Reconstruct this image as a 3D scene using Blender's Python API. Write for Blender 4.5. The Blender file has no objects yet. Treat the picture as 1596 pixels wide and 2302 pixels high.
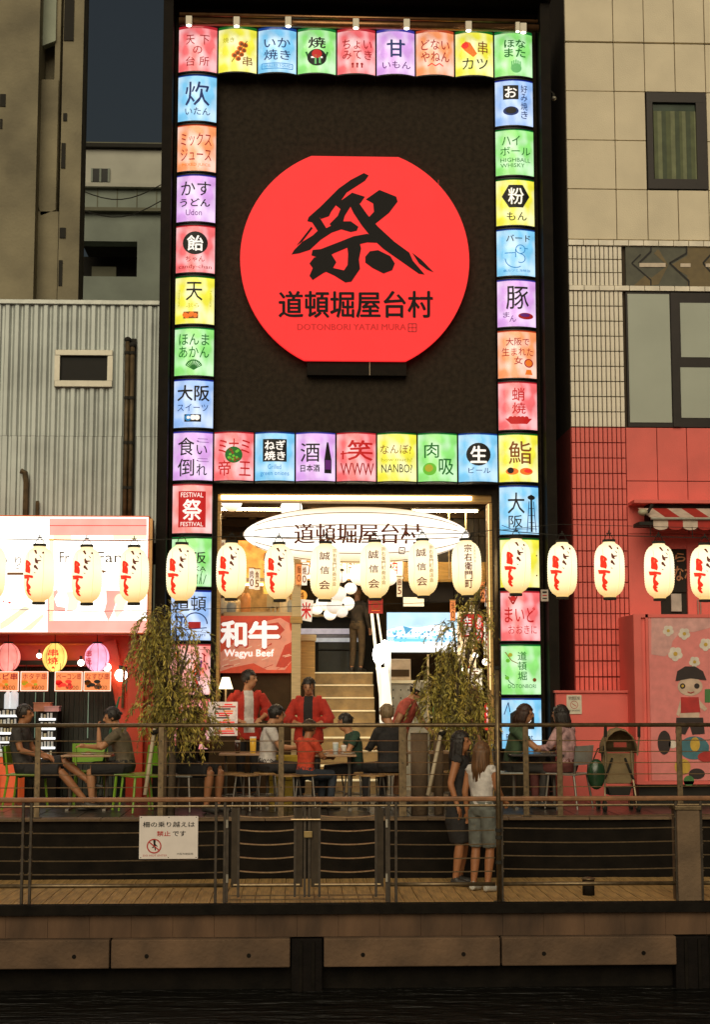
import bpy, bmesh, math, random
from mathutils import Vector, Matrix
from mathutils.bvhtree import BVHTree
random.seed(7)
R = math.radians
SC = bpy.context.scene
COL = SC.collection

# ------------------------------------------------------------------ camera
EYE = 1.53
YAW, PITCH, FPX = R(2.2), R(6.6), 3420.0
CX, CY = 798.0, 1150.5
Fw = Vector((math.sin(YAW) * math.cos(PITCH), math.cos(YAW) * math.cos(PITCH), math.sin(PITCH)))
Rt = Vector((math.cos(YAW), -math.sin(YAW), 0))
Up = Rt.cross(Fw)
cam = bpy.data.objects.new('camera', bpy.data.cameras.new('camera'))
COL.objects.link(cam)
cam.location = (0, 0, EYE)
cam.rotation_euler = (R(90) + PITCH, 0, -YAW)
cam.data.sensor_fit = 'HORIZONTAL'
cam.data.sensor_width = 36
cam.data.lens = 36 * FPX / 1596
cam.data.clip_end = 500
SC.camera = cam


def at(px, py, Y):
    d = Fw + Rt * ((px - CX) / FPX) + Up * ((CY - py) / FPX)
    t = Y / d.y
    return (d.x * t, EYE + d.z * t)


def ax(px, Y, py=1545):
    return at(px, py, Y)[0]


def az(py, Y, px=798):
    return at(px, py, Y)[1]


# ------------------------------------------------------------------ world, sun, exposure
world = bpy.data.worlds.new('World')
SC.world = world
world.use_nodes = True
nt = world.node_tree
nt.nodes.clear()
sky = nt.nodes.new('ShaderNodeTexSky')
sky.sky_type = 'NISHITA'
sky.sun_disc = False
sky.sun_elevation = R(3)
sky.sun_rotation = R(190)
sky.air_density = 1.6
sky.dust_density = 1.0
sky.ozone_density = 3.0
hsv = nt.nodes.new('ShaderNodeHueSaturation')
hsv.inputs['Saturation'].default_value = 0.55
bg = nt.nodes.new('ShaderNodeBackground')
bg.inputs[1].default_value = 0.03
wo = nt.nodes.new('ShaderNodeOutputWorld')
nt.links.new(sky.outputs[0], hsv.inputs['Color'])
nt.links.new(hsv.outputs[0], bg.inputs[0])
nt.links.new(bg.outputs[0], wo.inputs[0])

sun = bpy.data.objects.new('city_glow_sun', bpy.data.lights.new('city_glow_sun', 'SUN'))
COL.objects.link(sun)
sun.data.energy = 2.1
sun.data.angle = R(50)
sun.data.color = (1.0, 0.86, 0.62)
sun.rotation_euler = (R(58), 0, R(-10))

SC.view_settings.view_transform = 'Standard'
SC.view_settings.look = 'None'
SC.view_settings.exposure = 0
SC.view_settings.gamma = 1
SC.cycles.max_bounces = 5
SC.cycles.use_denoising = True
SC.cycles.sample_clamp_indirect = 4.0

# ------------------------------------------------------------------ materials
def lin(h):
    if isinstance(h, (tuple, list)):
        return tuple(h[:3])
    h = h.lstrip('#')
    o = []
    for i in (0, 2, 4):
        c = int(h[i:i + 2], 16) / 255
        o.append(c / 12.92 if c <= 0.04045 else ((c + 0.055) / 1.055) ** 2.4)
    return tuple(o)


MATS = {}
GL = []


def mat(name, col, rough=0.6, metal=0.0, emit=0.0, ecol=None, var=0.18, scale=9.0, bump=0.0, coat=0.0, bscale=None,
        trans=0.0, alpha=1.0, stretch=None, evar=0.0, escale=6.0):
    if name in MATS:
        return MATS[name]
    m = bpy.data.materials.new(name)
    m.use_nodes = True
    n, l = m.node_tree.nodes, m.node_tree.links
    b = n['Principled BSDF']
    c = lin(col)
    tc = n.new('ShaderNodeTexCoord')
    vec = tc.outputs['Object']
    if stretch:
        mp = n.new('ShaderNodeMapping')
        mp.inputs['Scale'].default_value = stretch
        l.new(vec, mp.inputs[0])
        vec = mp.outputs[0]
    if var > 0:
        tx = n.new('ShaderNodeTexNoise')
        tx.inputs['Scale'].default_value = scale
        tx.inputs['Detail'].default_value = 6
        l.new(vec, tx.inputs['Vector'])
        mx = n.new('ShaderNodeMix')
        mx.data_type = 'RGBA'
        mx.inputs[6].default_value = (*[max(0, x * (1 - var)) for x in c], 1)
        mx.inputs[7].default_value = (*[min(1, x * (1 + var)) for x in c], 1)
        rp = n.new('ShaderNodeMapRange')
        rp.inputs[1].default_value = 0.3
        rp.inputs[2].default_value = 0.7
        l.new(tx.outputs[0], rp.inputs[0])
        l.new(rp.outputs[0], mx.inputs[0])
        l.new(mx.outputs[2], b.inputs['Base Color'])
        rr = n.new('ShaderNodeMapRange')
        rr.inputs[3].default_value = max(0.02, rough * 0.85)
        rr.inputs[4].default_value = min(1, rough * 1.15)
        l.new(tx.outputs[0], rr.inputs[0])
        l.new(rr.outputs[0], b.inputs['Roughness'])
    else:
        b.inputs['Base Color'].default_value = (*c, 1)
        b.inputs['Roughness'].default_value = rough
    b.inputs['Metallic'].default_value = metal
    b.inputs['Coat Weight'].default_value = coat
    b.inputs['Coat Roughness'].default_value = 0.15
    b.inputs['Transmission Weight'].default_value = trans
    b.inputs['Alpha'].default_value = alpha
    if emit > 0:
        b.inputs['Emission Color'].default_value = (*lin(ecol if ecol else col), 1)
        b.inputs['Emission Strength'].default_value = emit
        if evar > 0:
            en = n.new('ShaderNodeTexNoise')
            en.inputs['Scale'].default_value = escale
            en.inputs['Detail'].default_value = 2
            l.new(tc.outputs['Object'], en.inputs['Vector'])
            er = n.new('ShaderNodeMapRange')
            er.inputs[1].default_value = 0.3
            er.inputs[2].default_value = 0.7
            er.inputs[3].default_value = emit * (1 - evar)
            er.inputs[4].default_value = emit * (1 + evar)
            l.new(en.outputs[0], er.inputs[0])
            l.new(er.outputs[0], b.inputs['Emission Strength'])
    if bump > 0:
        bt = n.new('ShaderNodeTexNoise')
        bt.inputs['Scale'].default_value = bscale or scale * 4
        bt.inputs['Detail'].default_value = 8
        l.new(vec, bt.inputs['Vector'])
        bn = n.new('ShaderNodeBump')
        bn.inputs['Strength'].default_value = bump
        bn.inputs['Distance'].default_value = 0.02
        l.new(bt.outputs[0], bn.inputs['Height'])
        l.new(bn.outputs[0], b.inputs['Normal'])
    MATS[name] = m
    return m


def paper_glow(name, mid, edge, e, axis='Z', dif=.5):
    # paper shade with lamp glow painted as an emission ramp: brightest halfway, warmer towards its ends
    m = mat(name, [x * dif for x in mid], .6, emit=e, ecol=mid, var=0)
    t = m.node_tree
    if 'glow_ramp' in t.nodes: return m
    tc = t.nodes.new('ShaderNodeTexCoord'); sx = t.nodes.new('ShaderNodeSeparateXYZ'); cr = t.nodes.new('ShaderNodeValToRGB'); cr.name = 'glow_ramp'
    t.links.new(tc.outputs['Generated'], sx.inputs[0]); t.links.new(sx.outputs[axis], cr.inputs[0])
    el = cr.color_ramp.elements
    el[0].position = 0; el[0].color = (*edge, 1); el[1].position = 1; el[1].color = (*edge, 1)
    for p, c in ((.14, [a + (b - a) * .55 for a, b in zip(edge, mid)]), (.36, mid), (.68, mid), (.88, [a + (b - a) * .55 for a, b in zip(edge, mid)])):
        k = el.new(p); k.color = (*c, 1)
    t.links.new(cr.outputs[0], t.nodes['Principled BSDF'].inputs['Emission Color'])
    return m


# ------------------------------------------------------------------ mesh kit
WL = {}


def wloc(o):
    return WL.get(o.name, Vector((0, 0, 0))) if o else Vector((0, 0, 0))


class MB:
    def __init__(s):
        s.v, s.f, s.m = [], [], []

    def add(s, vs, fs, mi=0):
        k = len(s.v)
        s.v += [Vector(x) for x in vs]
        s.f += [tuple(i + k for i in f) for f in fs]
        s.m += [mi] * len(fs)
        return s

    def box(s, x0, x1, y0, y1, z0, z1, mi=0):
        if x0 > x1: x0, x1 = x1, x0
        if y0 > y1: y0, y1 = y1, y0
        if z0 > z1: z0, z1 = z1, z0
        return s.add([(x0, y0, z0), (x1, y0, z0), (x1, y1, z0), (x0, y1, z0), (x0, y0, z1), (x1, y0, z1), (x1, y1, z1), (x0, y1, z1)],
                     [(0, 3, 2, 1), (4, 5, 6, 7), (0, 1, 5, 4), (1, 2, 6, 5), (2, 3, 7, 6), (3, 0, 4, 7)], mi)

    def beam(s, p, q, w, d, mi=0):
        """rectangular bar from p to q, w wide (horizontal-ish), d deep"""
        p, q = Vector(p), Vector(q)
        t = (q - p).normalized()
        a = Vector((0, 1, 0)) if abs(t.y) < 0.9 else Vector((1, 0, 0))
        u = t.cross(a).normalized() * w / 2
        v = t.cross(u).normalized() * d / 2
        vs = [p - u - v, p + u - v, p + u + v, p - u + v, q - u - v, q + u - v, q + u + v, q - u + v]
        return s.add(vs, [(0, 3, 2, 1), (4, 5, 6, 7), (0, 1, 5, 4), (1, 2, 6, 5), (2, 3, 7, 6), (3, 0, 4, 7)], mi)

    def tube(s, p, q, r0, r1=None, n=8, mi=0):
        return s.path([p, q], [r0, r0 if r1 is None else r1], n, mi)

    def path(s, pts, r, n=8, mi=0, squash=1.0):
        pts = [Vector(p) for p in pts]
        if not isinstance(r, (list, tuple)): r = [r] * len(pts)
        rings = []
        for i, p in enumerate(pts):
            t = (pts[min(i + 1, len(pts) - 1)] - pts[max(i - 1, 0)])
            t = t.normalized() if t.length > 1e-9 else Vector((0, 0, 1))
            a = Vector((0, 1, 0)) if abs(t.y) < 0.9 else Vector((1, 0, 0))
            u = t.cross(a).normalized()
            w = t.cross(u).normalized()
            rings.append([p + (u * math.cos(2 * math.pi * k / n) + w * math.sin(2 * math.pi * k / n) * squash) * r[i] for k in range(n)])
        vs = [v for g in rings for v in g]
        fs = []
        for i in range(len(rings) - 1):
            for k in range(n):
                a0, b0 = i * n + k, i * n + (k + 1) % n
                fs.append((a0, a0 + n, b0 + n, b0))
        fs.append(tuple(range(n)))
        fs.append(tuple(reversed(range((len(rings) - 1) * n, len(rings) * n))))
        return s.add(vs, fs, mi)

    def ell(s, c, rx, ry, rz, nu=14, nv=9, mi=0):
        c = Vector(c)
        vs = [c + Vector((0, 0, rz))]
        for j in range(1, nv):
            t = math.pi * j / nv
            for i in range(nu):
                a = 2 * math.pi * i / nu
                vs.append(c + Vector((rx * math.sin(t) * math.cos(a), ry * math.sin(t) * math.sin(a), rz * math.cos(t))))
        vs.append(c - Vector((0, 0, rz)))
        fs = [(0, 1 + i, 1 + (i + 1) % nu) for i in range(nu)]
        for j in range(nv - 2):
            for i in range(nu):
                a0 = 1 + j * nu + i
                b0 = 1 + j * nu + (i + 1) % nu
                fs.append((a0, a0 + nu, b0 + nu, b0))
        e = len(vs) - 1
        fs += [(e, e - nu + (i + 1) % nu, e - nu + i) for i in range(nu)]
        return s.add(vs, fs, mi)

    def lathe(s, prof, c, n=24, mi=0, axis='z', rib=0.0, nr=0):
        c = Vector(c)
        vs = []
        for (r, h) in prof:
            for i in range(n):
                a = 2 * math.pi * i / n
                rr = r
                if axis == 'z':
                    vs.append(c + Vector((rr * math.cos(a), rr * math.sin(a), h)))
                else:
                    vs.append(c + Vector((h, rr * math.cos(a), rr * math.sin(a))))
        fs = []
        for j in range(len(prof) - 1):
            for i in range(n):
                a0, b0 = j * n + i, j * n + (i + 1) % n
                fs.append((a0, b0, b0 + n, a0 + n) if axis == 'z' else (a0, b0, b0 + n, a0 + n))
        fs.append(tuple(reversed(range(n))))
        fs.append(tuple(range((len(prof) - 1) * n, len(prof) * n)))
        return s.add(vs, fs, mi)

    def prism(s, pts, y0, y1, mi=0):
        """outline in x,z pushed from y0 to y1"""
        n = len(pts)
        vs = [(x, y0, z) for x, z in pts] + [(x, y1, z) for x, z in pts]
        fs = [tuple(range(n)), tuple(reversed(range(n, 2 * n)))]
        fs += [(i, i + n, (i + 1) % n + n, (i + 1) % n) for i in range(n)]
        return s.add(vs, fs, mi)

    def build(s, name, m, parent=None, smooth=False, bev=0.0, kind=None, label=None):
        off = wloc(parent)
        me = bpy.data.meshes.new(name)
        me.from_pydata([v - off for v in s.v], [], s.f)
        ms = m if isinstance(m, (list, tuple)) else [m]
        for x in ms: me.materials.append(x)
        if len(ms) > 1: me.polygons.foreach_set('material_index', s.m)
        if smooth: me.polygons.foreach_set('use_smooth', [True] * len(me.polygons))
        bm = bmesh.new(); bm.from_mesh(me)
        bmesh.ops.recalc_face_normals(bm, faces=bm.faces)
        bm.to_mesh(me); bm.free()
        o = bpy.data.objects.new(name, me)
        COL.objects.link(o)
        if parent: o.parent = parent
        WL[o.name] = Vector(off)
        if bev:
            b = o.modifiers.new('bevel', 'BEVEL'); b.width = bev; b.segments = 2; b.limit_method = 'ANGLE'
        if kind: o['kind'] = kind
        if label: o['label'] = label
        return o


def box(name, m, parent, x0, x1, y0, y1, z0, z1, **k):
    return MB().box(x0, x1, y0, y1, z0, z1).build(name, m, parent, **k)


def thing(name, label, cat, loc=(0, 0, 0), group=None, rotz=0):
    o = bpy.data.objects.new(name, None)
    COL.objects.link(o)
    o.empty_display_size = 0.1
    o.location = loc
    o.rotation_euler = (0, 0, rotz)
    WL[o.name] = Vector(loc)
    tag(o, label, cat, group)
    return o


def tag(o, label, cat, group=None):
    o['label'] = label; o['category'] = cat
    if group: o['group'] = group
    return o


def dup(o, parent=None):
    c = o.copy(); COL.objects.link(c)
    if parent: c.parent = parent
    for ch in list(o.children): dup(ch, c)
    return c


def place(root, loc, rotz=0, label=None, scale=1.0):
    root.location = loc; root.rotation_euler = (0, 0, rotz); root.scale = (scale,) * 3
    if label: root['label'] = label
    return root


# ------------------------------------------------------------------ flat print: text and outlines laid on a surface
TXT = {}


def text2d(s, bold=0.012):
    k = (s, bold)
    if k in TXT: return TXT[k]
    c = bpy.data.curves.new('lettering', 'FONT')
    c.body = s; c.offset = bold; c.resolution_u = 2; c.fill_mode = 'FRONT'
    o = bpy.data.objects.new('lettering', c)
    me = bpy.data.meshes.new_from_object(o)
    vs = [(v.co.x, v.co.y) for v in me.vertices]
    fs = [tuple(p.vertices) for p in me.polygons]
    bpy.data.objects.remove(o); bpy.data.curves.remove(c); bpy.data.meshes.remove(me)
    if vs:
        x0 = min(v[0] for v in vs); x1 = max(v[0] for v in vs)
        y0 = min(v[1] for v in vs); y1 = max(v[1] for v in vs)
        w, h = max(x1 - x0, 1e-4), max(y1 - y0, 1e-4)
        vs = [((x - x0) / w, (y1 - y) / h) for x, y in vs]
    TXT[k] = (vs, fs)
    return TXT[k]


INK = {
    'K': mat('ink_black', (0.012, 0.012, 0.014), 0.6, var=0),
    'R': mat('ink_dark_red', (0.25, 0.008, 0.01), 0.6, var=0, emit=0.55, ecol=(0.42, 0.01, 0.012)),
    'r': mat('ink_red', (0.6, 0.03, 0.02), 0.6, var=0, emit=0.8, ecol=(0.8, 0.03, 0.02)),
    'G': mat('ink_dark_green', (0.01, 0.12, 0.02), 0.6, var=0, emit=0.4, ecol=(0.01, 0.2, 0.02)),
    'g': mat('ink_leaf_green', (0.1, 0.4, 0.03), 0.6, var=0, emit=0.6, ecol=(0.15, 0.5, 0.03)),
    'B': mat('ink_navy', (0.01, 0.03, 0.16), 0.6, var=0, emit=0.25, ecol=(0.01, 0.05, 0.25)),
    'b': mat('ink_blue', (0.02, 0.2, 0.5), 0.6, var=0, emit=0.5, ecol=(0.02, 0.25, 0.6)),
    'W': mat('ink_white', (0.8, 0.78, 0.74), 0.6, var=0, emit=0.75, ecol=(0.95, 0.9, 0.86)),
    'w': mat('print_white_unlit', (0.78, 0.74, 0.7), 0.6, var=0),
    'O': mat('ink_orange', (0.7, 0.16, 0.02), 0.6, var=0, emit=0.6, ecol=(0.85, 0.2, 0.02)),
    'N': mat('ink_brown', (0.22, 0.06, 0.01), 0.6, var=0, emit=0.35, ecol=(0.3, 0.08, 0.01)),
    'Y': mat('ink_olive', (0.35, 0.32, 0.02), 0.6, var=0, emit=0.5, ecol=(0.5, 0.46, 0.03)),
    'P': mat('ink_purple', (0.13, 0.02, 0.2), 0.6, var=0, emit=0.3, ecol=(0.15, 0.02, 0.25)),
    'S': mat('ink_faded_green', (0.12, 0.45, 0.14), 0.6, var=0, emit=0.5, ecol=(0.16, 0.55, 0.18)),
    'D': mat('ink_deep_red', (0.35, 0.01, 0.01), 0.6, var=0, emit=0.6, ecol=(0.62, 0.01, 0.012)),
    'd': mat('print_red_unlit', (0.5, 0.02, 0.012), 0.6, var=0),
    'k': mat('print_black_unlit', (0.006, 0.005, 0.005), 0.8, var=0),
}


class Print:
    """collects flat print in a 0..1 frame (x to the right, y down)"""

    def __init__(s):
        s.by = {}

    def _add(s, ink, vs, fs, lay):
        g = s.by.setdefault(ink, ([], []))
        k = len(g[0])
        g[0].extend([(x, y, lay) for x, y in vs])
        g[1].extend([tuple(i + k for i in f) for f in fs])

    def t(s, st, x0, y0, x1, y1, ink='K', bold=0.012, lay=1, rot=0):
        vs, fs = text2d(st, 0)
        b = 0.16 * bold * (4 if bold > .02 else 3)
        if bold >= 0.01 and not rot and len(st) <= 3:
            # heavier strokes: the same outline again a hair up, down and to the sides
            k = 0
            for dx, dy in ((-b, 0), (b, 0), (0, -b), (0, b)):
                k += 1
                n = len(st)
                s._add(ink, [(x0 + (v[0] + dx / n) * (x1 - x0), y0 + (v[1] + dy) * (y1 - y0)) for v in vs], fs, lay + .12 * k)
        if rot: vs = [(1 - v[1], v[0]) if rot > 0 else (v[1], 1 - v[0]) for v in vs]
        s._add(ink, [(x0 + v[0] * (x1 - x0), y0 + v[1] * (y1 - y0)) for v in vs], fs, lay)
        return s

    def vt(s, st, x0, y0, x1, y1, ink='K', bold=0.012, lay=1):
        n = len(st); h = (y1 - y0) / n
        for i, ch in enumerate(st):
            s.t(ch, x0, y0 + i * h + h * 0.06, x1, y0 + (i + 1) * h - h * 0.06, ink, bold, lay)
        return s

    def poly(s, pts, ink='K', lay=1):
        s._add(ink, pts, [tuple(range(len(pts)))], lay)
        return s

    def rect(s, x0, y0, x1, y1, ink='K', lay=1):
        return s.poly([(x0, y0), (x1, y0), (x1, y1), (x0, y1)], ink, lay)

    def disc(s, cx, cy, r, ink='K', lay=1, asp=0.79, n=24, ry=None):
        ry = ry or r * asp
        return s.poly([(cx + r * math.cos(2 * math.pi * i / n), cy + ry * math.sin(2 * math.pi * i / n)) for i in range(n)], ink, lay)

    def ring(s, cx, cy, r, w, ink='K', lay=1, asp=0.79, n=28, a0=0, a1=360, ry=None):
        ry = ry or r * asp
        vs, fs = [], []
        wy = w * ry / r
        for i in range(n + 1):
            a = R(a0 + (a1 - a0) * i / n)
            vs += [(cx + r * math.cos(a), cy + ry * math.sin(a)), (cx + (r - w) * math.cos(a), cy + (ry - wy) * math.sin(a))]
        for i in range(n): fs.append((2 * i, 2 * i + 1, 2 * i + 3, 2 * i + 2))
        s._add(ink, vs, fs, lay)
        return s

    def line(s, pts, w, ink='K', lay=1, asp=0.79):
        for (xa, ya), (xb, yb) in zip(pts, pts[1:]):
            dx, dy = xb - xa, (yb - ya) / asp
            L = math.hypot(dx, dy) or 1
            nx, ny = -dy / L * w / 2, dx / L * w / 2 * asp
            s.poly([(xa + nx, ya + ny), (xb + nx, yb + ny), (xb - nx, yb - ny), (xa - nx, ya - ny)], ink, lay)
        return s

    def frame(s, x0, y0, x1, y1, w, ink='K', lay=1, asp=0.79):
        return s.line([(x0, y0), (x1, y0), (x1, y1), (x0, y1), (x0, y0)], w, ink, lay, asp)

    def build(s, fn, parent, cuts=0, name='lettering', inks=None, rows=0):
        off = wloc(parent)
        for ink, (vs, fs) in s.by.items():
            bm = bmesh.new()
            bv = [bm.verts.new(v) for v in vs]
            for f in fs:
                try: bm.faces.new([bv[i] for i in f])
                except ValueError: pass
            bm.normal_update()
            bmesh.ops.triangulate(bm, faces=[f for f in bm.faces if len(f.verts) > 4])
            if cuts:
                for i in range(1, cuts):
                    bmesh.ops.bisect_plane(bm, geom=bm.verts[:] + bm.edges[:] + bm.faces[:], plane_co=(i / cuts, 0, 0), plane_no=(1, 0, 0))
            for i in range(1, rows):
                bmesh.ops.bisect_plane(bm, geom=bm.verts[:] + bm.edges[:] + bm.faces[:], plane_co=(0, i / rows, 0), plane_no=(0, 1, 0))
            for v in bm.verts: v.co = fn(v.co.x, v.co.y, v.co.z) - off
            me = bpy.data.meshes.new(name)
            bm.to_mesh(me); bm.free()
            # every print faces the viewer side of its surface
            me.materials.append((inks or INK).get(ink) or INK[ink])
            o = bpy.data.objects.new(name, me); COL.objects.link(o)
            o.parent = parent
            WL[o.name] = Vector(off)


def flat(x0, x1, z0, z1, y, step=0.003):
    """frame on an upright plane facing the river: (0,0) top left"""
    return lambda u, v, lay: Vector((x0 + (x1 - x0) * u, y - step * lay, z1 + (z0 - z1) * v))

F = 21.4            # facade plane
DECK = -0.66        # lower walkway
X0, PX, Z0, PZ = -1.75, 0.574, 11.055, 0.7425

M_conc = mat('warm_concrete', (0.16, 0.105, 0.06), 0.85, var=0.35, scale=3.0, bump=0.5, bscale=30)
M_conc2 = mat('stained_concrete', (0.11, 0.065, 0.035), 0.9, var=0.5, scale=2.2, bump=0.5, bscale=25, stretch=(1, 1, 0.25))
M_stone = mat('dark_paving', (0.02, 0.017, 0.014), 0.7, var=0.4, scale=6, bump=0.2)
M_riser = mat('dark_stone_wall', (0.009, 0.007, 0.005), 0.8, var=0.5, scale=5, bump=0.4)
M_wood = mat('deck_timber', (0.46, 0.28, 0.10), 0.7, var=0.35, scale=3, bump=0.35, stretch=(14, 1, 14))
M_black = mat('black_facade_render', (0.034, 0.026, 0.018), 0.8, var=0.35, scale=14, bump=0.35, bscale=120)
M_blackm = mat('black_metal', (0.014, 0.011, 0.008), 0.75, 0.0, var=0.3, scale=8)
M_steel = mat('railing_steel', (0.20, 0.145, 0.08), 0.42, 0.75, var=0.3, scale=20, bump=0.05)
M_steeld = mat('dark_railing_steel', (0.07, 0.055, 0.04), 0.5, 0.6, var=0.3, scale=20)
M_cable = mat('steel_cable', (0.42, 0.30, 0.17), 0.35, 0.8, var=0.2, scale=30)

# ---- sky is the world. ground, water
MB().box(-16, 18, 18.25, 40, -0.6, -0.004).build('promenade_ground', M_stone, kind='structure')
pave = thing('paving', 'dark stone paving of the upper promenade in front of the shops', 'paving', (0, 18.25, 0))
pm = None
for j in range(6):
    for i in range(27):
        xa = -6.6 + i * 0.5; ya = 18.26 + j * 0.5
        if pm is None:
            pm = box('tile', mat('paving_stone', (0.045, 0.036, 0.028), 0.3, var=0.4, scale=5, bump=0.15), pave, xa + .006, xa + .494, ya + .006, ya + .494, -0.004, 0.008)
            base = Vector((xa, ya, 0))
        else:
            o = bpy.data.objects.new('tile', pm.data); COL.objects.link(o); o.parent = pave
            o.location = (xa - base.x, ya - base.y, random.uniform(-0.001, 0.001))
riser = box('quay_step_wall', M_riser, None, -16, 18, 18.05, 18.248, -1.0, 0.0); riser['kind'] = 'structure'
step = thing('stone_edging', 'pale stone edging along the top of the promenade step under the upper railing', 'edging', (0, 18.1, 0))
for i in range(16):
    box('stone', M_conc, step, -7 + i * .95, -7 + i * .95 + .94, 18.0, 18.245, 0.002, 0.03)
MB().box(-16, 18, 15.95, 18.049, -1.0, DECK - 0.03).build('lower_walkway_base', M_conc2, kind='structure')
deck = thing('boardwalk', 'timber plank boardwalk strip behind the front cable railing', 'boardwalk', (0, 16, DECK))
pl = None
for i in range(66):
    xa = -4.6 + i * 0.155
    if pl is None:
        pl = box('plank', M_wood, deck, xa, xa + .147, 15.98, 18.04, DECK - .028, DECK)
        b0 = xa
    else:
        o = bpy.data.objects.new('plank', pl.data); COL.objects.link(o); o.parent = deck
        o.location = (xa - b0, 0, random.uniform(-0.004, 0.0))

# ---- quay edge: dark nosing, fascia slabs, beams
quay = thing('quay_edge', 'stained concrete quay edge above the dark canal water', 'quay', (0, 15.8, -1.3))
zA, zB, zC = az(2034, 15.86), az(2104, 15.86), az(2168, 15.86)
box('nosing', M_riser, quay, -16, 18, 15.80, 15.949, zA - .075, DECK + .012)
M_fascia = mat('board_marked_concrete', (0.10, 0.056, 0.030), 0.9, var=0.5, scale=3, bump=0.6, bscale=18, stretch=(1, 1, 0.3))
for i in range(23):
    w = 0.42
    xa = -4.6 + i * w
    box('panel', M_fascia, quay, xa + .0015, xa + w - .0015, 15.86 + random.uniform(-.002, .002), 15.949, zB + .004, zA - .078)
segs = [(-60, 246, 'beam'), (250, 652, 'beam'), (728, 1124, 'beam'), (1128, 1520, 'beam')]
for a, b, nm in segs:
    mb = MB().box(ax(a, 15.78, 2140), ax(b, 15.78, 2140), 15.76, 15.949, zC, zB)
    bm_ = mb.build('beam', mat('quay_beam_concrete', (0.125, 0.075, 0.042), 0.88, var=0.4, scale=2.2, bump=0.6, bscale=22), quay, bev=0.012)
    for q in (0.22, 0.78):
        xx = ax(a, 15.76) * (1 - q) + ax(b, 15.76) * q
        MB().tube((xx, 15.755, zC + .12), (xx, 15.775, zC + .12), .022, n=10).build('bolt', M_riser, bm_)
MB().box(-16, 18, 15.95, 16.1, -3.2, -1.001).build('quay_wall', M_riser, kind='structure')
for (a, b) in ((655, 725), (1524, 1600)):  # added dark blocks: the shade of the beam gaps put into colour
    xa, xb = ax(a, 15.7, 2140), ax(b, 15.7, 2140)
    p = thing('quay_gap_filler', 'added shade-dark fender block between quay beams, ' + ('below the double gate' if a < 1000 else 'at the right end'), 'filler', ((xa + xb) / 2, 15.8, zC), 'dark blocks in the quay gaps')
    MB().box(xa, xb, 15.80, 15.949, zC - .35, zB - .01).build('gap_block', mat('gap_shade_black', (0.008, 0.006, 0.005), 0.8, var=0.4, scale=9, bump=0.3), p, bev=.01)
    for q in (.3, .7):
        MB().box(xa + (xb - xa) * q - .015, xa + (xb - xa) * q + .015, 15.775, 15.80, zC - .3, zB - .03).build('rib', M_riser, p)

water = bpy.data.materials.new('canal_water'); water.use_nodes = True
n, l = water.node_tree.nodes, water.node_tree.links
b = n['Principled BSDF']; b.inputs['Base Color'].default_value = (0.006, 0.006, 0.005, 1); b.inputs['Roughness'].default_value = 0.16
b.inputs['IOR'].default_value = 1.33
tc = n.new('ShaderNodeTexCoord'); mp = n.new('ShaderNodeMapping'); mp.inputs['Scale'].default_value = (0.8, 2.6, 1)
nz = n.new('ShaderNodeTexNoise'); nz.inputs['Scale'].default_value = 2.4; nz.inputs['Detail'].default_value = 6
bp = n.new('ShaderNodeBump'); bp.inputs['Strength'].default_value = 0.9; bp.inputs['Distance'].default_value = 0.35
l.new(tc.outputs['Object'], mp.inputs[0]); l.new(mp.outputs[0], nz.inputs['Vector']); l.new(nz.outputs[0], bp.inputs['Height']); l.new(bp.outputs[0], b.inputs['Normal'])
MB().add([(-60, -40, -1.5), (60, -40, -1.5), (60, 15.96, -1.5), (-60, 15.96, -1.5)], [(0, 1, 2, 3)]).build('canal_water', water, kind='structure')

for nm_ in ('smoked_glass', 'dark_glass', 'green_glass', 'black_metal', 'black_facade_render', 'dark_stone_wall', 'gap_shade_black', 'dark_brown_panel'): GL.append(nm_)
# ------------------------------------------------------------------ main building: black front with the sign frame
main = thing('yatai_building', 'tall black fronted food hall building framed by glowing coloured sign boxes', 'building', (0.8, F, 0))
xL, xR = at(357, 1400, F)[0], at(1238, 1400, F)[0]
oL, oR = at(486, 1400, F)[0], at(1109, 1400, F)[0]
zO = az(1110, F)
zT = az(8, F)
wall = MB()
wall.box(xL, oL, F, F + .5, 0, zT)
wall.box(oR, xR, F, F + .5, 0, zT)
wall.box(oL, oR, F, F + .5, zO, zT)
wall.box(xL, xL + .2, F + .5, F + 9, 0, zT - .2)
wall.box(xR - .2, xR, F + .5, F + 9, 0, zT - .2)
wall.box(xL, xR, F + 8.8, F + 9, 0, zT - .2)
wall.box(xL + .2, xR - .2, F + .5, F + 8.8, zO + .35, zO + .5)
wall.build('wall', M_black, main)
box('parapet', M_blackm, main, xL - .03, xR + .06, F - .55, F + .5, az(30, F) + .02, zT + .02)
mbp = MB()
mbp.box(xL - .02, xL + .12, F - .45, F - .002, 0.0, az(32, F))
mbp.build('left_fin', M_blackm, main)
mbp = MB().box(xR - .10, xR + .04, F - .45, F - .002, 0.0, az(32, F)); mbp.build('right_fin', M_blackm, main)
zr = az(52, F - .45)
M_bronze = mat('bronze_tube', (0.28, 0.14, 0.06), 0.35, 0.8, var=0.2)
MB().tube((xL + .2, F - .40, zr), (xR - .12, F - .40, zr - .02), .055, n=12).build('light_rail', M_bronze, main, smooth=True)
MB().tube((xL + .2, F - .34, zr + .13), (xR - .12, F - .34, zr + .11), .03, n=10).build('cable_conduit', M_bronze, main, smooth=True)
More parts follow.
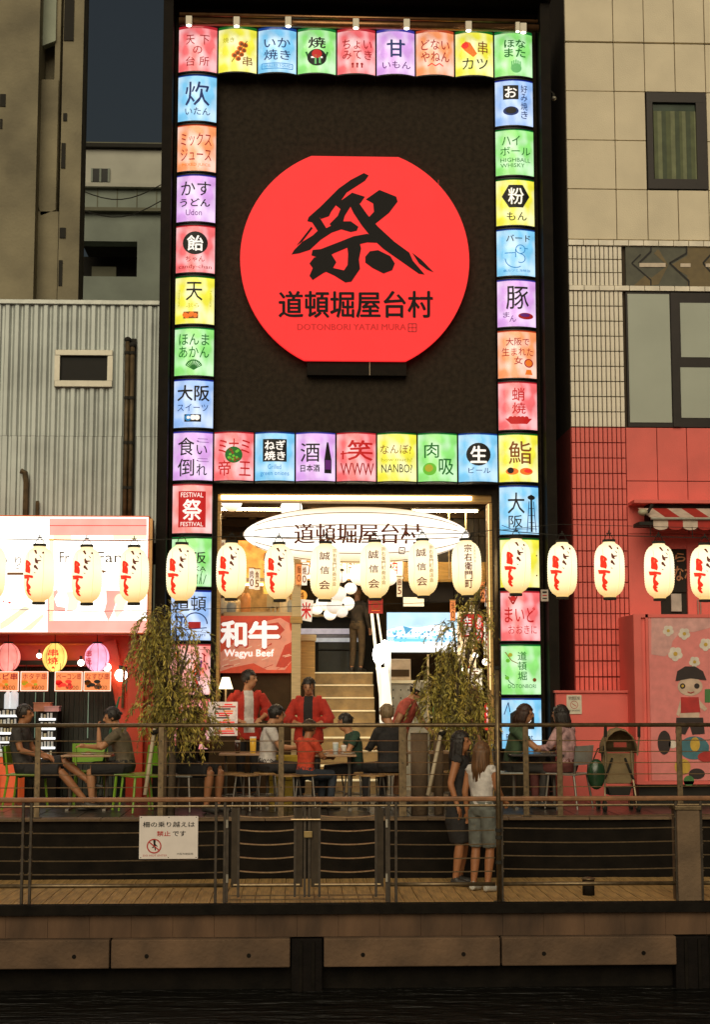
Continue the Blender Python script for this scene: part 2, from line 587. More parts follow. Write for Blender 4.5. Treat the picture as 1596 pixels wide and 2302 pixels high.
for px, py in ((425, 48), (532, 50), (648, 50), (800, 54), (914, 55), (1053, 60), (1163, 62), (1176, 64)):
    x, z = at(px, py, F - .47)
    w = .045 if px not in (1163,) else .03
    s = thing('spotlight', 'small white spotlight on the bronze tube ' + {425: 'over the red corner sign', 532: 'over the yellow skewer sign', 648: 'over the blue squid sign', 800: 'over the middle red sign', 914: 'over the purple sign', 1053: 'over the yellow cutlet sign', 1163: 'at right, smaller of a pair', 1176: 'at right, larger of a pair'}[px], 'spotlight', (x, F - .45, z), 'spotlights above the sign frame')
    MB().box(x - w, x + w, F - .52, F - .458, z - .075, z + .06).build('lamp_body', mat('spot_white', (0.62, 0.56, 0.42), 0.5, emit=0.12, ecol=(1, .85, .6), var=.1), s, bev=.008)
    MB().tube((x, F - .458, z), (x, F - .40, z), .02).build('bracket', M_bronze, s)
    MB().tube((x, F - .49, z - .076), (x, F - .49, z - .083), w * .8, n=12).build('lens', mat('spot_lens', (1, .95, .8), emit=6, var=0), s)

# ---- coloured sign boxes
SIGC = {'red': ('#f2777a', '#d8303c'), 'yellow': ('#f0ea52', '#1f7a2a'), 'blue': ('#86ccf2', '#1c4fae'), 'green': ('#98e482', '#1b8a3c'),
        'purple': ('#dcaaea', '#4a48c0'), 'orange': ('#f7a26e', '#e0542c'), 'lavender': ('#9cc0f4', '#2238b4'), 'pink': ('#f59a92', '#d8444a')}
SIGM = {}
for k, (a, b_) in SIGC.items():
    ca = lin(a)
    # saturate a little: the film is deeper in tone than the light that clips through it
    SIGM[k] = mat('film_' + k, [x * 0.3 for x in ca], 0.28, emit=1.0, ecol=[min(1, x ** 1.15) for x in ca], var=0, coat=0.6, evar=0.16, escale=5.0)
    tr_ = SIGM[k].node_tree
    b_n = tr_.nodes['Principled BSDF']; b_n.inputs['Specular IOR Level'].default_value = .35
    tc2 = tr_.nodes.new('ShaderNodeTexCoord'); n2 = tr_.nodes.new('ShaderNodeTexNoise'); n2.inputs['Scale'].default_value = 4.2; n2.inputs['Detail'].default_value = 1
    mp2 = tr_.nodes.new('ShaderNodeMapping'); mp2.inputs['Scale'].default_value = (1.5, 1, 1)
    tr_.links.new(tc2.outputs['Object'], mp2.inputs[0]); tr_.links.new(mp2.outputs[0], n2.inputs['Vector'])
    mr2 = tr_.nodes.new('ShaderNodeMapRange'); mr2.inputs[1].default_value = .42; mr2.inputs[2].default_value = .68
    tr_.links.new(n2.outputs[0], mr2.inputs[0])
    mx2 = tr_.nodes.new('ShaderNodeMix'); mx2.data_type = 'RGBA'
    mx2.inputs[6].default_value = (*[min(1, x ** 1.12) for x in ca], 1); mx2.inputs[7].default_value = (*[x + (1 - x) * .42 for x in ca], 1)  # paler noise blobs put the lamps' hot spots into the emission colour
    tr_.links.new(mr2.outputs[0], mx2.inputs[0]); tr_.links.new(mx2.outputs[2], b_n.inputs['Emission Color'])
    SIGM[k + '_rim'] = mat('film_rim_' + k, [x * 0.4 for x in lin(b_)], 0.3, emit=0.55, ecol=lin(b_), var=0, coat=0.5)
M_house = mat('sign_housing', (0.012, 0.012, 0.014), 0.5, 0.2, var=0.2)
BW, BH, BUL, BD = PX - .016, PZ - .055, .085, .20


def signbox(col, row, colour, label, fn):
    x0 = X0 + col * PX + .008
    zt = Z0 - row * PZ - .012
    x1, zb = x0 + BW, zt - BH
    yf = F - BD
    y_at = lambda u: yf - BUL * (1 - (2 * u - 1) ** 2)
    s = thing('sign_box', label, 'sign', ((x0 + x1) / 2, F, zb), 'lit sign boxes framing the black front')
    hb = MB()
    N = 14
    top = [(x0 + BW * i / N, y_at(i / N) + .012) for i in range(N + 1)]
    for (za, zb2) in ((zt, zt + .018), (zb - .018, zb)):
        vs = [(x, y - .018, za) for x, y in top] + [(x, y - .018, zb2) for x, y in top] + [(x1, F - .003, za), (x0, F - .003, za), (x1, F - .003, zb2), (x0, F - .003, zb2)]
        k = N + 1
        hb.add(vs, [tuple(range(k)) + (2 * k, 2 * k + 1), tuple(reversed(range(k, 2 * k))) + (2 * k + 3, 2 * k + 2)] + [(i, i + k, i + k + 1, i + 1) for i in range(N)] + [(k - 1, 2 * k - 1, 2 * k + 2, 2 * k), (0, 2 * k + 1, 2 * k + 3, k)])
    hb.box(x0, x0 + .012, yf + .012, F - .003, zb, zt).box(x1 - .012, x1, yf + .012, F - .003, zb, zt)
    hb.build('housing', M_house, s)
    rim = .045 if row == 0 else .022
    vs, fs = [], []
    levels = [zt, zt - rim, zb]
    for li, z in enumerate(levels):
        for i in range(N + 1):
            vs.append((x0 + .004 + (BW - .008) * i / N, y_at(i / N) + (.012 if li == 0 else 0), z))
    for j in range(2):
        for i in range(N):
            fs.append((j * (N + 1) + i, (j + 1) * (N + 1) + i, (j + 1) * (N + 1) + i + 1, j * (N + 1) + i + 1))
    p = MB(); p.v = [Vector(v) for v in vs]; p.f = fs; p.m = [1] * N + [0] * N
    pan = p.build('lit_panel', [SIGM[colour], SIGM[colour + '_rim']], s, smooth=True)
    pr = Print(); fn(pr)
    pr.build(lambda u, v, lay: Vector((x0 + BW * u, y_at(u) - .004 * lay, zt - rim - (BH - rim) * v)), pan, cuts=8)
    return s


def food(p, x, y, w, h, cols='ON'):
    random.seed(int(x * 1000 + y * 77))
    for i in range(9):
        p.disc(x + w * random.random(), y + h * random.random(), w * random.uniform(.12, .24), cols[i % len(cols)], 1 + (i % 3))


def f_L0(p): p.t('天', .2, .16, .42, .38, 'R').t('下', .56, .16, .8, .38, 'R').t('の', .38, .42, .62, .6, 'R').t('台', .2, .66, .44, .88, 'R').t('所', .55, .66, .8, .88, 'R')
def f_T1(p):
    p.t('焼き', .12, .2, .42, .32, 'Y').t('串', .64, .64, .88, .86, 'N')
    for x, y in ((.6, .35), (.7, .38), (.56, .46), (.66, .5), (.5, .56), (.6, .6), (.42, .62), (.52, .7)): p.disc(x, y, .075, 'O', 1).disc(x + .01, y + .01, .05, 'N', 2)
    p.line([(.35, .78), (.75, .28)], .02, 'N', 3)
def f_T2(p): p.t('いか', .16, .2, .84, .42, 'B').t('焼き', .16, .47, .84, .71, 'B').frame(.1, .79, .9, .91, .02, 'b').t('GRILLED SQUID', .14, .815, .86, .885, 'b', .03)
def f_T3(p):
    p.t('焼', .28, .17, .72, .42, 'K', .03)
    p.disc(.5, .64, .25, 'K', 1).disc(.5, .56, .13, 'D', 2).rect(.35, .62, .65, .66, 'W', 2).rect(.44, .58, .49, .8, 'S', 2).rect(.55, .6, .6, .78, 'S', 2).line([(.22, .5), (.3, .68), (.42, .82)], .05, 'G').line([(.78, .5), (.7, .68), (.58, .82)], .05, 'G')
def f_T4(p):
    p.t('ちょい', .14, .2, .9, .43, 'R').t('みてき', .14, .45, .9, .67, 'R')
    for x in (.4, .52, .64): p.disc(x, .78, .035, 'R').rect(x - .02, .8, x + .02, .87, 'R')
def f_T5(p): p.t('甘', .27, .2, .73, .6, 'B', .03).t('いもん', .15, .7, .88, .87, 'P')
def f_T6(p): p.t('どない', .13, .18, .87, .42, 'R').t('やねん', .13, .46, .87, .7, 'R').line([(.3, .8), (.4, .74), (.5, .8), (.6, .74), (.7, .8)], .03, 'r')
def f_T7(p):
    p.poly([(.14, .3), (.26, .2), (.38, .24), (.46, .36), (.56, .5), (.46, .58), (.34, .5), (.24, .42)], 'O').disc(.25, .3, .09, 'r', 2).t('串', .58, .2, .84, .5, 'N').t('カツ', .18, .6, .84, .86, 'K')
def f_T8(p):
    p.t('ほな', .25, .15, .8, .34, 'G', .035).t('また', .25, .36, .8, .56, 'G', .035)
    for i in range(5): p.rect(.42 + i * .055, .62 + abs(i - 2) * .02, .455 + i * .055, .78, 'S')
    p.disc(.55, .82, .14, 'S')
def f_L1(p): p.t('炊', .2, .13, .82, .66, 'B').t('いたん', .2, .71, .84, .87, 'B')
def f_L2(p): p.t('ミックス', .1, .15, .88, .45, 'R').t('ジュース', .1, .5, .88, .77, 'R').t('MIXED JUICE', .14, .83, .86, .91, 'O', .02)
def f_L3(p): p.t('かす', .12, .12, .88, .43, 'K').t('うどん', .1, .5, .86, .67, 'K', .035).t('Udon', .25, .74, .66, .87, 'P', .02)
def f_L4(p): p.disc(.5, .36, .32, 'K', 1).t('飴', .3, .2, .7, .53, 'W', .03, 2).t('ちゃん', .26, .65, .74, .77, 'R').t('candy-chan', .08, .83, .92, .94, 'R', .035)
def f_L5(p):
    p.t('天', .28, .1, .7, .5, 'K').t('ぷら', .28, .56, .62, .65, 'Y').rect(.22, .74, .6, .89, 'N')
    food(p, .26, .77, .28, .08, 'O')
    p.t('Tempura', .07, .25, .13, .62, 'Y', .01, 1, 1).t('Tempura', .87, .25, .93, .62, 'Y', .01, 1, 1)
def f_L6(p):
    p.t('ほんま', .12, .1, .88, .35, 'G').t('あかん', .12, .38, .88, .62, 'G')
    for i in range(11):
        a = R(200 + i * 14)
        p.line([(.5, .88), (.5 + .22 * math.cos(a), .84 + .19 * math.sin(a))], .022, 'G')
    p.ring(.5, .84, .22, .03, 'G', a0=200, a1=340)
def f_L7(p): p.t('大阪', .1, .1, .9, .43, 'K', .03).t('スイーツ', .1, .5, .87, .65, 'B').rect(.28, .72, .7, .88, 'K').disc(.38, .79, .09, 'b', 2).disc(.5, .79, .07, 'W', 3).disc(.6, .79, .07, 'W', 3).disc(.38, .79, .04, 'W', 3)
def f_L8(p): p.t('食', .13, .1, .54, .48, 'K').t('倒', .13, .55, .54, .92, 'K').t('こ', .6, .12, .9, .2, 'P').t('い', .6, .26, .86, .46, 'K').t('こ', .6, .54, .9, .61, 'P').t('れ', .6, .66, .86, .9, 'K')
def f_L9(p): p.rect(.16, .12, .84, .88, 'D', 1).t('FESTIVAL', .22, .15, .78, .25, 'W', .02, 2).t('祭', .27, .3, .74, .73, 'W', .03, 2).t('FESTIVAL', .22, .77, .78, .86, 'W', .02, 2)
def f_L10(p):
    p.t('大阪', .1, .28, .86, .52, 'K', .02).t('OSAKA', .14, .58, .86, .68, 'K', .035)
    for i in range(14): p.line([(.15 + .05 * i, .95), (.18 + .05 * i + .04 * math.sin(i * 3), .72 + .05 * math.cos(i * 2))], .018, 'G')
def f_L11(p):
    p.t('道頓', .1, .08, .88, .4, 'K').ring(.62, .66, .3, .03, 'B', a0=180, a1=360).rect(.45, .62, .75, .76, 'R').rect(.1, .5, .36, .54, 'B').rect(.14, .5, .18, .7, 'B').rect(.26, .5, .3, .7, 'B').line([(.1, .7), (.4, .78), (.9, .74)], .025, 'B').t('Dotonbori', .14, .84, .86, .92, 'B', .02)
def f_L12(p):
    for i in range(22):
        x, y = random.uniform(.1, .9), random.uniform(.12, .9)
        p.line([(x, y), (x + random.uniform(-.1, .1), y + random.uniform(.03, .16))], .03, 'RONO'[i % 4])
    p.line([(.6, .3), (.7, .5), (.62, .62), (.7, .85)], .05, 'r').line([(.78, .3), (.72, .7)], .04, 'P')
def f_L13(p): p.ring(.4, .25, .26, .07, 'r', asp=.4).line([(.2, .25), (.7, .25)], .05, 'r').rect(.4, .5, .5, .8, 'W').rect(.55, .45, .68, .85, 'R').rect(.78, .4, .88, .8, 'r')
def f_R1(p): p.rect(.2, .1, .6, .42, 'K', 1).t('お', .25, .14, .55, .38, 'W', .03, 2).vt('好み焼き', .66, .08, .84, .86, 'B', .015).disc(.4, .68, .2, 'B', asp=.5).disc(.4, .67, .14, 'K', 2, asp=.5)
def f_R2(p): p.t('ハイ', .16, .12, .62, .34, 'G').t('ボール', .12, .37, .9, .56, 'G').t('HIGHBALL', .12, .62, .9, .71, 'G', .02).t('WHISKY', .12, .74, .74, .83, 'G', .02)
def f_R3(p):
    p.poly([(.5 + .36 * math.cos(R(a)), .36 + .29 * math.sin(R(a))) for a in range(0, 360, 60)], 'K', 1).t('粉', .3, .18, .7, .54, 'Y', .03, 2)
    p.t('粉', .3, .18, .7, .54, 'W', .02, 3).t('もん', .26, .71, .78, .9, 'K')
def f_R4(p):
    p.t('バード', .24, .1, .86, .25, 'K', .02).ring(.6, .42, .13, .022, 'b').line([(.47, .42), (.47, .6)], .022, 'b').ring(.47, .62, .27, .022, 'b', a0=60, a1=180).ring(.6, .62, .13, .022, 'b', a0=-90, a1=120).line([(.2, .5), (.47, .5)], .022, 'b').line([(.72, .4), (.8, .4)], .022, 'b').disc(.6, .4, .02, 'b').t('串カツと海鮮飯', .16, .86, .86, .92, 'b', .01)
def f_R5(p): p.t('豚', .22, .12, .8, .62, 'K', .01).t('ま', .14, .68, .3, .8, 'P').t('ん', .3, .76, .46, .9, 'P').disc(.72, .77, .2, 'R', asp=.36).disc(.7, .75, .13, 'P', 2, asp=.3)
def f_R6(p): p.t('大阪で', .2, .13, .8, .3, 'R').t('生まれた', .1, .34, .9, .52, 'R').t('女', .4, .54, .62, .71, 'R').ring(.78, .68, .12, .03, 'R').disc(.78, .68, .09, 'O', 2).poly([(.72, .82), (.84, .82), (.88, .93), (.68, .93)], 'O')
def f_R7(p): p.t('蛸', .34, .1, .66, .38, 'D', .02).t('焼', .34, .42, .68, .66, 'D', .02).poly([(.16, .76), (.85, .76), (.72, .88), (.3, .88)], 'D')
def f_R7b(p):
    f_R7(p)
    for i in range(5): p.disc(.3 + i * .1, .76, .06, 'D')
def f_R8(p): p.t('鮨', .24, .14, .82, .62, 'N').disc(.32, .78, .16, 'O', asp=.45).disc(.28, .76, .08, 'K', 2).disc(.68, .78, .17, 'O', asp=.45).disc(.72, .77, .1, 'r', 2, asp=.4)
def f_R9(p):
    p.t('大', .2, .12, .62, .56, 'K').t('阪', .22, .6, .56, .86, 'K').line([(.8, .16), (.8, .95)], .05, 'K').line([(.74, .3), (.68, .95)], .02, 'B').line([(.86, .3), (.92, .95)], .02, 'B').disc(.8, .22, .1, 'K', asp=.5)
    for y in (.45, .6, .75, .88): p.line([(.72, y), (.88, y)], .015, 'B')
    p.line([(.05, .8), (.3, .9), (.95, .88)], .015, 'B')
def f_R10(p): p.disc(.92, .33, .02, 'N').disc(.92, .75, .02, 'N').t('くいだおれ', .08, .2, .6, .5, 'N')
def f_R11(p): p.line([(.2, .08), (.3, .24), (.4, .08)], .04, 'R').disc(.3, .12, .07, 'D', 1).t('まいど', .1, .3, .86, .62, 'D', .02).t('おおきに', .18, .68, .9, .86, 'D', .01)
def f_R12(p):
    p.vt('道頓堀', .4, .1, .62, .72, 'G', .015).t('DOTONBORI', .16, .79, .86, .87, 'G', .04).line([(.1, .12), (.25, .3), (.4, .36)], .02, 'N').line([(.1, .6), (.2, .75), (.3, .8)], .02, 'G')
    for x, y, c in ((.22, .18, 'Y'), (.16, .3, 'g'), (.82, .7, 'N'), (.14, .66, 'g')): p.disc(x, y, .05, c, 2)
def f_R13(p): p.poly([(.5, .12), (.8, .28), (.8, .6), (.2, .6), (.2, .28)], 'K', 1).t('祭', .38, .26, .72, .56, 'W', .03, 2).t('Restaurant', .1, .7, .76, .82, 'B').line([(.06, .3), (.16, .05), (.2, .25)], .02, 'B')
def f_B1(p):
    p.t('ミ', .12, .14, .32, .42, 'D', .02).t('ナ', .38, .12, .62, .42, 'D', .02).t('ミ', .68, .14, .9, .42, 'D', .02).t('帝', .12, .58, .42, .9, 'D', .02).t('王', .64, .6, .92, .9, 'D', .02)
    p.disc(.5, .46, .22, 'G', 2)
    for i in range(16): p.disc(.5 + random.uniform(-.15, .15), .46 + random.uniform(-.12, .12), .035, 'g' if i % 2 else 'N', 3)
def f_B2(p): p.rect(.2, .12, .8, .6, 'K', 1).t('ねぎ', .25, .15, .76, .35, 'W', .03, 2).t('焼き', .25, .38, .76, .57, 'W', .03, 2).t('Grilled', .33, .66, .66, .76, 'b', .02).t('green onions', .14, .8, .86, .92, 'b', .02)
def f_B3(p): p.t('酒', .12, .2, .6, .6, 'K').t('日本酒', .12, .66, .6, .81, 'K', .03).poly([(.78, .18), (.82, .18), (.9, .55), (.9, .84), (.72, .84), (.72, .55)], 'K', 1).rect(.74, .56, .88, .76, 'P', 2)
def f_B4(p): p.t('笑', .28, .14, .9, .56, 'D', .03).line([(.1, .42), (.4, .4)], .04, 'D').line([(.16, .36), (.16, .54)], .04, 'D').t('WWW', .1, .62, .94, .88, 'R', .01)
def f_B5(p): p.t('なんぼ?', .08, .22, .86, .42, 'N', .01).t('how much?', .1, .5, .88, .58, 'Y', .01).t('NANBO?', .1, .64, .88, .82, 'K', .02)
def f_B6(p): p.t('肉', .16, .18, .52, .5, 'G', .02).t('吸', .52, .52, .9, .86, 'G', .02).disc(.29, .74, .17, 'g').disc(.27, .72, .1, 'Y', 2)
def f_B7(p): p.disc(.5, .42, .31, 'K', 1).t('生', .3, .25, .7, .6, 'W', .04, 2).t('ビール', .24, .7, .8, .82, 'B')


SB = [(0, 0, 'red', 'red', 'three rows, 天下の台所, Tenka no Daidokoro', f_L0), (1, 0, 'yellow', 'yellow', '焼き 串 with a grilled skewer', f_T1), (2, 0, 'blue', 'blue', 'いか焼き, ika yaki, grilled squid', f_T2), (3, 0, 'green', 'green', '焼 over a dark cooking pot', f_T3), (4, 0, 'red', 'red', 'ちょいみてき over three tiny figures', f_T4),
      (5, 0, 'purple', 'purple', '甘いもん, amaimon', f_T5), (6, 0, 'orange', 'orange', 'どないやねん, donai yanen', f_T6), (7, 0, 'yellow', 'yellow', '串カツ with an orange cutlet', f_T7), (8, 0, 'green', 'green', 'ほなまた, hona mata, at the top right corner', f_T8),
      (0, 1, 'blue', 'blue', '炊いたん, taitan', f_L1), (0, 2, 'orange', 'orange', 'ミックスジュース, MIXED JUICE', f_L2), (0, 3, 'purple', 'purple', 'かすうどん, Udon', f_L3), (0, 4, 'red', 'pink red', '飴 in a black disc, candy-chan', f_L4), (0, 5, 'yellow', 'yellow', '天ぷら, Tempura', f_L5),
      (0, 6, 'green', 'green', 'ほんまあかん with a fan', f_L6), (0, 7, 'lavender', 'pale blue', '大阪スイーツ, sweets, with a cake roll', f_L7), (0, 8, 'purple', 'purple', '食倒, kuidaore', f_L8), (0, 9, 'pink', 'pink', 'FESTIVAL 祭 on a red square', f_L9), (0, 10, 'green', 'green', '大阪 OSAKA half behind a paper lantern', f_L10),
      (0, 11, 'lavender', 'pale blue', '道頓 behind leaves of the left tree', f_L11), (0, 12, 'pink', 'pink', 'red brush marks behind the left tree', f_L12), (0, 13, 'red', 'red', 'a red ring, lowest in the left column', f_L13),
      (8, 1, 'lavender', 'pale blue', 'お in a square, okonomiyaki', f_R1), (8, 2, 'green', 'green', 'ハイボール HIGHBALL WHISKY', f_R2), (8, 3, 'yellow', 'yellow', '粉もん with a black hexagon', f_R3), (8, 4, 'blue', 'blue', 'バード over a line drawn bird', f_R4), (8, 5, 'purple', 'purple', '豚まん, butaman', f_R5),
      (8, 6, 'orange', 'orange', '大阪で生まれた女 and a doll', f_R6), (8, 7, 'red', 'pink red', '蛸焼 over a red boat', f_R7b), (8, 8, 'yellow', 'yellow', '鮨 with two pieces of sushi', f_R8), (8, 9, 'blue', 'blue', '大阪 beside a tower drawing', f_R9), (8, 10, 'yellow', 'yellow', 'hardly any writing, mostly behind a paper lantern', f_R10),
      (8, 11, 'red', 'pink red', 'まいどおおきに with a fan', f_R11), (8, 12, 'green', 'green', '道頓堀 DOTONBORI', f_R12), (8, 13, 'blue', 'blue', '祭 on a black house shape', f_R13),
      (1, 8, 'red', 'pink red', 'ミナミ帝王 with a green ball', f_B1), (2, 8, 'blue', 'blue', 'ねぎ焼き Grilled green onions', f_B2), (3, 8, 'purple', 'purple', '酒 with a sake bottle', f_B3), (4, 8, 'red', 'pink red', '笑 WWW', f_B4), (5, 8, 'yellow', 'yellow', 'NANBO?', f_B5), (6, 8, 'green', 'green', '肉吸', f_B6), (7, 8, 'blue', 'pale blue', '生 in a black disc, beer', f_B7)]
for (c_, r_, colr, word, txt_, fn_) in SB:
    signbox(c_, r_, colr, f'{word} lit sign box showing {txt_}', fn_)

# ---- the big red disc
disc = thing('disc_sign', 'huge glowing red cut-off disc sign with black 祭 brush character', 'sign', (at(798, 583, F)[0], F, az(583, F)))
cxd, czd = at(798, 583, F - .18)
rd = (at(1056, 583, F - .18)[0] - at(541, 583, F - .18)[0]) / 2
zt_, zb_ = az(353, F - .18), az(811, F - .18)
out = []
for i in range(96):
    a = 2 * math.pi * i / 96
    x, z = rd * math.cos(a), rd * math.sin(a)
    z = min(max(z + czd, zb_), zt_)
    out.append((cxd + x, z))
M_disc = mat('red_lit_acrylic', (0.2, 0.004, 0.004), 0.6, emit=0.96, ecol=(1.0, 0.026, 0.028), var=0, coat=0.0, evar=0.05, escale=2)
face = MB().prism(out, F - .19, F - .10).build('red_face', M_disc, disc)
MB().prism([(x * .985 + cxd * .015, z * .985 + czd * .015) for x, z in out], F - .099, F - .002).build('back_tray', mat('disc_tray', (0.15, 0.01, 0.008), 0.5, emit=.35, ecol=(1, .03, .02), var=0), disc)
x0_, x1_ = at(690, 811, F)[0], at(912, 811, F)[0]
box('bracket', M_blackm, disc, x0_, x1_, F - .14, F - .003, az(848, F), zb_ - .004)
box('cable', mat('pale_cable', (.4, .3, .2), .6), disc, at(829, 820, F)[0], at(829, 820, F)[0] + .012, F - .152, F - .142, az(848, F), zb_ - .005)
ZP = lambda x, y: ((780 + x / 1.087) * .66556, (500 + y / 1.087) * .66556)
pd_ = Print()
BR = [[(488, 93), (506, 102), (492, 122), (425, 165), (400, 200), (345, 240), (300, 275), (280, 270), (285, 255), (330, 215), (395, 150), (440, 118)],
      [(290, 262), (325, 255), (350, 295), (400, 270), (440, 270), (468, 290), (462, 305), (440, 310), (405, 300), (370, 312), (330, 338), (290, 375), (250, 388), (222, 392), (232, 375), (262, 345), (300, 322), (318, 305)],
      [(318, 243), (365, 215), (410, 190), (445, 165), (492, 180), (475, 205), (440, 215), (418, 250), (408, 285), (375, 298), (362, 280), (392, 250), (402, 225), (385, 212), (368, 235), (360, 252), (330, 262)],
      [(495, 190), (545, 155), (607, 180), (612, 198), (580, 240), (530, 280), (500, 262), (525, 235), (522, 205)],
      [(438, 215), (470, 203), (500, 245), (540, 290), (600, 345), (655, 385), (668, 415), (712, 466), (690, 463), (640, 428), (560, 372), (520, 335), (480, 285), (450, 240)],
      [(300, 375), (330, 372), (400, 345), (450, 325), (500, 316), (535, 328), (545, 350), (500, 348), (440, 362), (380, 387), (340, 408), (322, 405), (295, 395)],
      [(425, 352), (472, 345), (478, 370), (470, 410), (474, 445), (442, 492), (420, 495), (380, 470), (330, 447), (370, 440), (415, 450), (428, 430), (430, 390)],
      [(330, 398), (370, 393), (387, 420), (372, 447), (340, 460), (300, 486), (288, 470), (300, 442), (288, 425), (305, 403)],
      [(493, 400), (510, 380), (540, 376), (585, 398), (602, 425), (592, 450), (560, 462), (520, 442), (493, 422)],
      [(665, 385), (700, 412), (745, 458), (720, 448), (690, 425)], [(240, 360), (295, 290), (300, 296), (262, 345)]]
for i, pg in enumerate(BR): pd_.poly([ZP(x, y) for x, y in pg], 'k', 1 + i * .15)
for i, (dx, dy) in enumerate(((0, 0), (1.3, 0), (-1.3, 0), (0, 1), (0, -1), (1.2, 1.2))): pd_.t('道頓堀屋台村', 627 + dx, 655 + dy, 972 + dx, 714 + dy, 'k', 0, 1 + .15 * i)
for px in (643, 760, 875, 985): pd_.rect(px, 356 if 690 < px < 900 else 405, px + .8, 808 if 690 < px < 900 else 760, 'se', .4)
INK['se'] = mat('disc_seam', (.3, .01, .01), .6, emit=.88, ecol=(.86, .02, .022), var=0)
pd_.t('DOTONBORI YATAI MURA', 668, 728, 912, 742, 'q', .03).t('DOTONBORI YATAI MURA', 669, 728.4, 913, 742.4, 'q', .03, 1.3)
pd_.frame(918, 728, 936, 746, 2.5, 'R', asp=1).line([(918, 737), (936, 737)], 2, 'R', asp=1).line([(927, 728), (927, 746)], 2, 'R', asp=1)
INK['q'] = mat('ink_faint_red', (.2, .004, .004), .6, emit=.6, ecol=(.72, .010, .012), var=0)


def atf(Y, dy=.004):
    def fn(u, v, lay):
        x, z = at(u, v, Y)
        return Vector((x, Y - dy * lay, z))
    return fn


pd_.build(atf(F - .19), face)

# ------------------------------------------------------------------ buildings at the left
def pbox(mb, px0, py0, px1, py1, Y, dep, mi=0):
    x0, z1 = at(px0, py0, Y); x1, z0 = at(px1, py1, Y)
    return mb.box(x0, x1, Y, Y + dep, z0, z1, mi)


M_lconc = mat('weathered_stair_concrete', (0.25, 0.22, 0.14), 0.9, var=0.3, scale=1.2, bump=0.4, bscale=20)
M_lconc2 = mat('pale_green_concrete', (0.36, 0.40, 0.31), 0.9, var=0.2, scale=1.5, bump=0.3, bscale=20)
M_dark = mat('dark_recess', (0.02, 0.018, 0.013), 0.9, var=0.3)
tw = thing('stair_tower', 'tall weathered concrete building with slanting stair flights at the left edge', 'building', (at(90, 1500, 25)[0], 25, 0))
Y1 = 24.0
mb = MB(); pbox(mb, -140, -260, 52, 1560, Y1, .6); mb.build('wall', M_lconc, tw)
xa_, xb_ = at(52, 600, Y1)[0], at(172, 600, Y1)[0]
box('stair_shaft_back', M_lconc, tw, xa_, xb_ - .03, Y1 + .72, Y1 + 1.0, 0, 14.5)
mb = MB(); mb.box(at(128, 600, Y1)[0], xb_ + .02, Y1 + .1, Y1 + .5, 0, 14.5); mb.build('pilaster', M_lconc, tw)
mb = MB(); mb.box(at(104, 600, Y1)[0], at(116, 600, Y1)[0], Y1 + .35, Y1 + .9, 0, 14.5); mb.build('pier', M_lconc, tw)
for k, py in enumerate((-40, 340, 640)):
    # stair flight: a slanting slab with its pale side wall and dark underside
    xq0, z0 = at(56, py + 10, Y1 + .3); xq1, z1 = at(92, py + 145, Y1 + .3)
    xw = at(128, py, Y1 + .3)[0]
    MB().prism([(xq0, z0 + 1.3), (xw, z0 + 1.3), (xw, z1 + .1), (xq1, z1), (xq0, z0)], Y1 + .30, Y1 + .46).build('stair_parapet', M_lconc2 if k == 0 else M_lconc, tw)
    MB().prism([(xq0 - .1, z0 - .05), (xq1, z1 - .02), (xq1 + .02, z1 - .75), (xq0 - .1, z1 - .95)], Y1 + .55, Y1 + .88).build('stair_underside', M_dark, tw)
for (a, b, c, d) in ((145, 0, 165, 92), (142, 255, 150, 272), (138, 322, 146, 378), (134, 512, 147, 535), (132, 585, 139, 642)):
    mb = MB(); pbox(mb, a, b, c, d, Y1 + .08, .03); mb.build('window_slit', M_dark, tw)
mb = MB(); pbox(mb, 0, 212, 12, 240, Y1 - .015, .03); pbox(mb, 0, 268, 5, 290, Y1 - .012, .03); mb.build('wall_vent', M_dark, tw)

bk = thing('rear_building', 'pale rendered building set back in the gap, small two pane window near its roof', 'building', (at(270, 1500, 34)[0], 34, 0))
Y2 = 32.0
def zz(py): return az(py, Y2, 270)
xk0, xk1 = at(150, 500, Y2)[0], at(372, 500, Y2)[0]
M_wall_a = mat('pale_grey_render', (0.50, 0.50, 0.42), 0.9, var=0.12, scale=1.5, bump=.2)
M_wall_b = mat('greenish_grey_render', (0.27, 0.31, 0.26), 0.9, var=0.15, scale=1.5, bump=.2)
M_wall_c = mat('dim_olive_render', (0.16, 0.16, 0.11), 0.9, var=0.2, scale=1.5, bump=.2)
box('upper_wall', M_wall_a, bk, xk0, xk1, Y2, Y2 + 6, zz(415), zz(336))
box('roof_edge', M_dark, bk, xk0 - .1, xk1, Y2 - .12, Y2 + 6, zz(335), zz(327))
box('roof_rail', M_wall_c, bk, xk0, xk1, Y2 - .05, Y2 - .02, zz(325), zz(322))
box('ledge', M_wall_a, bk, xk0, xk1, Y2 - .12, Y2 + 6, zz(424), zz(415.3))
box('middle_wall', M_wall_b, bk, xk0, xk1, Y2 + .02, Y2 + 6, zz(471), zz(424.3))
box('ledge', M_wall_c, bk, xk0, xk1, Y2 - .15, Y2 + 6, zz(479), zz(471.3))
w = MB()
w.box(xk0, xk1, Y2, Y2 + .4, zz(543), zz(479.3)); w.box(at(308, 580, Y2)[0], xk1, Y2, Y2 + .4, zz(622), zz(543)); w.box(xk0, xk1, Y2, Y2 + .4, 0, zz(622))
w.build('lower_wall', M_wall_b, bk)
box('recess', M_dark, bk, xk0, at(308, 580, Y2)[0], Y2 + 1.2, Y2 + 1.3, zz(622), zz(543))
box('recess_panel', M_wall_c, bk, at(196, 600, Y2)[0], at(252, 600, Y2)[0], Y2 + .7, Y2 + .8, zz(622), zz(580))
wn = MB(); x0w, x1w = at(205, 395, Y2)[0], at(247, 395, Y2)[0]
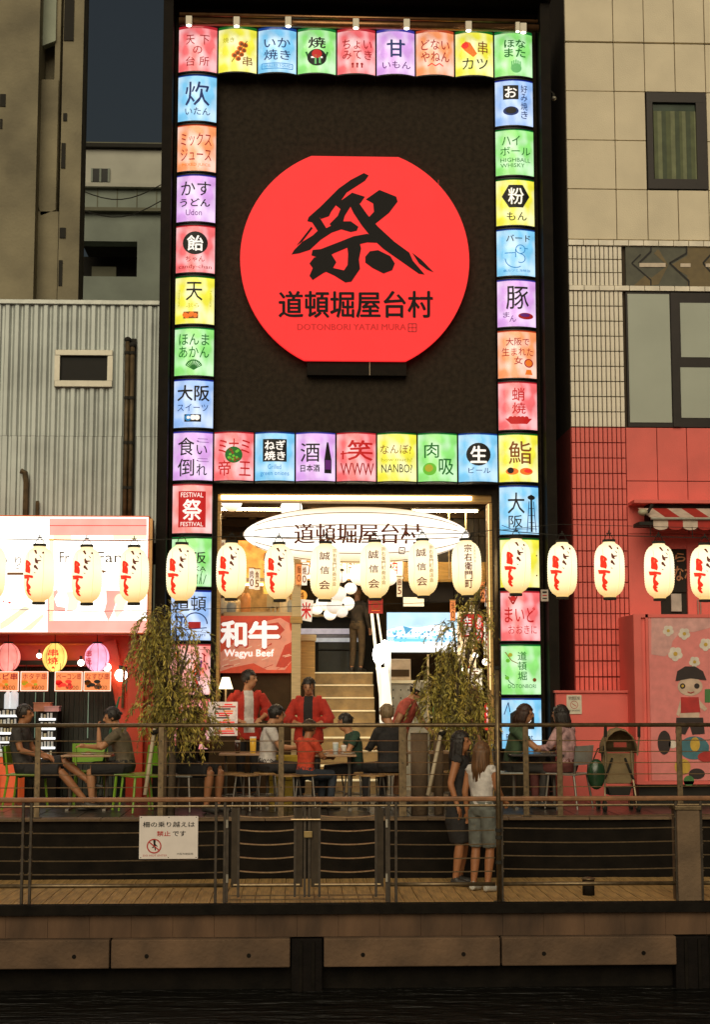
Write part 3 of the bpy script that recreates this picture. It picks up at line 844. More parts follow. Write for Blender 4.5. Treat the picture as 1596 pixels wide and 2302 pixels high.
wn.box(x0w, x1w, Y2 - .03, Y2 - .004, zz(411), zz(381)); wo_ = wn.build('window', mat('dark_glass', (0.012, 0.014, 0.012), 0.12, var=.1), bk)
for xx in (x0w, (x0w + x1w) / 2 - .02, x1w - .04): box('frame', M_wall_b, wo_, xx, xx + .04, Y2 - .05, Y2 - .031, zz(411), zz(381))
for i in range(5):
    xx = xk0 + (xk1 - xk0) * (i + .5) / 5
    box('wall_joint', M_wall_c, bk, xx, xx + .02, Y2 + .005, Y2 + .018, zz(470), zz(425))
for (pa, pb) in (((185, 430), (362, 416)), ((185, 472), (362, 452))):
    q0, q1 = at(*pa, Y2 - .8), at(*pb, Y2 - .8)
    cb = thing('overhead_wire', 'thin dark wire sagging across the ' + ('upper' if pa[1] < 440 else 'lower') + ' part of the rear building', 'wire', (q0[0], Y2 - .8, q0[1]))
    MB().path([(q0[0] + (q1[0] - q0[0]) * t / 8, Y2 - .8, q0[1] + (q1[1] - q0[1]) * t / 8 - .25 * math.sin(math.pi * t / 8)) for t in range(9)], .012, 5).build('wire', M_dark, cb)

# corrugated cabin wall
co = thing('corrugated_building', 'grey corrugated metal building left of the black front, one small window', 'building', (at(170, 1500, F)[0], F + .1, 0))
M_corr = mat('galvanised_sheet', (0.47, 0.51, 0.48), 0.5, 0.35, var=0.22, scale=1.4, bump=0.1)
YC = F + .1
def sheet(x0, x1, z0, z1, name):
    pitch = .135; vs, fs = [], []
    n = int((x1 - x0) / pitch * 8)
    for i in range(n + 1):
        x = x0 + (x1 - x0) * i / n
        ph = (x / pitch) % 1
        d = 0 if ph < .52 else (.032 if .62 < ph < .9 else .016)
        vs += [(x, YC + d, z0), (x, YC + d, z1)]
    for i in range(n): fs.append((2 * i, 2 * i + 2, 2 * i + 3, 2 * i + 1))
    m = MB(); m.add(vs, fs); return m.build(name, M_corr, co)
cx0, cx1 = at(-120, 900, YC)[0], xL - .005
zc0, zc1, zcs = az(1175, YC), az(690, YC), az(984, YC)
wx0, wx1, wz0, wz1 = at(128, 835, YC)[0], at(249, 835, YC)[0], az(868, YC), az(799, YC)
sheet(cx0, wx0, zcs + .002, zc1, 'corrugated_sheet'); sheet(wx1, cx1, zcs + .002, zc1, 'corrugated_sheet')
sheet(wx0, wx1, wz1, zc1, 'corrugated_sheet'); sheet(wx0, wx1, zcs + .002, wz0, 'corrugated_sheet')
sheet(cx0, cx1, zc0 - .3, zcs - .002, 'corrugated_sheet')
box('inner_wall', M_dark, co, cx0, cx1, YC + .06, YC + 4, zc0 - .28, zc1 - .02)
box('coping', mat('pale_metal_trim', (.42, .44, .4), .4, .4), co, cx0, cx1 + .001, YC - .03, YC + .12, zc1 - .01, zc1 + .06, bev=.01)
M_frame = mat('aluminium_frame', (.40, .38, .31), .35, .5, var=.1)
wi = box('window', mat('smoked_glass', (0.010, 0.009, 0.006), 0.35, var=.2), co, wx0, wx1, YC + .02, YC + .05, wz0, wz1)
t_ = .075
for a in ((wx0 - .03, wx1 + .03, wz1 - t_ + .03, wz1 + .04), (wx0 - .03, wx1 + .03, wz0 - .05, wz0 + t_ - .03)): box('frame', M_frame, wi, a[0], a[1], YC - .05, YC + .018, a[2], a[3], bev=.008)
for a in ((wx0 - .03, wx0 + t_ - .03), (wx1 - t_ + .03, wx1 + .03)): box('frame', M_frame, wi, a[0], a[1], YC - .045, YC + .016, wz0 + t_ - .03, wz1 - t_ + .03)
M_pipe = mat('rusty_pipe', (0.11, 0.075, 0.035), .6, .3, var=.5, scale=10)
for k, px in enumerate((285, 296)):
    xx = at(px, 950, YC)[0]
    pp = thing('drain_pipe', 'rusty drain pipe on the corrugated wall, ' + ('left' if k == 0 else 'right') + ' one of a close pair', 'pipe', (xx, YC - .06, zc0), 'pair of pipes on the corrugated wall')
    MB().tube((xx, YC - .06, zc0 - .3), (xx, YC - .06, az(770 + 12 * k, YC)), .032, n=10).build('pipe_run', M_pipe, pp, smooth=True)
    for py in (800, 900, 1000, 1100): MB().tube((xx, YC - .06, az(py, YC) - .02), (xx, YC - .06, az(py, YC) + .02), .042, n=10).build('collar', M_dark, pp)
    MB().ell((xx, YC - .06, az(770 + 12 * k, YC)), .05, .05, .04).build('pipe_hood', M_dark, pp)
box('dark_pipe_backing', M_dark, co, at(278, 950, YC)[0], at(304, 950, YC)[0], YC - .012, YC - .002, zc0, az(766, YC))  # dark strip behind the pipe pair
xx = at(57, 1110, YC)[0]
pp = thing('vent_pipe', 'short dark bent vent pipe low on the corrugated wall', 'pipe', (xx, YC - .07, zc0))
MB().path([(xx - .06, YC - .07, az(1064, YC)), (xx, YC - .07, az(1068, YC)), (xx + .02, YC - .07, az(1090, YC)), (xx + .02, YC - .07, zc0 - .05)], .04, 8).build('pipe_run', M_pipe, pp)
MB().path([(xx + .18, YC - .05, az(1130, YC)), (xx + .18, YC - .05, zc0 - .05)], .025, 8).build('side_pipe', M_pipe, pp)

# lit shop sign board
YS = F - .75
sg = thing('shop_lightbox', 'wide overexposed white and pink shop light box with thin serif lettering', 'sign', (at(160, 1422, YS)[0], YS, az(1422, YS)))
sx0, sx1, sz0, sz1 = at(-130, 1300, YS)[0], at(331, 1300, YS)[0], az(1421, YS), az(1164, YS)
box('housing', mat('orange_sign_edge', (.6, .12, .03), .5), sg, sx0, sx1 + .015, YS + .02, F - .04, sz0 - .02, sz1 + .02)
sf = box('lit_face', mat('overlit_white', (1, .97, .92), .4, emit=1.7, ecol=(1, .96, .9), var=0), sg, sx0, sx1, YS, YS + .019, sz0, sz1)
sp = Print()
INK.update({'pk': mat('print_salmon', (.8, .3, .25), .5, emit=.95, ecol=(1.0, .38, .34), var=0, evar=.15, escale=3), 'cr': mat('print_cream', (.9, .85, .5), .5, emit=1.1, ecol=(1, .93, .55), var=0),
            'gy': mat('print_grey', (.1, .08, .06), .5, emit=.15, ecol=(.3, .2, .1), var=0), 'ps': mat('print_pale_salmon', (.9, .5, .4), .5, emit=1.25, ecol=(1.0, .6, .52), var=0), 'br': mat('print_brown_bar', (.2, .08, .02), .5, emit=.2, ecol=(.4, .16, .05), var=0), 'sh': mat('print_beige', (.6, .5, .4), .5, emit=1.0, ecol=(.85, .7, .5), var=0)})
sp.rect(111, 1165, 330, 1203, 'pk').rect(107, 1394, 330, 1420, 'pk').line([(111, 1181), (330, 1181)], 1.5, 'r', 2, 1)
sp.rect(111, 1203, 121, 1395, 'cr').rect(112, 1203, 160, 1212, 'cr').rect(254, 1203, 330, 1212, 'cr').line([(111, 1212), (330, 1214)], 1.2, 'O', 3, 1)
sp.t('Fr', 134, 1240, 156, 1264, 'gy').t('Fan', 218, 1240, 274, 1264, 'gy').poly([(227, 1280), (241, 1283), (231, 1288)], 'br').rect(224, 1300, 240, 1302, 'gy')
sp.rect(16, 1286, 53, 1292, 'br').t('り', 34, 1250, 48, 1272, 'gy').line([(35, 1276), (45, 1279)], 2, 'gy', 1, 1).t('り', 2, 1250, 16, 1272, 'gy').poly([(5, 1348), (11, 1350), (8, 1354)], 'r').poly([(16, 1352), (26, 1352), (22, 1357)], 'r')
sp.poly([(107, 1394), (107, 1345), (114, 1330), (128, 1325), (131, 1330), (122, 1345), (128, 1362), (148, 1365), (146, 1374), (120, 1372), (114, 1394)], 'pk').poly([(148, 1330), (180, 1328), (178, 1345), (172, 1370), (150, 1375), (154, 1345)], 'ps')
sp.poly([(238, 1326), (290, 1328), (292, 1345), (262, 1350), (254, 1375), (244, 1395), (234, 1375), (240, 1352)], 'pk').poly([(266, 1345), (284, 1350), (278, 1372), (262, 1390), (256, 1372)], 'ps', 2).disc(272, 1348, 14, 'cr', 3, 1)
sp.poly([(0, 1400), (55, 1362), (68, 1366), (20, 1405), (0, 1416)], 'sh').poly([(48, 1416), (95, 1380), (100, 1384), (70, 1416)], 'sh')
for i in range(12): sp.rect(-60 + i * 3, 1390 - i * 1.5, -59 + i * 3, 1392, 'sh')
sp.build(atf(YS), sf)
box('side_tube', mat('bronze_edge_tube', (.55, .3, .12), .4, .5), sg, sx1 + .02, sx1 + .06, YS - .01, YS + .04, sz0, sz1 - .02)

# ------------------------------------------------------------------ skewer stall under the light box
st = thing('skewer_stall', 'red skewer stall with dark slatted counter front beneath the shop light box', 'stall', (at(150, 1750, F)[0], F, 0))
M_red = mat('glossy_red_paint', (0.62, 0.055, 0.02), .4, var=.15, scale=3, coat=.2)
M_curt = mat('dark_slat', (0.03, 0.034, 0.026), .5, .2, var=.3)
sxr = at(331, 1500, F)[0]
YB = F + 1.3
box('soffit', M_red, st, sx0, sxr, YS + .1, YB, az(1425, YS), az(1421, YS) + .02)
box('rear_wall', M_red, st, sx0, sxr, YB, YB + .05, az(1500, F), az(1424, F) + .1)
box('header_beam', M_red, st, sx0, sxr - .25, F + .1, F + .22, az(1497, F), az(1428, F))
box('side_wall', M_red, st, sxr - .02, xL - .01, F - .1, YB, 0, az(1424, F))
box('rail', M_dark, st, sx0, at(262, 1490, F)[0], F + .02, F + .095, az(1494, F), az(1484, F))
box('trim', mat('orange_trim', (.75, .16, .03), .4), st, sx0, at(262, 1490, F)[0], F + .06, F + .098, az(1450, F), az(1446, F))
xa = sx0
i = 0
while xa < at(262, 1600, F + .6)[0]:
    box('slat', M_curt, st, xa, xa + .062, F + .6 + (i % 2) * .02, F + .66, 0.02, az(1500, F + .6)); xa += .07; i += 1
for px in (78, 97, 124, 197): box('edge_glint', mat('green_white_reflex', (.3, .45, .35), .3, emit=.15, ecol=(.4, .7, .5)), st, at(px, 1600, F + .58)[0], at(px, 1600, F + .58)[0] + .012, F + .575, F + .588, az(1660, F), az(1555, F))  # slat glints put in as faintly glowing strips
mb = MB().box(at(290, 1600, F)[0], at(327, 1600, F)[0], F - .3, F + .1, 0, az(1430, F)); mb.build('pillar', M_red, st, bev=.01)
q0, q1 = at(247, 1440, F - .1), at(284, 1625, F - .1)
MB().beam((q0[0], F - .1, q0[1]), (q1[0], F - .1, q1[1]), .17, .12).build('slanted_post', M_red, st)
MB().tube((at(281, 1500, F)[0], F - .22, az(1590, F)), (at(283, 1500, F)[0], F - .22, az(1500, F)), .02).build('steel_tube', M_steel, st)
for k, (px, cc, body) in enumerate(((18, 'salmon pink', (.95, .28, .24)), (123, 'yellow', (1.0, .72, .16)), (218, 'lilac pink', (.95, .42, .62)))):
    YL = F - .28
    x, z = at(px, 1477, YL)
    r = 27 / 162.; h = 31 / 162.
    L = thing('round_lantern', cc + ' ribbed paper lantern hanging in the skewer stall' + (' marked 串焼' if k == 1 else ''), 'lantern', (x, YL, z - h), 'round paper lanterns of the skewer stall')
    prof = []
    for j in range(41):
        t = -1 + 2 * j / 40
        prof.append((max(.06, r * math.sqrt(max(0, 1 - (t * .97) ** 2))) , h * t))
    m_ = mat('lantern_' + cc.replace(' ', '_'), [c * .6 for c in body], .6, emit=1.15, ecol=body, var=0, evar=.45, escale=5)
    bd = MB().lathe(prof, (x, YL, z), 32).build('paper_shade', m_, L, smooth=True)
    for sg_ in (-1, 1): MB().tube((x, YL, z + sg_ * (h + .0)), (x, YL, z + sg_ * (h + .022)), .065, n=16).build('rim', M_dark, L)
    MB().tube((x, YL, z + h + .02), (x, YL, az(1424, YL)), .006, n=5).build('cord', M_dark, L)
    mm = MB()
    for a in range(0, 360, 45):
        mm.path([(x + rr * math.cos(R(a + 12)) * 1.005, YL + rr * math.sin(R(a + 12)) * 1.005, z + hh) for rr, hh in prof[::4]], .0035, 4)
    mm.build('rib', mat('lantern_rib_red', (.4, .04, .04), .6), L, kind='stuff')
    p2 = Print()
    if k == 1: p2.vt('串焼', .3, .16, .7, .8, 'r', .03).poly([(.4, .94), (.5, .84), (.6, .94)], 'r')
    elif k == 2: p2.vt('串焼', .04, .2, .34, .8, 'D', .03)
    else: p2.vt('串焼', .0, .2, .26, .8, 'D', .03)
    def fn(u, v, lay, x=x, z=z, r=r, h=h, YL=YL):
        t = (1 - 2 * v) * .9; rr = r * math.sqrt(1 - (t * .97) ** 2) + .003 * lay
        a = (u - .5) * 2.2
        return Vector((x + rr * math.sin(a), YL - rr * math.cos(a), z + h * t))
    p2.build(fn, bd, cuts=6, rows=10)
for k, (a, b, tx, pr_, cc, lab) in enumerate(((-20, 43, 'エビ串', '¥500', 'O', 'shrimp'), (45, 109, 'ホタテ串', '¥600', 'O', 'scallop'), (122, 186, 'ベーコン串', '¥500', 'r', 'bacon'), (187, 250, 'なすび串', '¥300', 'K', 'aubergine'))):
    YM = F - .45
    xa, za = at(a, 1553, YM); xb, zb = at(b, 1508, YM)
    mc = thing('menu_card', f'orange hanging menu card for {lab} skewers, priced {pr_[1:]} yen', 'menu card', ((xa + xb) / 2, YM, za), 'menu cards hanging over the stall')
    cd = box('card', mat('menu_orange', (.8, .25, .08), .5, emit=.55, ecol=(1, .30, .10), var=.15, scale=20), mc, xa, xb, YM, YM + .012, za, zb)
    p3 = Print().frame(.02, .03, .98, .97, .025, 'W', 1, 1.4).t(tx, .08, .1, .94, .42, 'R', .03, 2).t(pr_, .4, .7, .86, .92, 'N', .03, 2)
    food(p3, .12, .5, .6, .28, {'O': 'OY', 'r': 'rD', 'K': 'KP'}[cc] if cc != 'K' else 'KN')
    p3.build(flat(xa, xb, za, zb, YM, .003), cd)
    for q in (.2, .8): MB().tube((xa + (xb - xa) * q, YM + .006, zb), (xa + (xb - xa) * q, YM + .006, az(1490, YM)), .004, n=4).build('string', M_dark, mc)
for px, py, r, e, nm in ((272, 1517, .085, 14, 'large bare white bulb glaring beside the slanted red post'), (88, 1473, .035, 8, 'small warm bulb between the pink and yellow stall lanterns'), (182, 1489, .045, 9, 'warm bulb between the yellow and lilac stall lanterns'), (241, 1499, .055, 10, 'bare bulb just right of the lilac lantern')):
    YM = F - .15
    x, z = at(px, py, YM)
    bb = thing('light_bulb', nm, 'bulb', (x, YM, z), 'bare bulbs of the skewer stall')
    MB().ell((x, YM, z), r, r, r, 16, 10).build('glass', mat(f'bulb_glow_{e}', (1, .95, .8), emit=e, ecol=(1, .9, .72), var=0), bb, smooth=True)
    MB().tube((x, YM, z + r * .8), (x, YM, z + r + .05), r * .4).build('socket', M_dark, bb)
# drinks cabinets, boxes, red chest
def cabinet(px0, px1, py0, py1, Y, lab, seed):
    random.seed(seed)
    xa, za = at(px0, py1, Y); xb, zb = at(px1, py0, Y)
    c = thing('display_cabinet', lab, 'cabinet', ((xa + xb) / 2, Y, 0), 'lit drinks cabinets')
    box('cabinet_body', M_blackm, c, xa, xb, Y + .05, Y + .45, 0, zb)
    n = 5
    for i in range(n):
        z = za + (zb - za) * i / n
        box('shelf', mat('cool_white_shelf', (.75, .8, .8), .4, emit=1.1, ecol=(.92, .97, 1), var=0), c, xa + .02, xb - .02, Y, Y + .049, z + .005, z + .035)
        x = xa + .04
        while x < xb - .05:
            w_ = random.uniform(.025, .045); h_ = random.uniform(.05, (zb - za) / n - .05)
            MB().tube((x + w_ / 2, Y + .02, z + .036), (x + w_ / 2, Y + .02, z + .036 + h_), w_ / 2.2, n=8).build('bottle', mat('bottle_%d' % random.randrange(4), [(.3, .4, .42), (.5, .45, .3), (.15, .3, .25), (.6, .62, .6)][random.randrange(4)], .2, emit=.12), c)
            x += w_ + .012
cabinet(82, 128, 1598, 1705, F - .05, 'glass drinks cabinet with white lit shelves behind the seated diner', 3)
cabinet(-40, 45, 1592, 1690, F - .05, 'wide glass drinks cabinet with lit shelves at the left edge', 4)
for k, (a, b, c_, d, col_, lab) in enumerate(((74, 112, 1580, 1597, (.62, .3, .2), 'tan cardboard box on top of the drinks cabinet'), (100, 132, 1588, 1597, (.75, .45, .5), 'flat pink box beside the tan carton on the cabinet'))):
    xa, za = at(a, d, F - .04); xb, zb = at(b, c_, F - .04)
    t_b = thing('carton', lab, 'box', ((xa + xb) / 2, F, za)); y_ = F + .01 - .05 * k
    box('carton_body', mat('carton_%d' % k, col_, .7), t_b, xa, xb, y_, y_ + .2, az(1598, F - .04), zb)
    box('lid_flap', mat('carton_lid_%d' % k, [min(1, c * 1.2) for c in col_], .7), t_b, xa - .01, xb + .01, y_ - .01, y_ + .2, zb + .001, zb + .012)
for (px, w_, h_) in ((14, .05, .28), (28, .06, .30)):
    x, z = at(px, 1590, F - .1)
    bb = thing('white_bottle', 'tall white bottle standing on the left cabinet, ' + ('narrower' if px == 14 else 'wider') + ' of two', 'bottle', (x, F, z))
    MB().lathe([(w_, 0), (w_, h_ * .7), (w_ * .45, h_ * .82), (w_ * .4, h_)], (x, F, az(1592, F - .05)), 12).build('bottle_body', mat('milky_glass', (.75, .8, .8), .3, emit=.5, ecol=(.9, .95, 1), var=.1), bb, smooth=True)
    MB().tube((x, F, az(1592, F - .05) + h_), (x, F, az(1592, F - .05) + h_ + .03), w_ * .42, n=10).build('cap', M_dark, bb)
rc = thing('red_chest', 'red lit chest under a white topped counter at the far left', 'chest', (at(15, 1750, F - .5)[0], F - .5, 0))
xa, xb = at(-40, 1700, F - .5)[0], at(45, 1700, F - .5)[0]
box('chest_body', mat('red_orange_panel', (.7, .09, .03), .4, emit=.25, ecol=(1, .15, .03)), rc, xa, xb, F - .5, F - .1, .02, az(1700, F - .5), bev=.01)
box('white_top', mat('white_laminate', (.75, .73, .68), .4), rc, xa - .02, xb + .02, F - .53, F - .1, az(1699, F - .5), az(1686, F - .5), bev=.01)
for q in (.45, .95): MB().tube((xa + (xb - xa) * q, F - .56, 0.02), (xa + (xb - xa) * q, F - .56, az(1735, F - .5)), .015).build('tube_guard', M_dark, rc)

# ------------------------------------------------------------------ building at the right
rb = thing('tiled_building', 'beige tiled building with the red painted ground floor on the right', 'building', (at(1440, 1500, F)[0], F, 0))
YR = F - .05
M_beige = mat('beige_stone_panel', (0.78, 0.69, 0.50), .75, var=.09, scale=1.6, bump=.25, bscale=60)
M_joint = mat('dark_joint', (0.05, 0.035, 0.02), .9)
M_tile = mat('cream_tile', (0.86, 0.79, 0.64), .35, var=.15, scale=6, coat=.2)
M_redw = mat('coral_red_paint', (0.80, 0.155, 0.125), .6, var=.10, scale=2, bump=.15, bscale=60)
M_redt = mat('coral_red_tile', (0.80, 0.15, 0.12), .4, var=.14, scale=6, coat=.15)
M_redj = mat('dark_red_joint', (0.30, 0.035, 0.025), .9)
bx0 = at(1283, 900, YR)[0]; bx1 = at(1750, 900, YR)[0]
zr_ = az(960, YR, 1440)
mb = MB().box(bx0, bx1, YR + .06, YR + 8, zr_, 15); mb.build('wall', M_joint, rb)
mb = MB().box(bx0, bx1, YR + .06, YR + 8, 0, zr_ - .002); mb.build('red_wall_core', M_redj, rb)
rows = [az(y, YR, 1300) for y in (-240, -130, -16, 94, 205, 315, 425, 538)]
cols = [bx0] + [at(x, 470, YR)[0] for x in (1386, 1456, 1525, 1594, 1664, 1734)]
wxa, wxb = at(1453, 300, YR)[0], at(1584, 300, YR)[0]
wza, wzb = az(424, YR, 1520), az(209, YR, 1520)
wcol = (2, 4)
for j in range(len(rows) - 1):
    for i in range(len(cols) - 1):
        if j in (4, 5) and i in (2, 3): continue
        g = .006
        box('panel', M_beige, rb, cols[i] + g, cols[i + 1] - g, YR + random.uniform(-.003, .003), YR + .059, rows[j + 1] + g, rows[j] - (g if j != 3 else .02), bev=.004)
# upper window
wxa, wxb, wza, wzb = cols[2] + .0, cols[4] - .0, rows[6] + .0, rows[4]
M_wf = mat('dark_bronze_frame', (0.02, 0.015, 0.012), .4, .3)
win = box('window', mat('green_glass', (.05, .075, .05), .1, var=.3, scale=3), rb, wxa + .12, wxb - .12, YR + .035, YR + .045, wza + .12, wzb - .12)
for a in ((wxa + .012, wxb - .012, wzb - .16, wzb - .012), (wxa + .012, wxb - .012, wza + .012, wza + .16)): box('frame', M_wf, win, a[0], a[1], YR - .02, YR + .034, a[2], a[3])
for a in ((wxa + .012, wxa + .10), (wxb - .16, wxb - .012)): box('frame', M_wf, win, a[0], a[1], YR - .018, YR + .033, wza + .16, wzb - .16)
xx = wxa + .12
i = 0
random.seed(5)
while xx < wxb - .17:
    w_ = random.uniform(.04, .07)
    box('curtain_fold', mat('curtain_%d' % (i % 3), [(.12, .14, .07), (.20, .22, .12), (.08, .10, .06)][i % 3], .8), win, xx, xx + w_, YR + .020 + (i % 2) * .004, YR + .034, wza + .17, wzb - .28); xx += w_; i += 1
# cream tile strip
tx1 = at(1405, 900, YR)[0]
ncol = 12
tw_ = (tx1 - bx0) / ncol
zA1, zA2 = az(553, YR, 1340), az(642, YR, 1340)
zB1, zB2 = az(654, YR, 1340), zr_
tile_proto = {}
def tile(x0, x1, z0, z1, m, nm='tile'):
    k = (round(x1 - x0, 4), round(z1 - z0, 4), m.name)
    if k not in tile_proto:
        o = MB().box(0, x1 - x0, 0, .05, 0, z1 - z0).build(nm, m, None, bev=0)
        tile_proto[k] = o; new = o
    else:
        new = bpy.data.objects.new(nm, tile_proto[k].data); COL.objects.link(new)
    new.parent = rb
    new.location = Vector((x0, YR + .008 + random.uniform(-.002, .002), z0)) - wloc(rb)
    return new
g = .0075
nt_ = 0
def strip(z1, z0, n, m):
    global nt_
    for j in range(n):
        a, b_ = z1 + (z0 - z1) * j / n, z1 + (z0 - z1) * (j + 1) / n
        for i in range(ncol):
            tile(bx0 + i * tw_ + g, bx0 + (i + 1) * tw_ - g, b_ + g, a - g, m); nt_ += 1
strip(zA1, zA2, 3, M_tile)
strip(zB1, zB2, 9, M_tile)
for (za, zb) in ((az(540, YR, 1340), zA1), (zA2, zB1)):
    x = bx0; 
    while x < bx1 - .2:
        if za > zB1 + .3 or x < 99: box('cap_tile', M_tile, rb, x + .005, x + .215, YR - .02, YR + .055, zb + .006, za - .004)
        x += .22
zR0 = az(1556, YR, 1340)
nr = 17
strip(zr_ - .004, zr_ - .004 + (zR0 - zr_) * 12 / nr, 12, M_redt)
mb = MB()
for j in range(12, nr):
    a, b_ = zr_ + (zR0 - zr_) * j / nr, zr_ + (zR0 - zr_) * (j + 1) / nr
    for i in range(ncol): mb.box(bx0 + i * tw_ + g, bx0 + (i + 1) * tw_ - g, YR + .008, YR + .058, b_ + g, a - g - .004)
mb.build('tile', M_redt, rb, kind='stuff')
# patterned dark panel
px0_, pz1 = at(1406, 549, YR); px1_ = bx1
pz0 = az(645, YR, 1500)
pn = box('ornament_panel', mat('olive_grey_panel', (.10, .10, .07), .6, var=.2), rb, px0_, px1_, YR + .01, YR + .059, pz0 + .01, pz1 - .01)
op = Print()
INK['ol'] = mat('ornament_olive', (.17, .125, .055), .6); INK['dk'] = mat('ornament_line', (.012, .01, .008), .6); INK['cm'] = mat('ornament_cream', (.62, .52, .4), .5)
op.poly([(1545, 549), (1640, 549), (1640, 646), (1545, 646), (1545, 620), (1507, 597), (1545, 575)], 'ol').poly([(1465, 625), (1500, 597), (1470, 570), (1480, 560), (1502, 597), (1480, 640), (1420, 646), (1450, 620)], 'ol')
op.line([(1463, 549), (1463, 566), (1436, 592)], 4, 'dk', 2, 1).line([(1463, 646), (1463, 630), (1420, 592), (1440, 572)], 3, 'dk', 2, 1)
op.line([(1543, 549), (1543, 570), (1505, 592), (1548, 632), (1548, 646)], 4, 'dk', 2, 1).line([(1600, 570), (1580, 592), (1600, 615)], 4, 'dk', 2, 1)
op.rect(1437, 592, 1496, 601, 'cm', 3).rect(1529, 593, 1552, 601, 'cm', 3).rect(1586, 593, 1620, 601, 'cm', 3)
op.build(lambda u, v, lay: Vector((at(u, v, YR + .01)[0], YR + .01 - .004 * lay, at(u, v, YR + .01)[1])), pn)
# grid window
gw = thing('grid_window', 'large black framed window with blank grey panes above the red wall', 'window', (at(1500, 950, YR)[0], YR, zr_))
ga, gb = at(1409, 800, YR)[0], bx1
gz0, gz1 = zr_ + .004, az(658, YR, 1500)
MB().box(ga, gb, YR - .0, YR + .055, gz0, gz1).build('frame', M_wf, gw)
M_pane = mat('frosted_grey_pane', (.42, .46, .38), .35, var=.08, scale=1, coat=.3)
for (a, b_, c_, d) in ((1413, 1507, 662, 950), (1531, 1660, 681, 803), (1528, 1660, 826, 939)):
    box('pane', M_pane, gw, at(a, 800, YR)[0], at(b_, 800, YR)[0], YR - .012, YR - .002, az(d, YR, 1500), az(c_, YR, 1500))
box('mullion', M_wf, gw, at(1509, 800, YR)[0], at(1526, 800, YR)[0], YR - .04, YR - .0, gz0, gz1 - .01)
# red panels
rcx = [tx1 + .0, at(1478, 1050, YR)[0], at(1545, 1050, YR)[0], at(1612, 1050, YR)[0], at(1680, 1050, YR)[0], bx1]
zs = [zr_ - .004, az(1081, YR, 1480), az(1200, YR, 1480)]
for i in range(5):
    for j in range(2):
        box('panel', M_redw, rb, rcx[i] + .006, rcx[i + 1] - .006, YR + random.uniform(-.002, .003), YR + .059, zs[j + 1] + .006, zs[j] - .006)
dx0, dx1 = at(1484, 1290, YR)[0], at(1545, 1290, YR)[0]
dz1 = az(1233, YR, 1480)
box('panel', M_redw, rb, tx1 + .006, dx0, YR, YR + .059, 0, zs[2] - .002)
box('panel', M_redw, rb, dx1, bx1, YR, YR + .059, 0, zs[2] - .002)
box('panel', M_redw, rb, dx0 + .003, dx1 - .003, YR, YR + .059, dz1, zs[2] - .002)
box('recess', M_dark, rb, dx0, dx1, YR + .0597, YR + .0599, 0, dz1)
pnl = box('shop_board', M_dark, rb, dx0 + .01, dx1 - .01, YR + .03, YR + .055, az(1330, YR, 1500), dz1 - .01)
Print().t('ら', 1520 - 3, 1243, 1541, 1262, 'OT', .03).t('なね', 1515, 1272, 1562, 1305, 'OT', .03).build(atf(YR + .03), pnl, inks={'OT': mat('print_tan', (.5, .22, .09), .6)})
for (a, b_) in ((1488, 1506), ): pass
box('notice', mat('grey_notice', (.45, .42, .36), .6), rb, at(1510, 1360, YR)[0], at(1533, 1360, YR)[0], YR + .02, YR + .05, az(1372, YR), az(1332, YR))
for px in (1568, 1574): MB().tube((at(px, 1370, YR)[0], YR - .03, az(1390, YR)), (at(px, 1370, YR)[0], YR - .03, az(1345, YR)), .008, n=6).build('pull_bar', M_frame, rb)
# low red plinth with a cap at the wall foot
MB().box(at(1250, 1700, F - .5)[0], at(1428, 1700, F - .5)[0], F - .55, F - .06, 0, az(1557, F - .5, 1340)).build('plinth', M_redw, rb, bev=.01)
MB().box(at(1250, 1700, F - .5)[0] - .02, at(1428, 1700, F - .5)[0], F - .58, F - .06, az(1556.6, F - .5, 1340), az(1551, F - .5, 1340)).build('plinth_cap', M_redw, rb, bev=.005)
no = thing('paper_notice', 'white paper notice with a black header taped to the red plinth', 'notice', (at(1290, 1600, F - .56)[0], F - .56, az(1600, F - .56)))
xa, za = at(1274, 1599, F - .56); xb, zb = at(1307, 1556, F - .56)
za -= .03; zb -= .03
pc = box('sheet', mat('white_paper', (.72, .66, .52), .7), no, xa, xb, F - .565, F - .552, za, zb)
Print().t('禁煙区域', .12, .08, .88, .26, 'k', .03).ring(.5, .52, .26, .03, 'd').t('NO SMOKING', .1, .78, .9, .86, 'k').line([(.35, .45), (.65, .6)], .04, 'd').build(flat(xa, xb, za, zb, F - .565, .002), pc)

# narrow grey building and shaft between the front and the tiles
sh = thing('grey_side_building', 'dim grey green building in the narrow gap right of the black front', 'building', (at(1255, 1500, 26)[0], 26, 0))
YG = 25.0
box('wall', mat('grey_green_render', (.20, .22, .17), .9, var=.2, scale=2, bump=.2), sh, at(1190, 300, YG)[0], at(1300, 300, YG)[0], YG, YG + .5, az(420, YG), 17)
box('lower_wall', M_dark, sh, at(1190, 300, YG)[0], at(1330, 300, YG)[0], YG + .01, YG + .5, 0, az(420.5, YG))
box('edge_strip', M_wall_b, sh, at(1248, 300, YG)[0], at(1251, 300, YG)[0], YG - .03, YG - .002, az(400, YG), 17)
q = [at(1274, 130, 23), at(1276, 330, 23), at(1245, 330, 23)]
MB().prism([(at(1279, 100, 23)[0], az(100, 23)), (at(1279, 420, 23)[0], az(420, 23)), (at(1240, 420, 23)[0], az(420, 23)), (at(1240, 280, 23)[0], az(280, 23))], 23, 23.1).build('slanted_dark_sheet', M_dark, sh)  # slanted dark sheet in front of the side wall
x, z = at(1236, 212, F - .2)
cm = thing('security_camera', 'small camera on a curved arm high on the right edge of the black front', 'camera', (x, F - .2, z))
MB().path([(xR, F - .2, z + .03), (x, F - .2, z + .05), (x + .05, F - .2, z), (x + .05, F - .25, z - .06)], .018).build('arm', M_dark, cm)
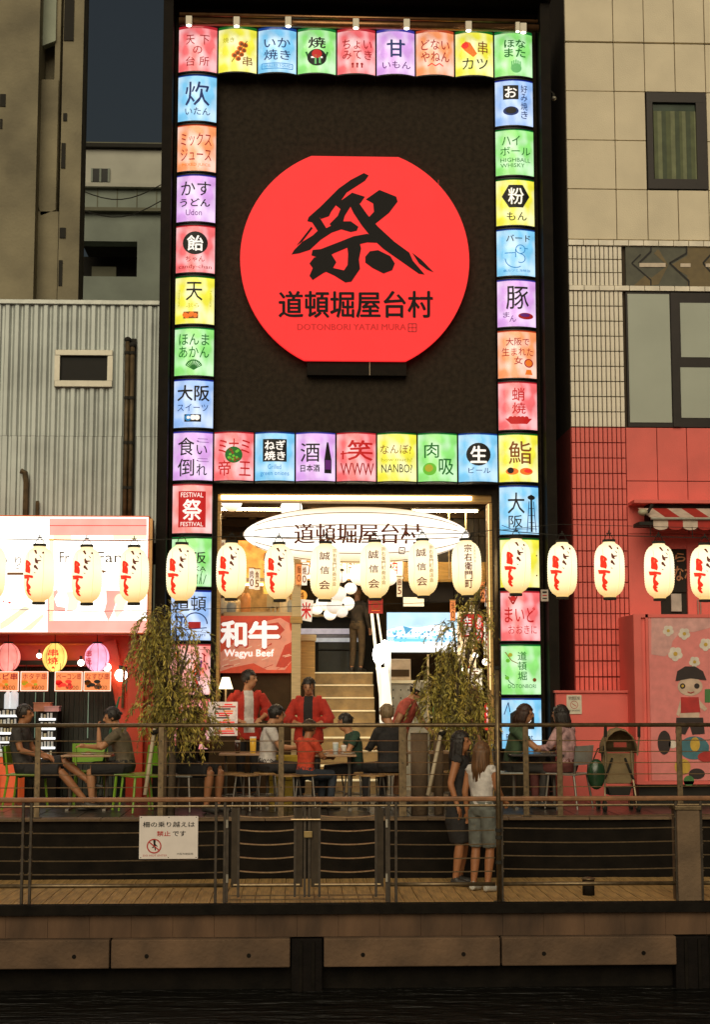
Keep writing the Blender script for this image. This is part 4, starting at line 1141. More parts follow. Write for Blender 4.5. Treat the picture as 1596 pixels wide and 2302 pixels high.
MB().ell((x + .05, F - .25, z - .09), .035, .05, .035).build('camera_head', M_frame, cm, smooth=True)
box('conduit', M_lconc, sh, xR + .06, xR + .10, F + .1, F + .2, az(560, F), az(230, F))
for (px, py, w_, h_, colr, lab) in ((1224, 1338, .10, .16, (.5, .42, .35), 'small pale printed sticker right of the red まいど sign box'), (1250, 1372, .09, .13, (.16, .13, .08), 'small dim plate on the dark wall beside the red tiles')):
    x, z = at(px, py, F - .46)
    y0 = F - .46 if px < 1235 else F + .0
    stk = thing('wall_plate', lab, 'plate', (x, y0, z))
    bb = box('plate_body', mat('plate_' + str(px), colr, .6), stk, x - w_ / 2, x + w_ / 2, y0 - .02, y0 + (.009 if px < 1235 else .3), z - h_ / 2, z + h_ / 2)
    Print().rect(.2, .15, .8, .3, 'k').rect(.2, .45, .8, .55, 'd').rect(.2, .7, .8, .8, 'k').build(flat(x - w_ / 2, x + w_ / 2, z - h_ / 2, z + h_ / 2, y0 - .02, .002), bb)

# awning
YA = F - .75
aw = thing('striped_awning', 'red and cream striped scalloped awning under a dark box on the red wall', 'awning', (at(1530, 1160, YA)[0], YA, az(1190, YA)))
a0, a1 = at(1437, 1150, YA)[0], bx1
box('awning_box', M_blackm, aw, at(1446, 1150, F)[0], a1, F - .35, YR - .004, az(1178, F - .3, 1500), az(1134, F - .3, 1500))
box('top_plate', M_redw, aw, a0 + .0, a1, F - .45, YR - .004, az(1133, F - .3, 1500), az(1126, F - .3, 1500))
box('end_arm', M_dark, aw, a0, a0 + .35, YA, F - .36, az(1180, YA, 1500), az(1172, YA, 1500))
na = 14; sw = .205
zt1, zt2, zt3 = az(1142, F - .36, 1500), az(1166, YA, 1500), az(1186, YA, 1500)
for i in range(na):
    xs = at(1468, 1160, YA)[0] + i * sw
    m_ = [mat('awning_cream', (.62, .5, .4), .8), mat('awning_red', (.42, .03, .02), .8)][i % 2]
    if xs > a1: break
    MB().add([(xs - .12, F - .36, zt1), (xs - .12 + sw, F - .36, zt1), (xs + sw, YA, zt2), (xs, YA, zt2), (xs - .12, F - .36, zt1 - .01), (xs - .12 + sw, F - .36, zt1 - .01), (xs + sw, YA, zt2 - .01), (xs, YA, zt2 - .01)], [(0, 1, 2, 3), (7, 6, 5, 4), (0, 3, 7, 4), (1, 5, 6, 2), (0, 4, 5, 1), (3, 2, 6, 7)]).build('stripe', m_, aw)
    pts = [(xs, zt2 - .012), (xs + sw, zt2 - .012)] + [(xs + sw / 2 + sw / 2 * math.cos(R(a)), zt3 + .02 - .05 * math.sin(R(a))) for a in range(0, 181, 20)]
    MB().prism(pts, YA - .012, YA - .002).build('scallop', m_, aw)
MB().tube((at(1462, 1165, YA)[0], YA - .03, zt2), (a1, YA - .03, zt2), .022).build('front_bar', M_frame, aw)
x, z = at(1445, 1151, YA)
fl = thing('floodlight', 'small pale round lamp under the left end of the awning box', 'lamp', (x, YA, z))
MB().ell((x, YA, z), .07, .07, .05).build('lamp_head', mat('aged_glass', (.45, .42, .28), .3), fl, smooth=True)
MB().tube((x + .1, YA + .1, z + .02), (x + .16, YA + .1, az(1128, YA)), .02).build('stem', M_dark, fl)
MB().tube((x, YA, z), (x + .1, YA + .1, z + .02), .025).build('bracket', M_dark, fl)

# mural box
YV = F - 1.0
mu = thing('mural_cabinet', 'pink cabinet with painted white blossoms and a cartoon child in a dark cap', 'cabinet', (at(1520, 1760, YV)[0], YV, 0))
m0, m1 = at(1428, 1600, YV)[0], at(1720, 1600, YV)[0]
mz0, mz1 = az(1762, YV, 1500), az(1380, YV, 1500)
M_pinkc = mat('pink_cabinet_paint', (.80, .25, .23), .5, var=.1)
box('cabinet_body', M_redw, mu, m0, m1, YV + .03, F - .06, mz0, mz1, bev=.01)
box('base', M_dark, mu, m0 + .05, m1, YV + .1, F - .06, 0, mz0 - .004)
mf = box('mural_face', M_pinkc, mu, at(1462, 1600, YV)[0], m1, YV + .004, YV + .029, mz0 + .05, mz1 - .05)
for (a, b_, c_, d) in ((m0, m0 + .1, mz0, mz1), (at(1455, 1600, YV)[0], at(1461, 1600, YV)[0], mz0 + .0, mz1 - .0)): box('side_trim', M_redw, mu, a, b_, YV - .01, YV + .028, c_, d)
box('top_trim', M_redw, mu, m0 + .1, m1, YV - .01, YV + .028, mz1 - .045, mz1)
box('bottom_trim', M_redw, mu, m0 + .1, m1, YV - .008, YV + .028, mz0, mz0 + .045)
for k_, (n_, c_) in {'mp': ('mural_pale_pink', (.68, .36, .33)), 'mw': ('mural_white', (.75, .66, .56)), 'my': ('mural_yellow', (.6, .38, .05)), 'mb': ('mural_dark', (.03, .018, .015)), 'ms': ('mural_skin', (.66, .48, .36)), 'mr': ('mural_red', (.48, .03, .025)), 'mg': ('mural_green', (.07, .2, .06)), 'mu': ('mural_blue', (.06, .18, .22))}.items(): INK[k_] = mat(n_, c_, .6)
q = Print()
q.poly([(1464, 1388), (1640, 1388), (1640, 1400), (1590, 1412), (1560, 1420), (1530, 1420), (1512, 1440), (1506, 1465), (1495, 1475), (1464, 1470)], 'mp')
for fx, fy, fr in ((1502, 1417, 13), (1538, 1424, 14), (1586, 1448, 15), (1518, 1469, 17), (1561, 1487, 13)):
    for a in range(5): q.disc(fx + fr * .52 * math.cos(R(a * 72 + 20)), fy + fr * .52 * math.sin(R(a * 72 + 20)), fr * .46, 'mw', 2 + a * .1, 1)
    q.disc(fx, fy, fr * .28, 'my', 3, 1)
# plain generic child figure in the same colours and size
q.disc(1551, 1542, 28, 'ms', 2, 1.0, ry=21).poly([(1518, 1530), (1522, 1508), (1540, 1497), (1562, 1497), (1580, 1508), (1588, 1528), (1552, 1524)], 'mb', 3).disc(1534, 1541, 6, 'mb', 4, 1).disc(1566, 1541, 6, 'mb', 4, 1).disc(1534, 1541, 3, 'my', 5, 1).line([(1545, 1554), (1552, 1557), (1560, 1554)], 2, 'mr', 4, 1)
q.poly([(1530, 1566), (1570, 1566), (1574, 1600), (1530, 1602)], 'mr', 3).poly([(1530, 1570), (1520, 1605), (1526, 1610), (1536, 1580)], 'ms', 2).poly([(1568, 1568), (1590, 1592), (1584, 1598), (1566, 1584)], 'ms', 2)
q.rect(1528, 1600, 1572, 1612, 'ms', 2).poly([(1520, 1612), (1580, 1612), (1584, 1648), (1556, 1650), (1550, 1630), (1540, 1650), (1518, 1646)], 'mb', 3)
q.disc(1493, 1668, 15, 'mb', 2, 1, ry=27).disc(1512, 1672, 9, 'mw', 2, 1).disc(1560, 1680, 34, 'mu', 2, 1, ry=26).disc(1562, 1672, 11, 'my', 3, 1, ry=16).disc(1590, 1700, 22, 'mr', 3, 1, ry=12).disc(1534, 1722, 18, 'my', 3, 1).disc(1566, 1738, 18, 'mb', 3, 1, ry=12).disc(1548, 1754, 12, 'mg', 4, 1).rect(1584, 1548, 1598, 1578, 'mg', 2)
q.build(atf(YV + .004, .003), mf)

# ------------------------------------------------------------------ inside the hall
M_brown = mat('dark_brown_panel', (0.06, 0.035, 0.016), .6, var=.3, scale=4, bump=.2)
M_gold = mat('honey_timber', (0.55, 0.32, 0.09), .55, var=.25, scale=4, bump=.15, stretch=(1, 1, 12))
M_paleW = mat('pale_timber', (0.66, 0.50, 0.26), .55, var=.15, scale=4, stretch=(1, 1, 12))
M_cream = mat('cream_paint', (0.75, 0.66, 0.45), .6, var=.08)
M_glow = mat('warm_tube_glow', (1, .9, .65), emit=7, ecol=(1, .84, .52), var=0)
hall = thing('hall_interior', 'warm lit food hall interior seen through the tall opening', 'interior', (.8, F + 3, 0))
ix0, ix1 = xL + .2, xR - .2
box('floor', mat('hall_floor', (.16, .12, .08), .4, var=.2), hall, ix0, ix1, F - .02, F + 8.7, 0.0, .012)
box('rear_wall', M_brown, hall, ix0, ix1, F + 5.2, F + 5.3, 0.012, zO + .34)
box('side_wall', M_brown, hall, ix0, ix0 + .02, F + .51, F + 5.2, 0.012, zO + .34)
box('side_wall', M_brown, hall, ix1 - .02, ix1, F + .51, F + 5.2, 0.012, zO + .34)
for i in range(9):
    xx = oL - .2 + i * .52
    box('ceiling_beam', M_gold if i < 4 else M_brown, hall, xx, xx + .09, F + .6, F + 5.1, zO + .1, zO + .3)
for k, yy in enumerate((F + 1.4, F + 2.8, F + 4.2)): box('cross_beam', M_brown, hall, ix0 + .03, ix1 - .03, yy, yy + .1, zO - .02, zO + .095)
# portal trim
box('portal_head', M_gold, hall, oL + .002, oR - .002, F + .06, F + .3, az(1127, F + .06), zO - .003)
box('tube_light', M_glow, hall, oL + .05, at(1060, 1118, F + .03)[0], F + .02, F + .058, az(1122, F), az(1114, F))
for xx in (oL + .002, oR - .042): box('portal_jamb', M_gold, hall, xx, xx + .04, F + .02, F + .4, 0.013, az(1128, F))
box('jamb_light', mat('soft_warm_strip', (1, .8, .4), emit=1.6, ecol=(1, .72, .3), var=0), hall, oR - .05, oR - .043, F + .03, F + .06, 1.5, az(1130, F))
# dark panelled box of the upper floor, right half
ux0, ux1 = at(905, 1200, F + 3)[0], ix1 - .03
for i in range(4):
    for j in range(3):
        wv = (ux1 - ux0) / 4; hv = (az(1130, F + 3) - az(1352, F + 3)) / 3
        box('wall_panel', mat('dark_wall_panel', (0.035, 0.024, 0.014), .5, var=.4, scale=3), hall, ux0 + i * wv + .008, ux0 + (i + 1) * wv - .008, F + 3, F + 3.05, az(1352, F + 3) + j * hv + .008, az(1352, F + 3) + (j + 1) * hv - .008)
box('beam', M_gold, hall, ux0, ux1, F + 2.6, F + 2.75, az(1306, F + 2.6), az(1262, F + 2.6))
for px in (860, 1008, 1046): box('hanger', M_paleW, hall, at(px, 1200, F + 2)[0], at(px, 1200, F + 2)[0] + .018, F + 2, F + 2.02, az(1300 if px > 900 else 1160, F + 2), zO)


def globe(px, py, r, Y, lab, e=5, colr=(1, .93, .78)):
    e = e * (.42 if e > 2.4 else .55)
    x, z = at(px, py, Y)
    t = thing('globe_lantern', lab, 'lantern', (x, Y, z - r), 'white globe lanterns in the hall')
    MB().ell((x, Y, z), r, r, r * .95, 20, 12).build('paper_globe', paper_glow('globe_%s_%s' % (round(e, 2), round(colr[2], 2)), colr, (colr[0] * .62, colr[1] * .42, colr[2] * .22), e), t, smooth=True)
    MB().tube((x, Y, z + r * .9), (x, Y, z + r * .95 + .03), r * .4, n=12).build('rim', M_dark, t)
    MB().tube((x, Y, z + r), (x, Y, zO + .1 if Y < F + 3 else z + r + .3), .006, n=5).build('cord', M_dark, t)
    return t


globe(521, 1127, .155, F + .9, 'white globe lantern glowing in the upper left corner of the hall', 3.5)
globe(655, 1142, .165, F + 1.3, 'white globe lantern touching the left top of the long white lantern', 3.5)
globe(737, 1128, .17, F + 1.6, 'white globe lantern peeping over the middle of the long lantern', 5)
for q_ in ((812, 1290, .19, 'large blazing white globe right of the cluster, behind the stairs lantern'), (872, 1296, .15, 'white globe behind the right edge of the middle lettered lantern'), (697, 1272, .14, 'white globe left of the cluster, under the long lantern')):
    globe(q_[0], q_[1], q_[2], F + 2.2, q_[3], 3.2)
globe(622, 1124, .07, F + 2.4, 'tiny pinkish lantern near the ceiling between two globes', 2, (1, .62, .6))
random.seed(11)
cl = [(741, 1300, .12), (768, 1296, .10), (735, 1330, .12), (760, 1334, .13), (788, 1322, .10), (726, 1356, .12), (752, 1362, .13), (780, 1356, .12), (712, 1368, .10), (768, 1374, .10), (742, 1380, .10), (718, 1322, .09)]
nm = ['topmost of the lantern cluster', 'second globe near the top of the lantern cluster', 'upper left globe of the lantern cluster', 'middle globe of the lantern cluster', 'globe at the right side of the lantern cluster', 'left globe of the lantern cluster', 'large lower middle globe of the lantern cluster', 'lower right globe of the lantern cluster', 'pinkish globe at the lower left of the cluster', 'small globe at the cluster bottom right', 'small globe at the very bottom of the cluster', 'small globe at the cluster\'s upper left rim']
for k, (px, py, r) in enumerate(cl):
    globe(px, py, r, F + 2.6 + .12 * (k % 3), 'round white paper lantern, ' + nm[k], 2.2 if k % 3 else 1.5, (1, .93, .82) if k not in (8, 7) else (1, .75, .82))

# the long lantern
YL = F + .75
ax0, az0 = at(546, 1202, YL); ax1, _ = at(1056, 1196, YL)
xm, zm = (ax0 + ax1) / 2, at(800, 1202, YL)[1]
hl = (ax1 - ax0) / 2; rl = .415
long = thing('long_lantern', 'long cigar shaped white lantern lettered 道頓堀屋台村 hung across the opening', 'lantern', (xm, YL, zm - rl))
prof = []
for j in range(49):
    t = -1 + 2 * j / 48
    prof.append((max(.02, rl * (1 - abs(t) ** 2.3) ** .62), hl * t))
lb = MB().lathe(prof, (xm, YL, zm), 32, axis='x').build('paper_body', paper_glow('long_lantern_glow', (1, .95, .84), (.60, .42, .18), 1.5), long, smooth=True)
for d in (0, 30, 60, 90, 120, 150, 180, 330, 300, 270, 240, 210):
    MB().path([(xm + hh, YL + (rr + .003) * math.cos(R(d + 195)), zm + (rr + .003) * math.sin(R(d + 195))) for rr, hh in prof[::3]], .0065, 4).build('rib', mat('rib_line', (.2, .1, .03), .6, emit=.25, ecol=(.45, .25, .07), var=0), long)
def lfn(u, v, lay):
    t = (u - xm) / hl; rr = rl * (1 - min(1, abs(t)) ** 2.3) ** .62 + .004 * lay
    dz = max(-.999, min(.999, (v - zm) / rr))
    return Vector((u, YL - rr * math.sqrt(1 - dz * dz), v))
lp = Print(); tmp = Print().t('道頓堀屋台村', 662, 1177, 946, 1222, 'Q', .0)
tmp.frame(898, 1230, 910, 1243, 2, 'Q', 1, 1).line([(901, 1236), (907, 1236)], 2, 'Q', 1, 1)
for d in (-1, 1): tmp.t('道頓堀屋台村', 662 + d, 1177, 946 + d, 1222, 'Q', .0, 1.2 + d * .1)
INK['Q'] = mat('brush_brown_ink', (.10, .02, .008), .6, emit=.15, ecol=(.3, .04, .01), var=0)
tmp.build(lambda u, v, lay: lfn(at(u, v, YL - .33)[0], at(u, v, YL - .33)[1], lay), lb)
for s_ in (-1, 1): MB().tube((xm + s_ * hl, YL, zm), (xm + s_ * (hl + .04), YL, zm), .03, n=10).build('end_cap', M_dark, long)
for q in (-.5, 0, .5): MB().tube((xm + q * hl, YL, zm + .35), (xm + q * hl, YL, zO + .05), .006, n=5).build('hanger', M_dark, long)

# yakitori and rice kitchen booth at the left with the beef banner
bo = thing('kitchen_booth', 'timber kitchen booth with orange signboards left of the stairs', 'booth', (at(570, 1600, F + 1.2)[0], F + 1.2, 0))
YK = F + 1.1
kx0, kx1 = oL + .05, at(662, 1400, YK)[0]
box('counter', M_brown, bo, kx0, kx1, YK, YK + .8, .012, az(1512, YK))
box('upper_counter', M_paleW, bo, kx0, kx1, YK - .06, YK + .8, az(1386, YK), az(1376, YK))
box('rear_panel', mat('kitchen_warm_wall', (.55, .38, .18), .6, var=.4, scale=8), bo, kx0, kx1, YK + 1.1, YK + 1.15, az(1512, YK), az(1240, YK))
box('sign_shelf', M_paleW, bo, kx0, kx1, YK - .02, YK + .5, az(1306, YK), az(1299, YK))
ob = box('signboard', mat('lit_orange_board', (.8, .30, .05), .5, emit=.8, ecol=(1, .42, .07), var=0, evar=.5, escale=9), bo, kx0, at(690, 1260, YK)[0], YK + .1, YK + .16, az(1299, YK), az(1214, YK))
p5 = Print().t('焼', 595, 1232, 650, 1286, 'W', .03).t('鳥', 650, 1240, 695, 1290, 'W', .03).t('焼', 592, 1230, 652, 1288, 'N', .03, .5).t('鳥', 648, 1238, 697, 1292, 'N', .03, .5)
p5.build(atf(YK + .1), ob)
yb = box('signboard', mat('lit_yellow_board', (.8, .5, .08), .5, emit=.9, ecol=(1, .62, .1), var=0, evar=.5, escale=12), bo, at(592, 1300, YK)[0], kx1, YK + .02, YK + .06, az(1334, YK), az(1307, YK))
p5 = Print().disc(618, 1322, 22, 'O', 1, 1, ry=9).disc(640, 1320, 16, 'Y', 2, 1, ry=7).t('食べ放題', 600, 1308, 650, 1315, 'R', .02, 3); p5.build(atf(YK + .02), yb)
for k, px in enumerate((500, 520, 552, 640, 652)):
    x = at(px, 1370, YK + .3)[0]; h_ = (.22, .16, .3, .26, .2)[k]
    MB().lathe([(.07, 0), (.08, h_ * .7), (.05, h_)], (x, YK + .3, az(1376, YK)), 12).build('jar', mat('kitchen_jar_%d' % (k % 3), [(.7, .6, .4), (.3, .32, .3), (.7, .3, .1)][k % 3], .4, emit=.12), bo, smooth=True)
for px in (606, 616, 626, 668): box('utensil', M_frame, bo, at(px, 1360, YK)[0], at(px, 1360, YK)[0] + .02, YK + .6, YK + .62, az(1372, YK), az(1335, YK))
box('steam_hood', M_frame, bo, at(598, 1350, YK)[0], at(640, 1350, YK)[0], YK + .65, YK + .9, az(1360, YK), az(1330, YK))
bn = thing('beef_banner', 'red banner with marbled meat picture lettered 和牛 Wagyu Beef', 'banner', (at(575, 1510, YK)[0], YK - .1, az(1512, YK)))
b0x, b1x = at(489, 1450, YK - .1)[0], at(660, 1450, YK - .1)[0]
bf_ = box('banner_sheet', mat('banner_red', (.55, .05, .02), .6, emit=.32, ecol=(.9, .12, .05), var=.3, scale=6), bn, b0x, b1x, YK - .1, YK - .085, az(1512, YK - .1), az(1384, YK - .1))
for k_, (n_, c_, e_) in {'m1': ('meat_pink', (.75, .28, .18), .35), 'm2': ('meat_red', (.55, .06, .03), .3), 'm3': ('meat_fat', (.8, .5, .33), .4)}.items(): INK[k_] = mat(n_, c_, .6, emit=e_, ecol=c_)
p6 = Print().poly([(490, 1470), (530, 1440), (580, 1425), (610, 1430), (660, 1415), (660, 1480), (640, 1505), (600, 1505), (570, 1490), (520, 1500), (490, 1510)], 'm1')
p6.poly([(580, 1430), (600, 1395), (630, 1388), (650, 1400), (655, 1430), (630, 1440)], 'm1', 1.5).poly([(592, 1425), (600, 1402), (625, 1398), (640, 1415), (625, 1430)], 'm2', 2).poly([(640, 1450), (660, 1440), (660, 1480), (640, 1500), (620, 1498)], 'm2', 2)
random.seed(3)
for i in range(26):
    x = random.uniform(494, 640); y = random.uniform(1450, 1505)
    p6.line([(x, y), (x + random.uniform(8, 22), y - random.uniform(2, 8))], random.uniform(.8, 2.2), ['m3', 'm2', 'm3'][i % 3], 3 + i * .05, 1)
for d in ((0, 0, 'W', .055, 5), ): p6.t('和', 497, 1396, 553, 1453, 'W', .06, 5).t('牛', 560, 1396, 627, 1455, 'W', .06, 5)
p6.t('和', 494, 1393, 556, 1457, 'm2', .06, 4.2).t('牛', 557, 1393, 630, 1459, 'm2', .06, 4.2)
p6.t('Wagyu Beef', 504, 1459, 615, 1479, 'W', 0, 5).t('Wagyu Beef', 505, 1459, 616, 1479, 'W', 0, 5.2).t('Wagyu Beef', 504, 1460, 615, 1480, 'W', 0, 5.4)
p6.build(atf(YK - .1, .0015), bf_)
# number plates and rice flag
for k, (px, py, s_) in enumerate(((687, 1268, '6'), (678, 1338, '4'))):
    x, z = at(px, py, F + 1.5)
    t_ = thing('number_plate', 'small gold round plate numbered ' + {'6': 'six, just below the long white lantern', '4': 'four, just above the white flag'}[s_], 'sign', (x, F + 1.5, z))
    pb = MB().tube((x, F + 1.5, z), (x, F + 1.52, z), .085, n=20).build('plate_face', mat('gold_plate', (.7, .36, .06), .5, emit=.5, ecol=(1, .5, .08)), t_)
    MB().box(x - .01, x + .01, F + 1.521, F + 1.8, z - .01, z + .01).build('bracket', M_dark, t_)
    Print().t(s_, .3, .2, .7, .8, 'N', .03).build(flat(x - .085, x + .085, z - .085, z + .085, F + 1.5, .003), pb)
x0f, z0f = at(672, 1397, F + 1.0); x1f, z1f = at(705, 1346, F + 1.0)
fl_ = thing('small_flag', 'white card with a red burst character beside the timber post', 'flag', ((x0f + x1f) / 2, F + 1, z0f))
ff = MB().prism([(x0f, z0f + .03), (x1f - .03, z0f), (x1f, z1f - .02), (x0f + .03, z1f)], F + 1, F + 1.01).build('cloth', mat('flag_white', (.85, .8, .7), .7, emit=.4), fl_)
MB().tube((x0f, F + 1.02, z0f - .1), (x0f + .02, F + 1.02, z1f + .1), .008).build('stick', M_dark, fl_)
Print().t('米', .18, .15, .82, .85, 'D', .05).build(flat(x0f, x1f, z0f, z1f, F + 1, .003), ff)
# timber post and box by the stairs
po = thing('timber_post', 'pale square timber post between the beef banner and the stairs', 'post', (at(667, 1700, F + .9)[0], F + .9, 0))
box('shaft', M_paleW, po, at(655, 1500, F + .9)[0], at(676, 1500, F + .9)[0], F + .9, F + 1.05, 0.012, az(1255, F + .9), bev=.006)
box('cap_block', M_gold, po, at(655, 1500, F + .9)[0] - .02, at(676, 1500, F + .9)[0] + .02, F + .88, F + 1.07, az(1400, F + .9), az(1385, F + .9))
oc = thing('ochre_column', 'ochre timber clad column with a pale cap beside the stair landing', 'column', (at(690, 1600, F + 1.6)[0], F + 1.6, 0))
box('column_body', M_gold, oc, at(674, 1500, F + 1.6)[0], at(708, 1500, F + 1.6)[0], F + 1.6, F + 2.0, az(1540, F + 1.6), az(1440, F + 1.6), bev=.01)
box('cap', M_paleW, oc, at(671, 1430, F + 1.6)[0], at(711, 1430, F + 1.6)[0], F + 1.56, F + 2.02, az(1440, F + 1.6) + .001, az(1426, F + 1.6), bev=.01)
box('base', M_brown, oc, at(674, 1500, F + 1.6)[0], at(708, 1500, F + 1.6)[0], F + 1.6, F + 2.0, .012, az(1540, F + 1.6) - .001)
# stairs up to the landing
stt = thing('staircase', 'wide timber faced stairs with bright nosings climbing to a landing', 'stairs', (at(770, 1700, F + 1.4)[0], F + 1.4, 0))
M_step = mat('stair_riser_timber', (.30, .20, .085), .6, var=.3, scale=6, bump=.2)
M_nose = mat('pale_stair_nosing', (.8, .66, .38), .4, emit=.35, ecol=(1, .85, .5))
ys, zst, rise, run = F + 1.0, 0.012, .197, .24
sxa, sxb = at(678, 1600, F + 1.2)[0], at(848, 1600, F + 1.6)[0]
for i in range(9):
    box('step', M_step, stt, sxa, sxb, ys + i * run, ys + (i + 1) * run + .001, zst, zst + rise * (i + 1) - .02)
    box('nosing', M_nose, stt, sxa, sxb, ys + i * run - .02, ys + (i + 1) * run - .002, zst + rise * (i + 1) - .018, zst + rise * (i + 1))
zl = zst + rise * 9
box('landing', M_step, stt, sxa, sxb, ys + 9 * run + .002, F + 5.1, zl - .15, zl - .002)
# dark doorway & roller above the landing
dw = thing('counter_front', 'silver striped serving counter over a dark doorway behind the landing', 'counter', (at(740, 1450, F + 4.2)[0], F + 4.2, zl))
YD = F + 4.3
box('silver_band', mat('silver_band', (.62, .58, .62), .35, .3, emit=.35, ecol=(.8, .75, .85)), dw, at(668, 1420, YD)[0], at(815, 1420, YD)[0], YD, YD + .1, az(1424, YD), az(1412, YD))
box('silver_band', mat('grey_band', (.3, .3, .34), .35, .3), dw, at(668, 1420, YD)[0], at(815, 1420, YD)[0], YD + .02, YD + .1, az(1432, YD), az(1425, YD))
box('silver_band', mat('silver_band2', (.62, .66, .7), .35, .3, emit=.3, ecol=(.8, .85, .9)), dw, at(668, 1420, YD)[0], at(815, 1420, YD)[0], YD, YD + .1, az(1442, YD), az(1433, YD))
box('dark_opening', M_dark, dw, at(668, 1420, YD)[0], at(845, 1420, YD)[0], YD + .12, YD + .2, zl, az(1385, YD))
box('door_leaf', mat('dark_green_door', (.03, .035, .02), .4), dw, at(716, 1480, YD)[0], at(812, 1480, YD)[0], YD + .05, YD + .11, zl, az(1462, YD))
box('door_leaf', mat('dark_green_door', (.03, .035, .02), .4), dw, at(716, 1480, YD)[0], at(812, 1480, YD)[0], YD + .05, YD + .11, az(1459, YD), az(1443, YD))
box('top_rail', M_paleW, dw, at(668, 1385, YD)[0], at(815, 1385, YD)[0], YD - .02, YD + .1, az(1386, YD), az(1381, YD))
# handrail side
hr = thing('stair_handrail', 'brightly lit white stair side panel and sloping handrail', 'handrail', (at(860, 1700, F + 1.1)[0], F + 1.1, 0))
q0, q1 = at(835, 1372, F + 3.0), at(862, 1622, F + .9)
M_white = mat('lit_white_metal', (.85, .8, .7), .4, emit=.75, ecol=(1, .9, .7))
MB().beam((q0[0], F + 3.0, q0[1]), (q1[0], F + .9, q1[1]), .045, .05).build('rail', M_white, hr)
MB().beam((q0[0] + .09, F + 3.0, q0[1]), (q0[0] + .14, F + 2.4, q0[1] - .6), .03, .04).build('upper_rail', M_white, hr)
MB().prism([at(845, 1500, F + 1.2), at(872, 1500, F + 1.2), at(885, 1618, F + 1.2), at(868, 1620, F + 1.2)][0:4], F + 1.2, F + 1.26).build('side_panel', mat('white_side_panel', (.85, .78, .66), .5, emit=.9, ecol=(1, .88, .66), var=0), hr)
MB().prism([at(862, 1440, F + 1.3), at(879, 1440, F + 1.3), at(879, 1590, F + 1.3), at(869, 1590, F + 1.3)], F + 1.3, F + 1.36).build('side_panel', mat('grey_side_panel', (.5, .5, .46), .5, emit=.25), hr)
x, z = at(853, 1470, F + 1.1)
wl_ = thing('work_light', 'glaring white lamp beside the stair handrail under the screen', 'lamp', (x, F + 1.1, z))
MB().ell((x, F + 1.1, z), .10, .06, .15, 16, 10).build('lamp_glass', mat('glare_white', (1, .97, .9), emit=18, ecol=(1, .95, .85), var=0), wl_, smooth=True)
MB().ell((x + .08, F + 1.1, z + .12), .06, .05, .09).build('lamp_glass', mat('glare_white', (1, .97, .9)), wl_, smooth=True)
MB().tube((x, F + 1.15, z), (x + .05, F + 1.2, .012), .02).build('pole', M_white, wl_)
# screen
YT = F + 1.9
tv = thing('wall_screen', 'large lit screen showing a pale blue snowy crowd scene', 'screen', (at(948, 1465, YT)[0], YT, az(1468, YT)))
t0, t1, tz0, tz1 = at(870, 1420, YT)[0], at(1032, 1420, YT)[0], az(1465, YT), az(1376, YT)
box('bezel', M_dark, tv, t0 - .02, t1 + .02, YT + .01, YT + .06, tz0 - .02, tz1 + .02)
sc_ = box('lit_display', mat('screen_blue', (.3, .5, .7), .2, emit=.95, ecol=(.52, .78, 1.0), var=0, evar=.25, escale=3), tv, t0, t1, YT, YT + .009, tz0, tz1)
INK.update({'sw': mat('screen_white', (.8, .85, .9), .3, emit=1.1, ecol=(.93, .96, 1), var=0), 'sb': mat('screen_deep_blue', (.1, .3, .5), .3, emit=.8, ecol=(.06, .38, .68), var=0), 'sc': mat('screen_cyan', (.1, .4, .5), .3, emit=.9, ecol=(.2, .68, .95), var=0)})
p7 = Print().poly([(.0, .45), (.2, .35), (.45, .38), (.7, .3), (1, .42), (1, .62), (0, .6)], 'sw', 1).rect(0, .74, 1, 1, 'sw', 1).poly([(.22, .34), (.36, .4), (.26, .56)], 'sb', 3)
random.seed(9)
for i in range(110): p7.disc(random.uniform(.02, .98), random.uniform(.44, .74), random.uniform(.008, .022), ['sb', 'sw', 'sc', 'sb'][i % 4], 2 + i * .01, 1.8, 8)
p7.rect(.1, .66, .55, .74, 'sc', 4)
p7.build(flat(t0, t1, tz0, tz1, YT, .0015), sc_)
x, z = at(930, 1352, F + 2.2)
wc = thing('white_card', 'blank glowing cream card above the blue screen', 'card', (x, F + 2.2, z - .07))
box('card_face', mat('cream_glow_card', (.9, .8, .6), emit=1.0, ecol=(1, .82, .52), var=0), wc, x - .16, x + .16, F + 2.2, F + 2.22, z - .07, z + .07)
box('card_back', M_dark, wc, x - .17, x + .17, F + 2.221, F + 2.26, z - .08, z + .08)
x, z = at(846, 1362, F + 1.8)
rs = thing('red_shop_sign', 'small dark red sign with a pale ring left of the screen', 'sign', (x, F + 1.8, z - .1))
bb = box('sign_face', mat('deep_red_sign', (.4, .02, .01), .5, emit=.25), rs, x - .12, x + .1, F + 1.8, F + 1.84, z - .11, z + .11)
box('mount', M_dark, rs, x - .02, x + .02, F + 1.841, F + 2.2, z - .02, z + .3)
Print().ring(.5, .45, .3, .07, 'N', 1, 1).line([(.2, .8), (.8, .8)], .05, 'O').build(flat(x - .12, x + .1, z - .11, z + .11, F + 1.8, .003), bb)
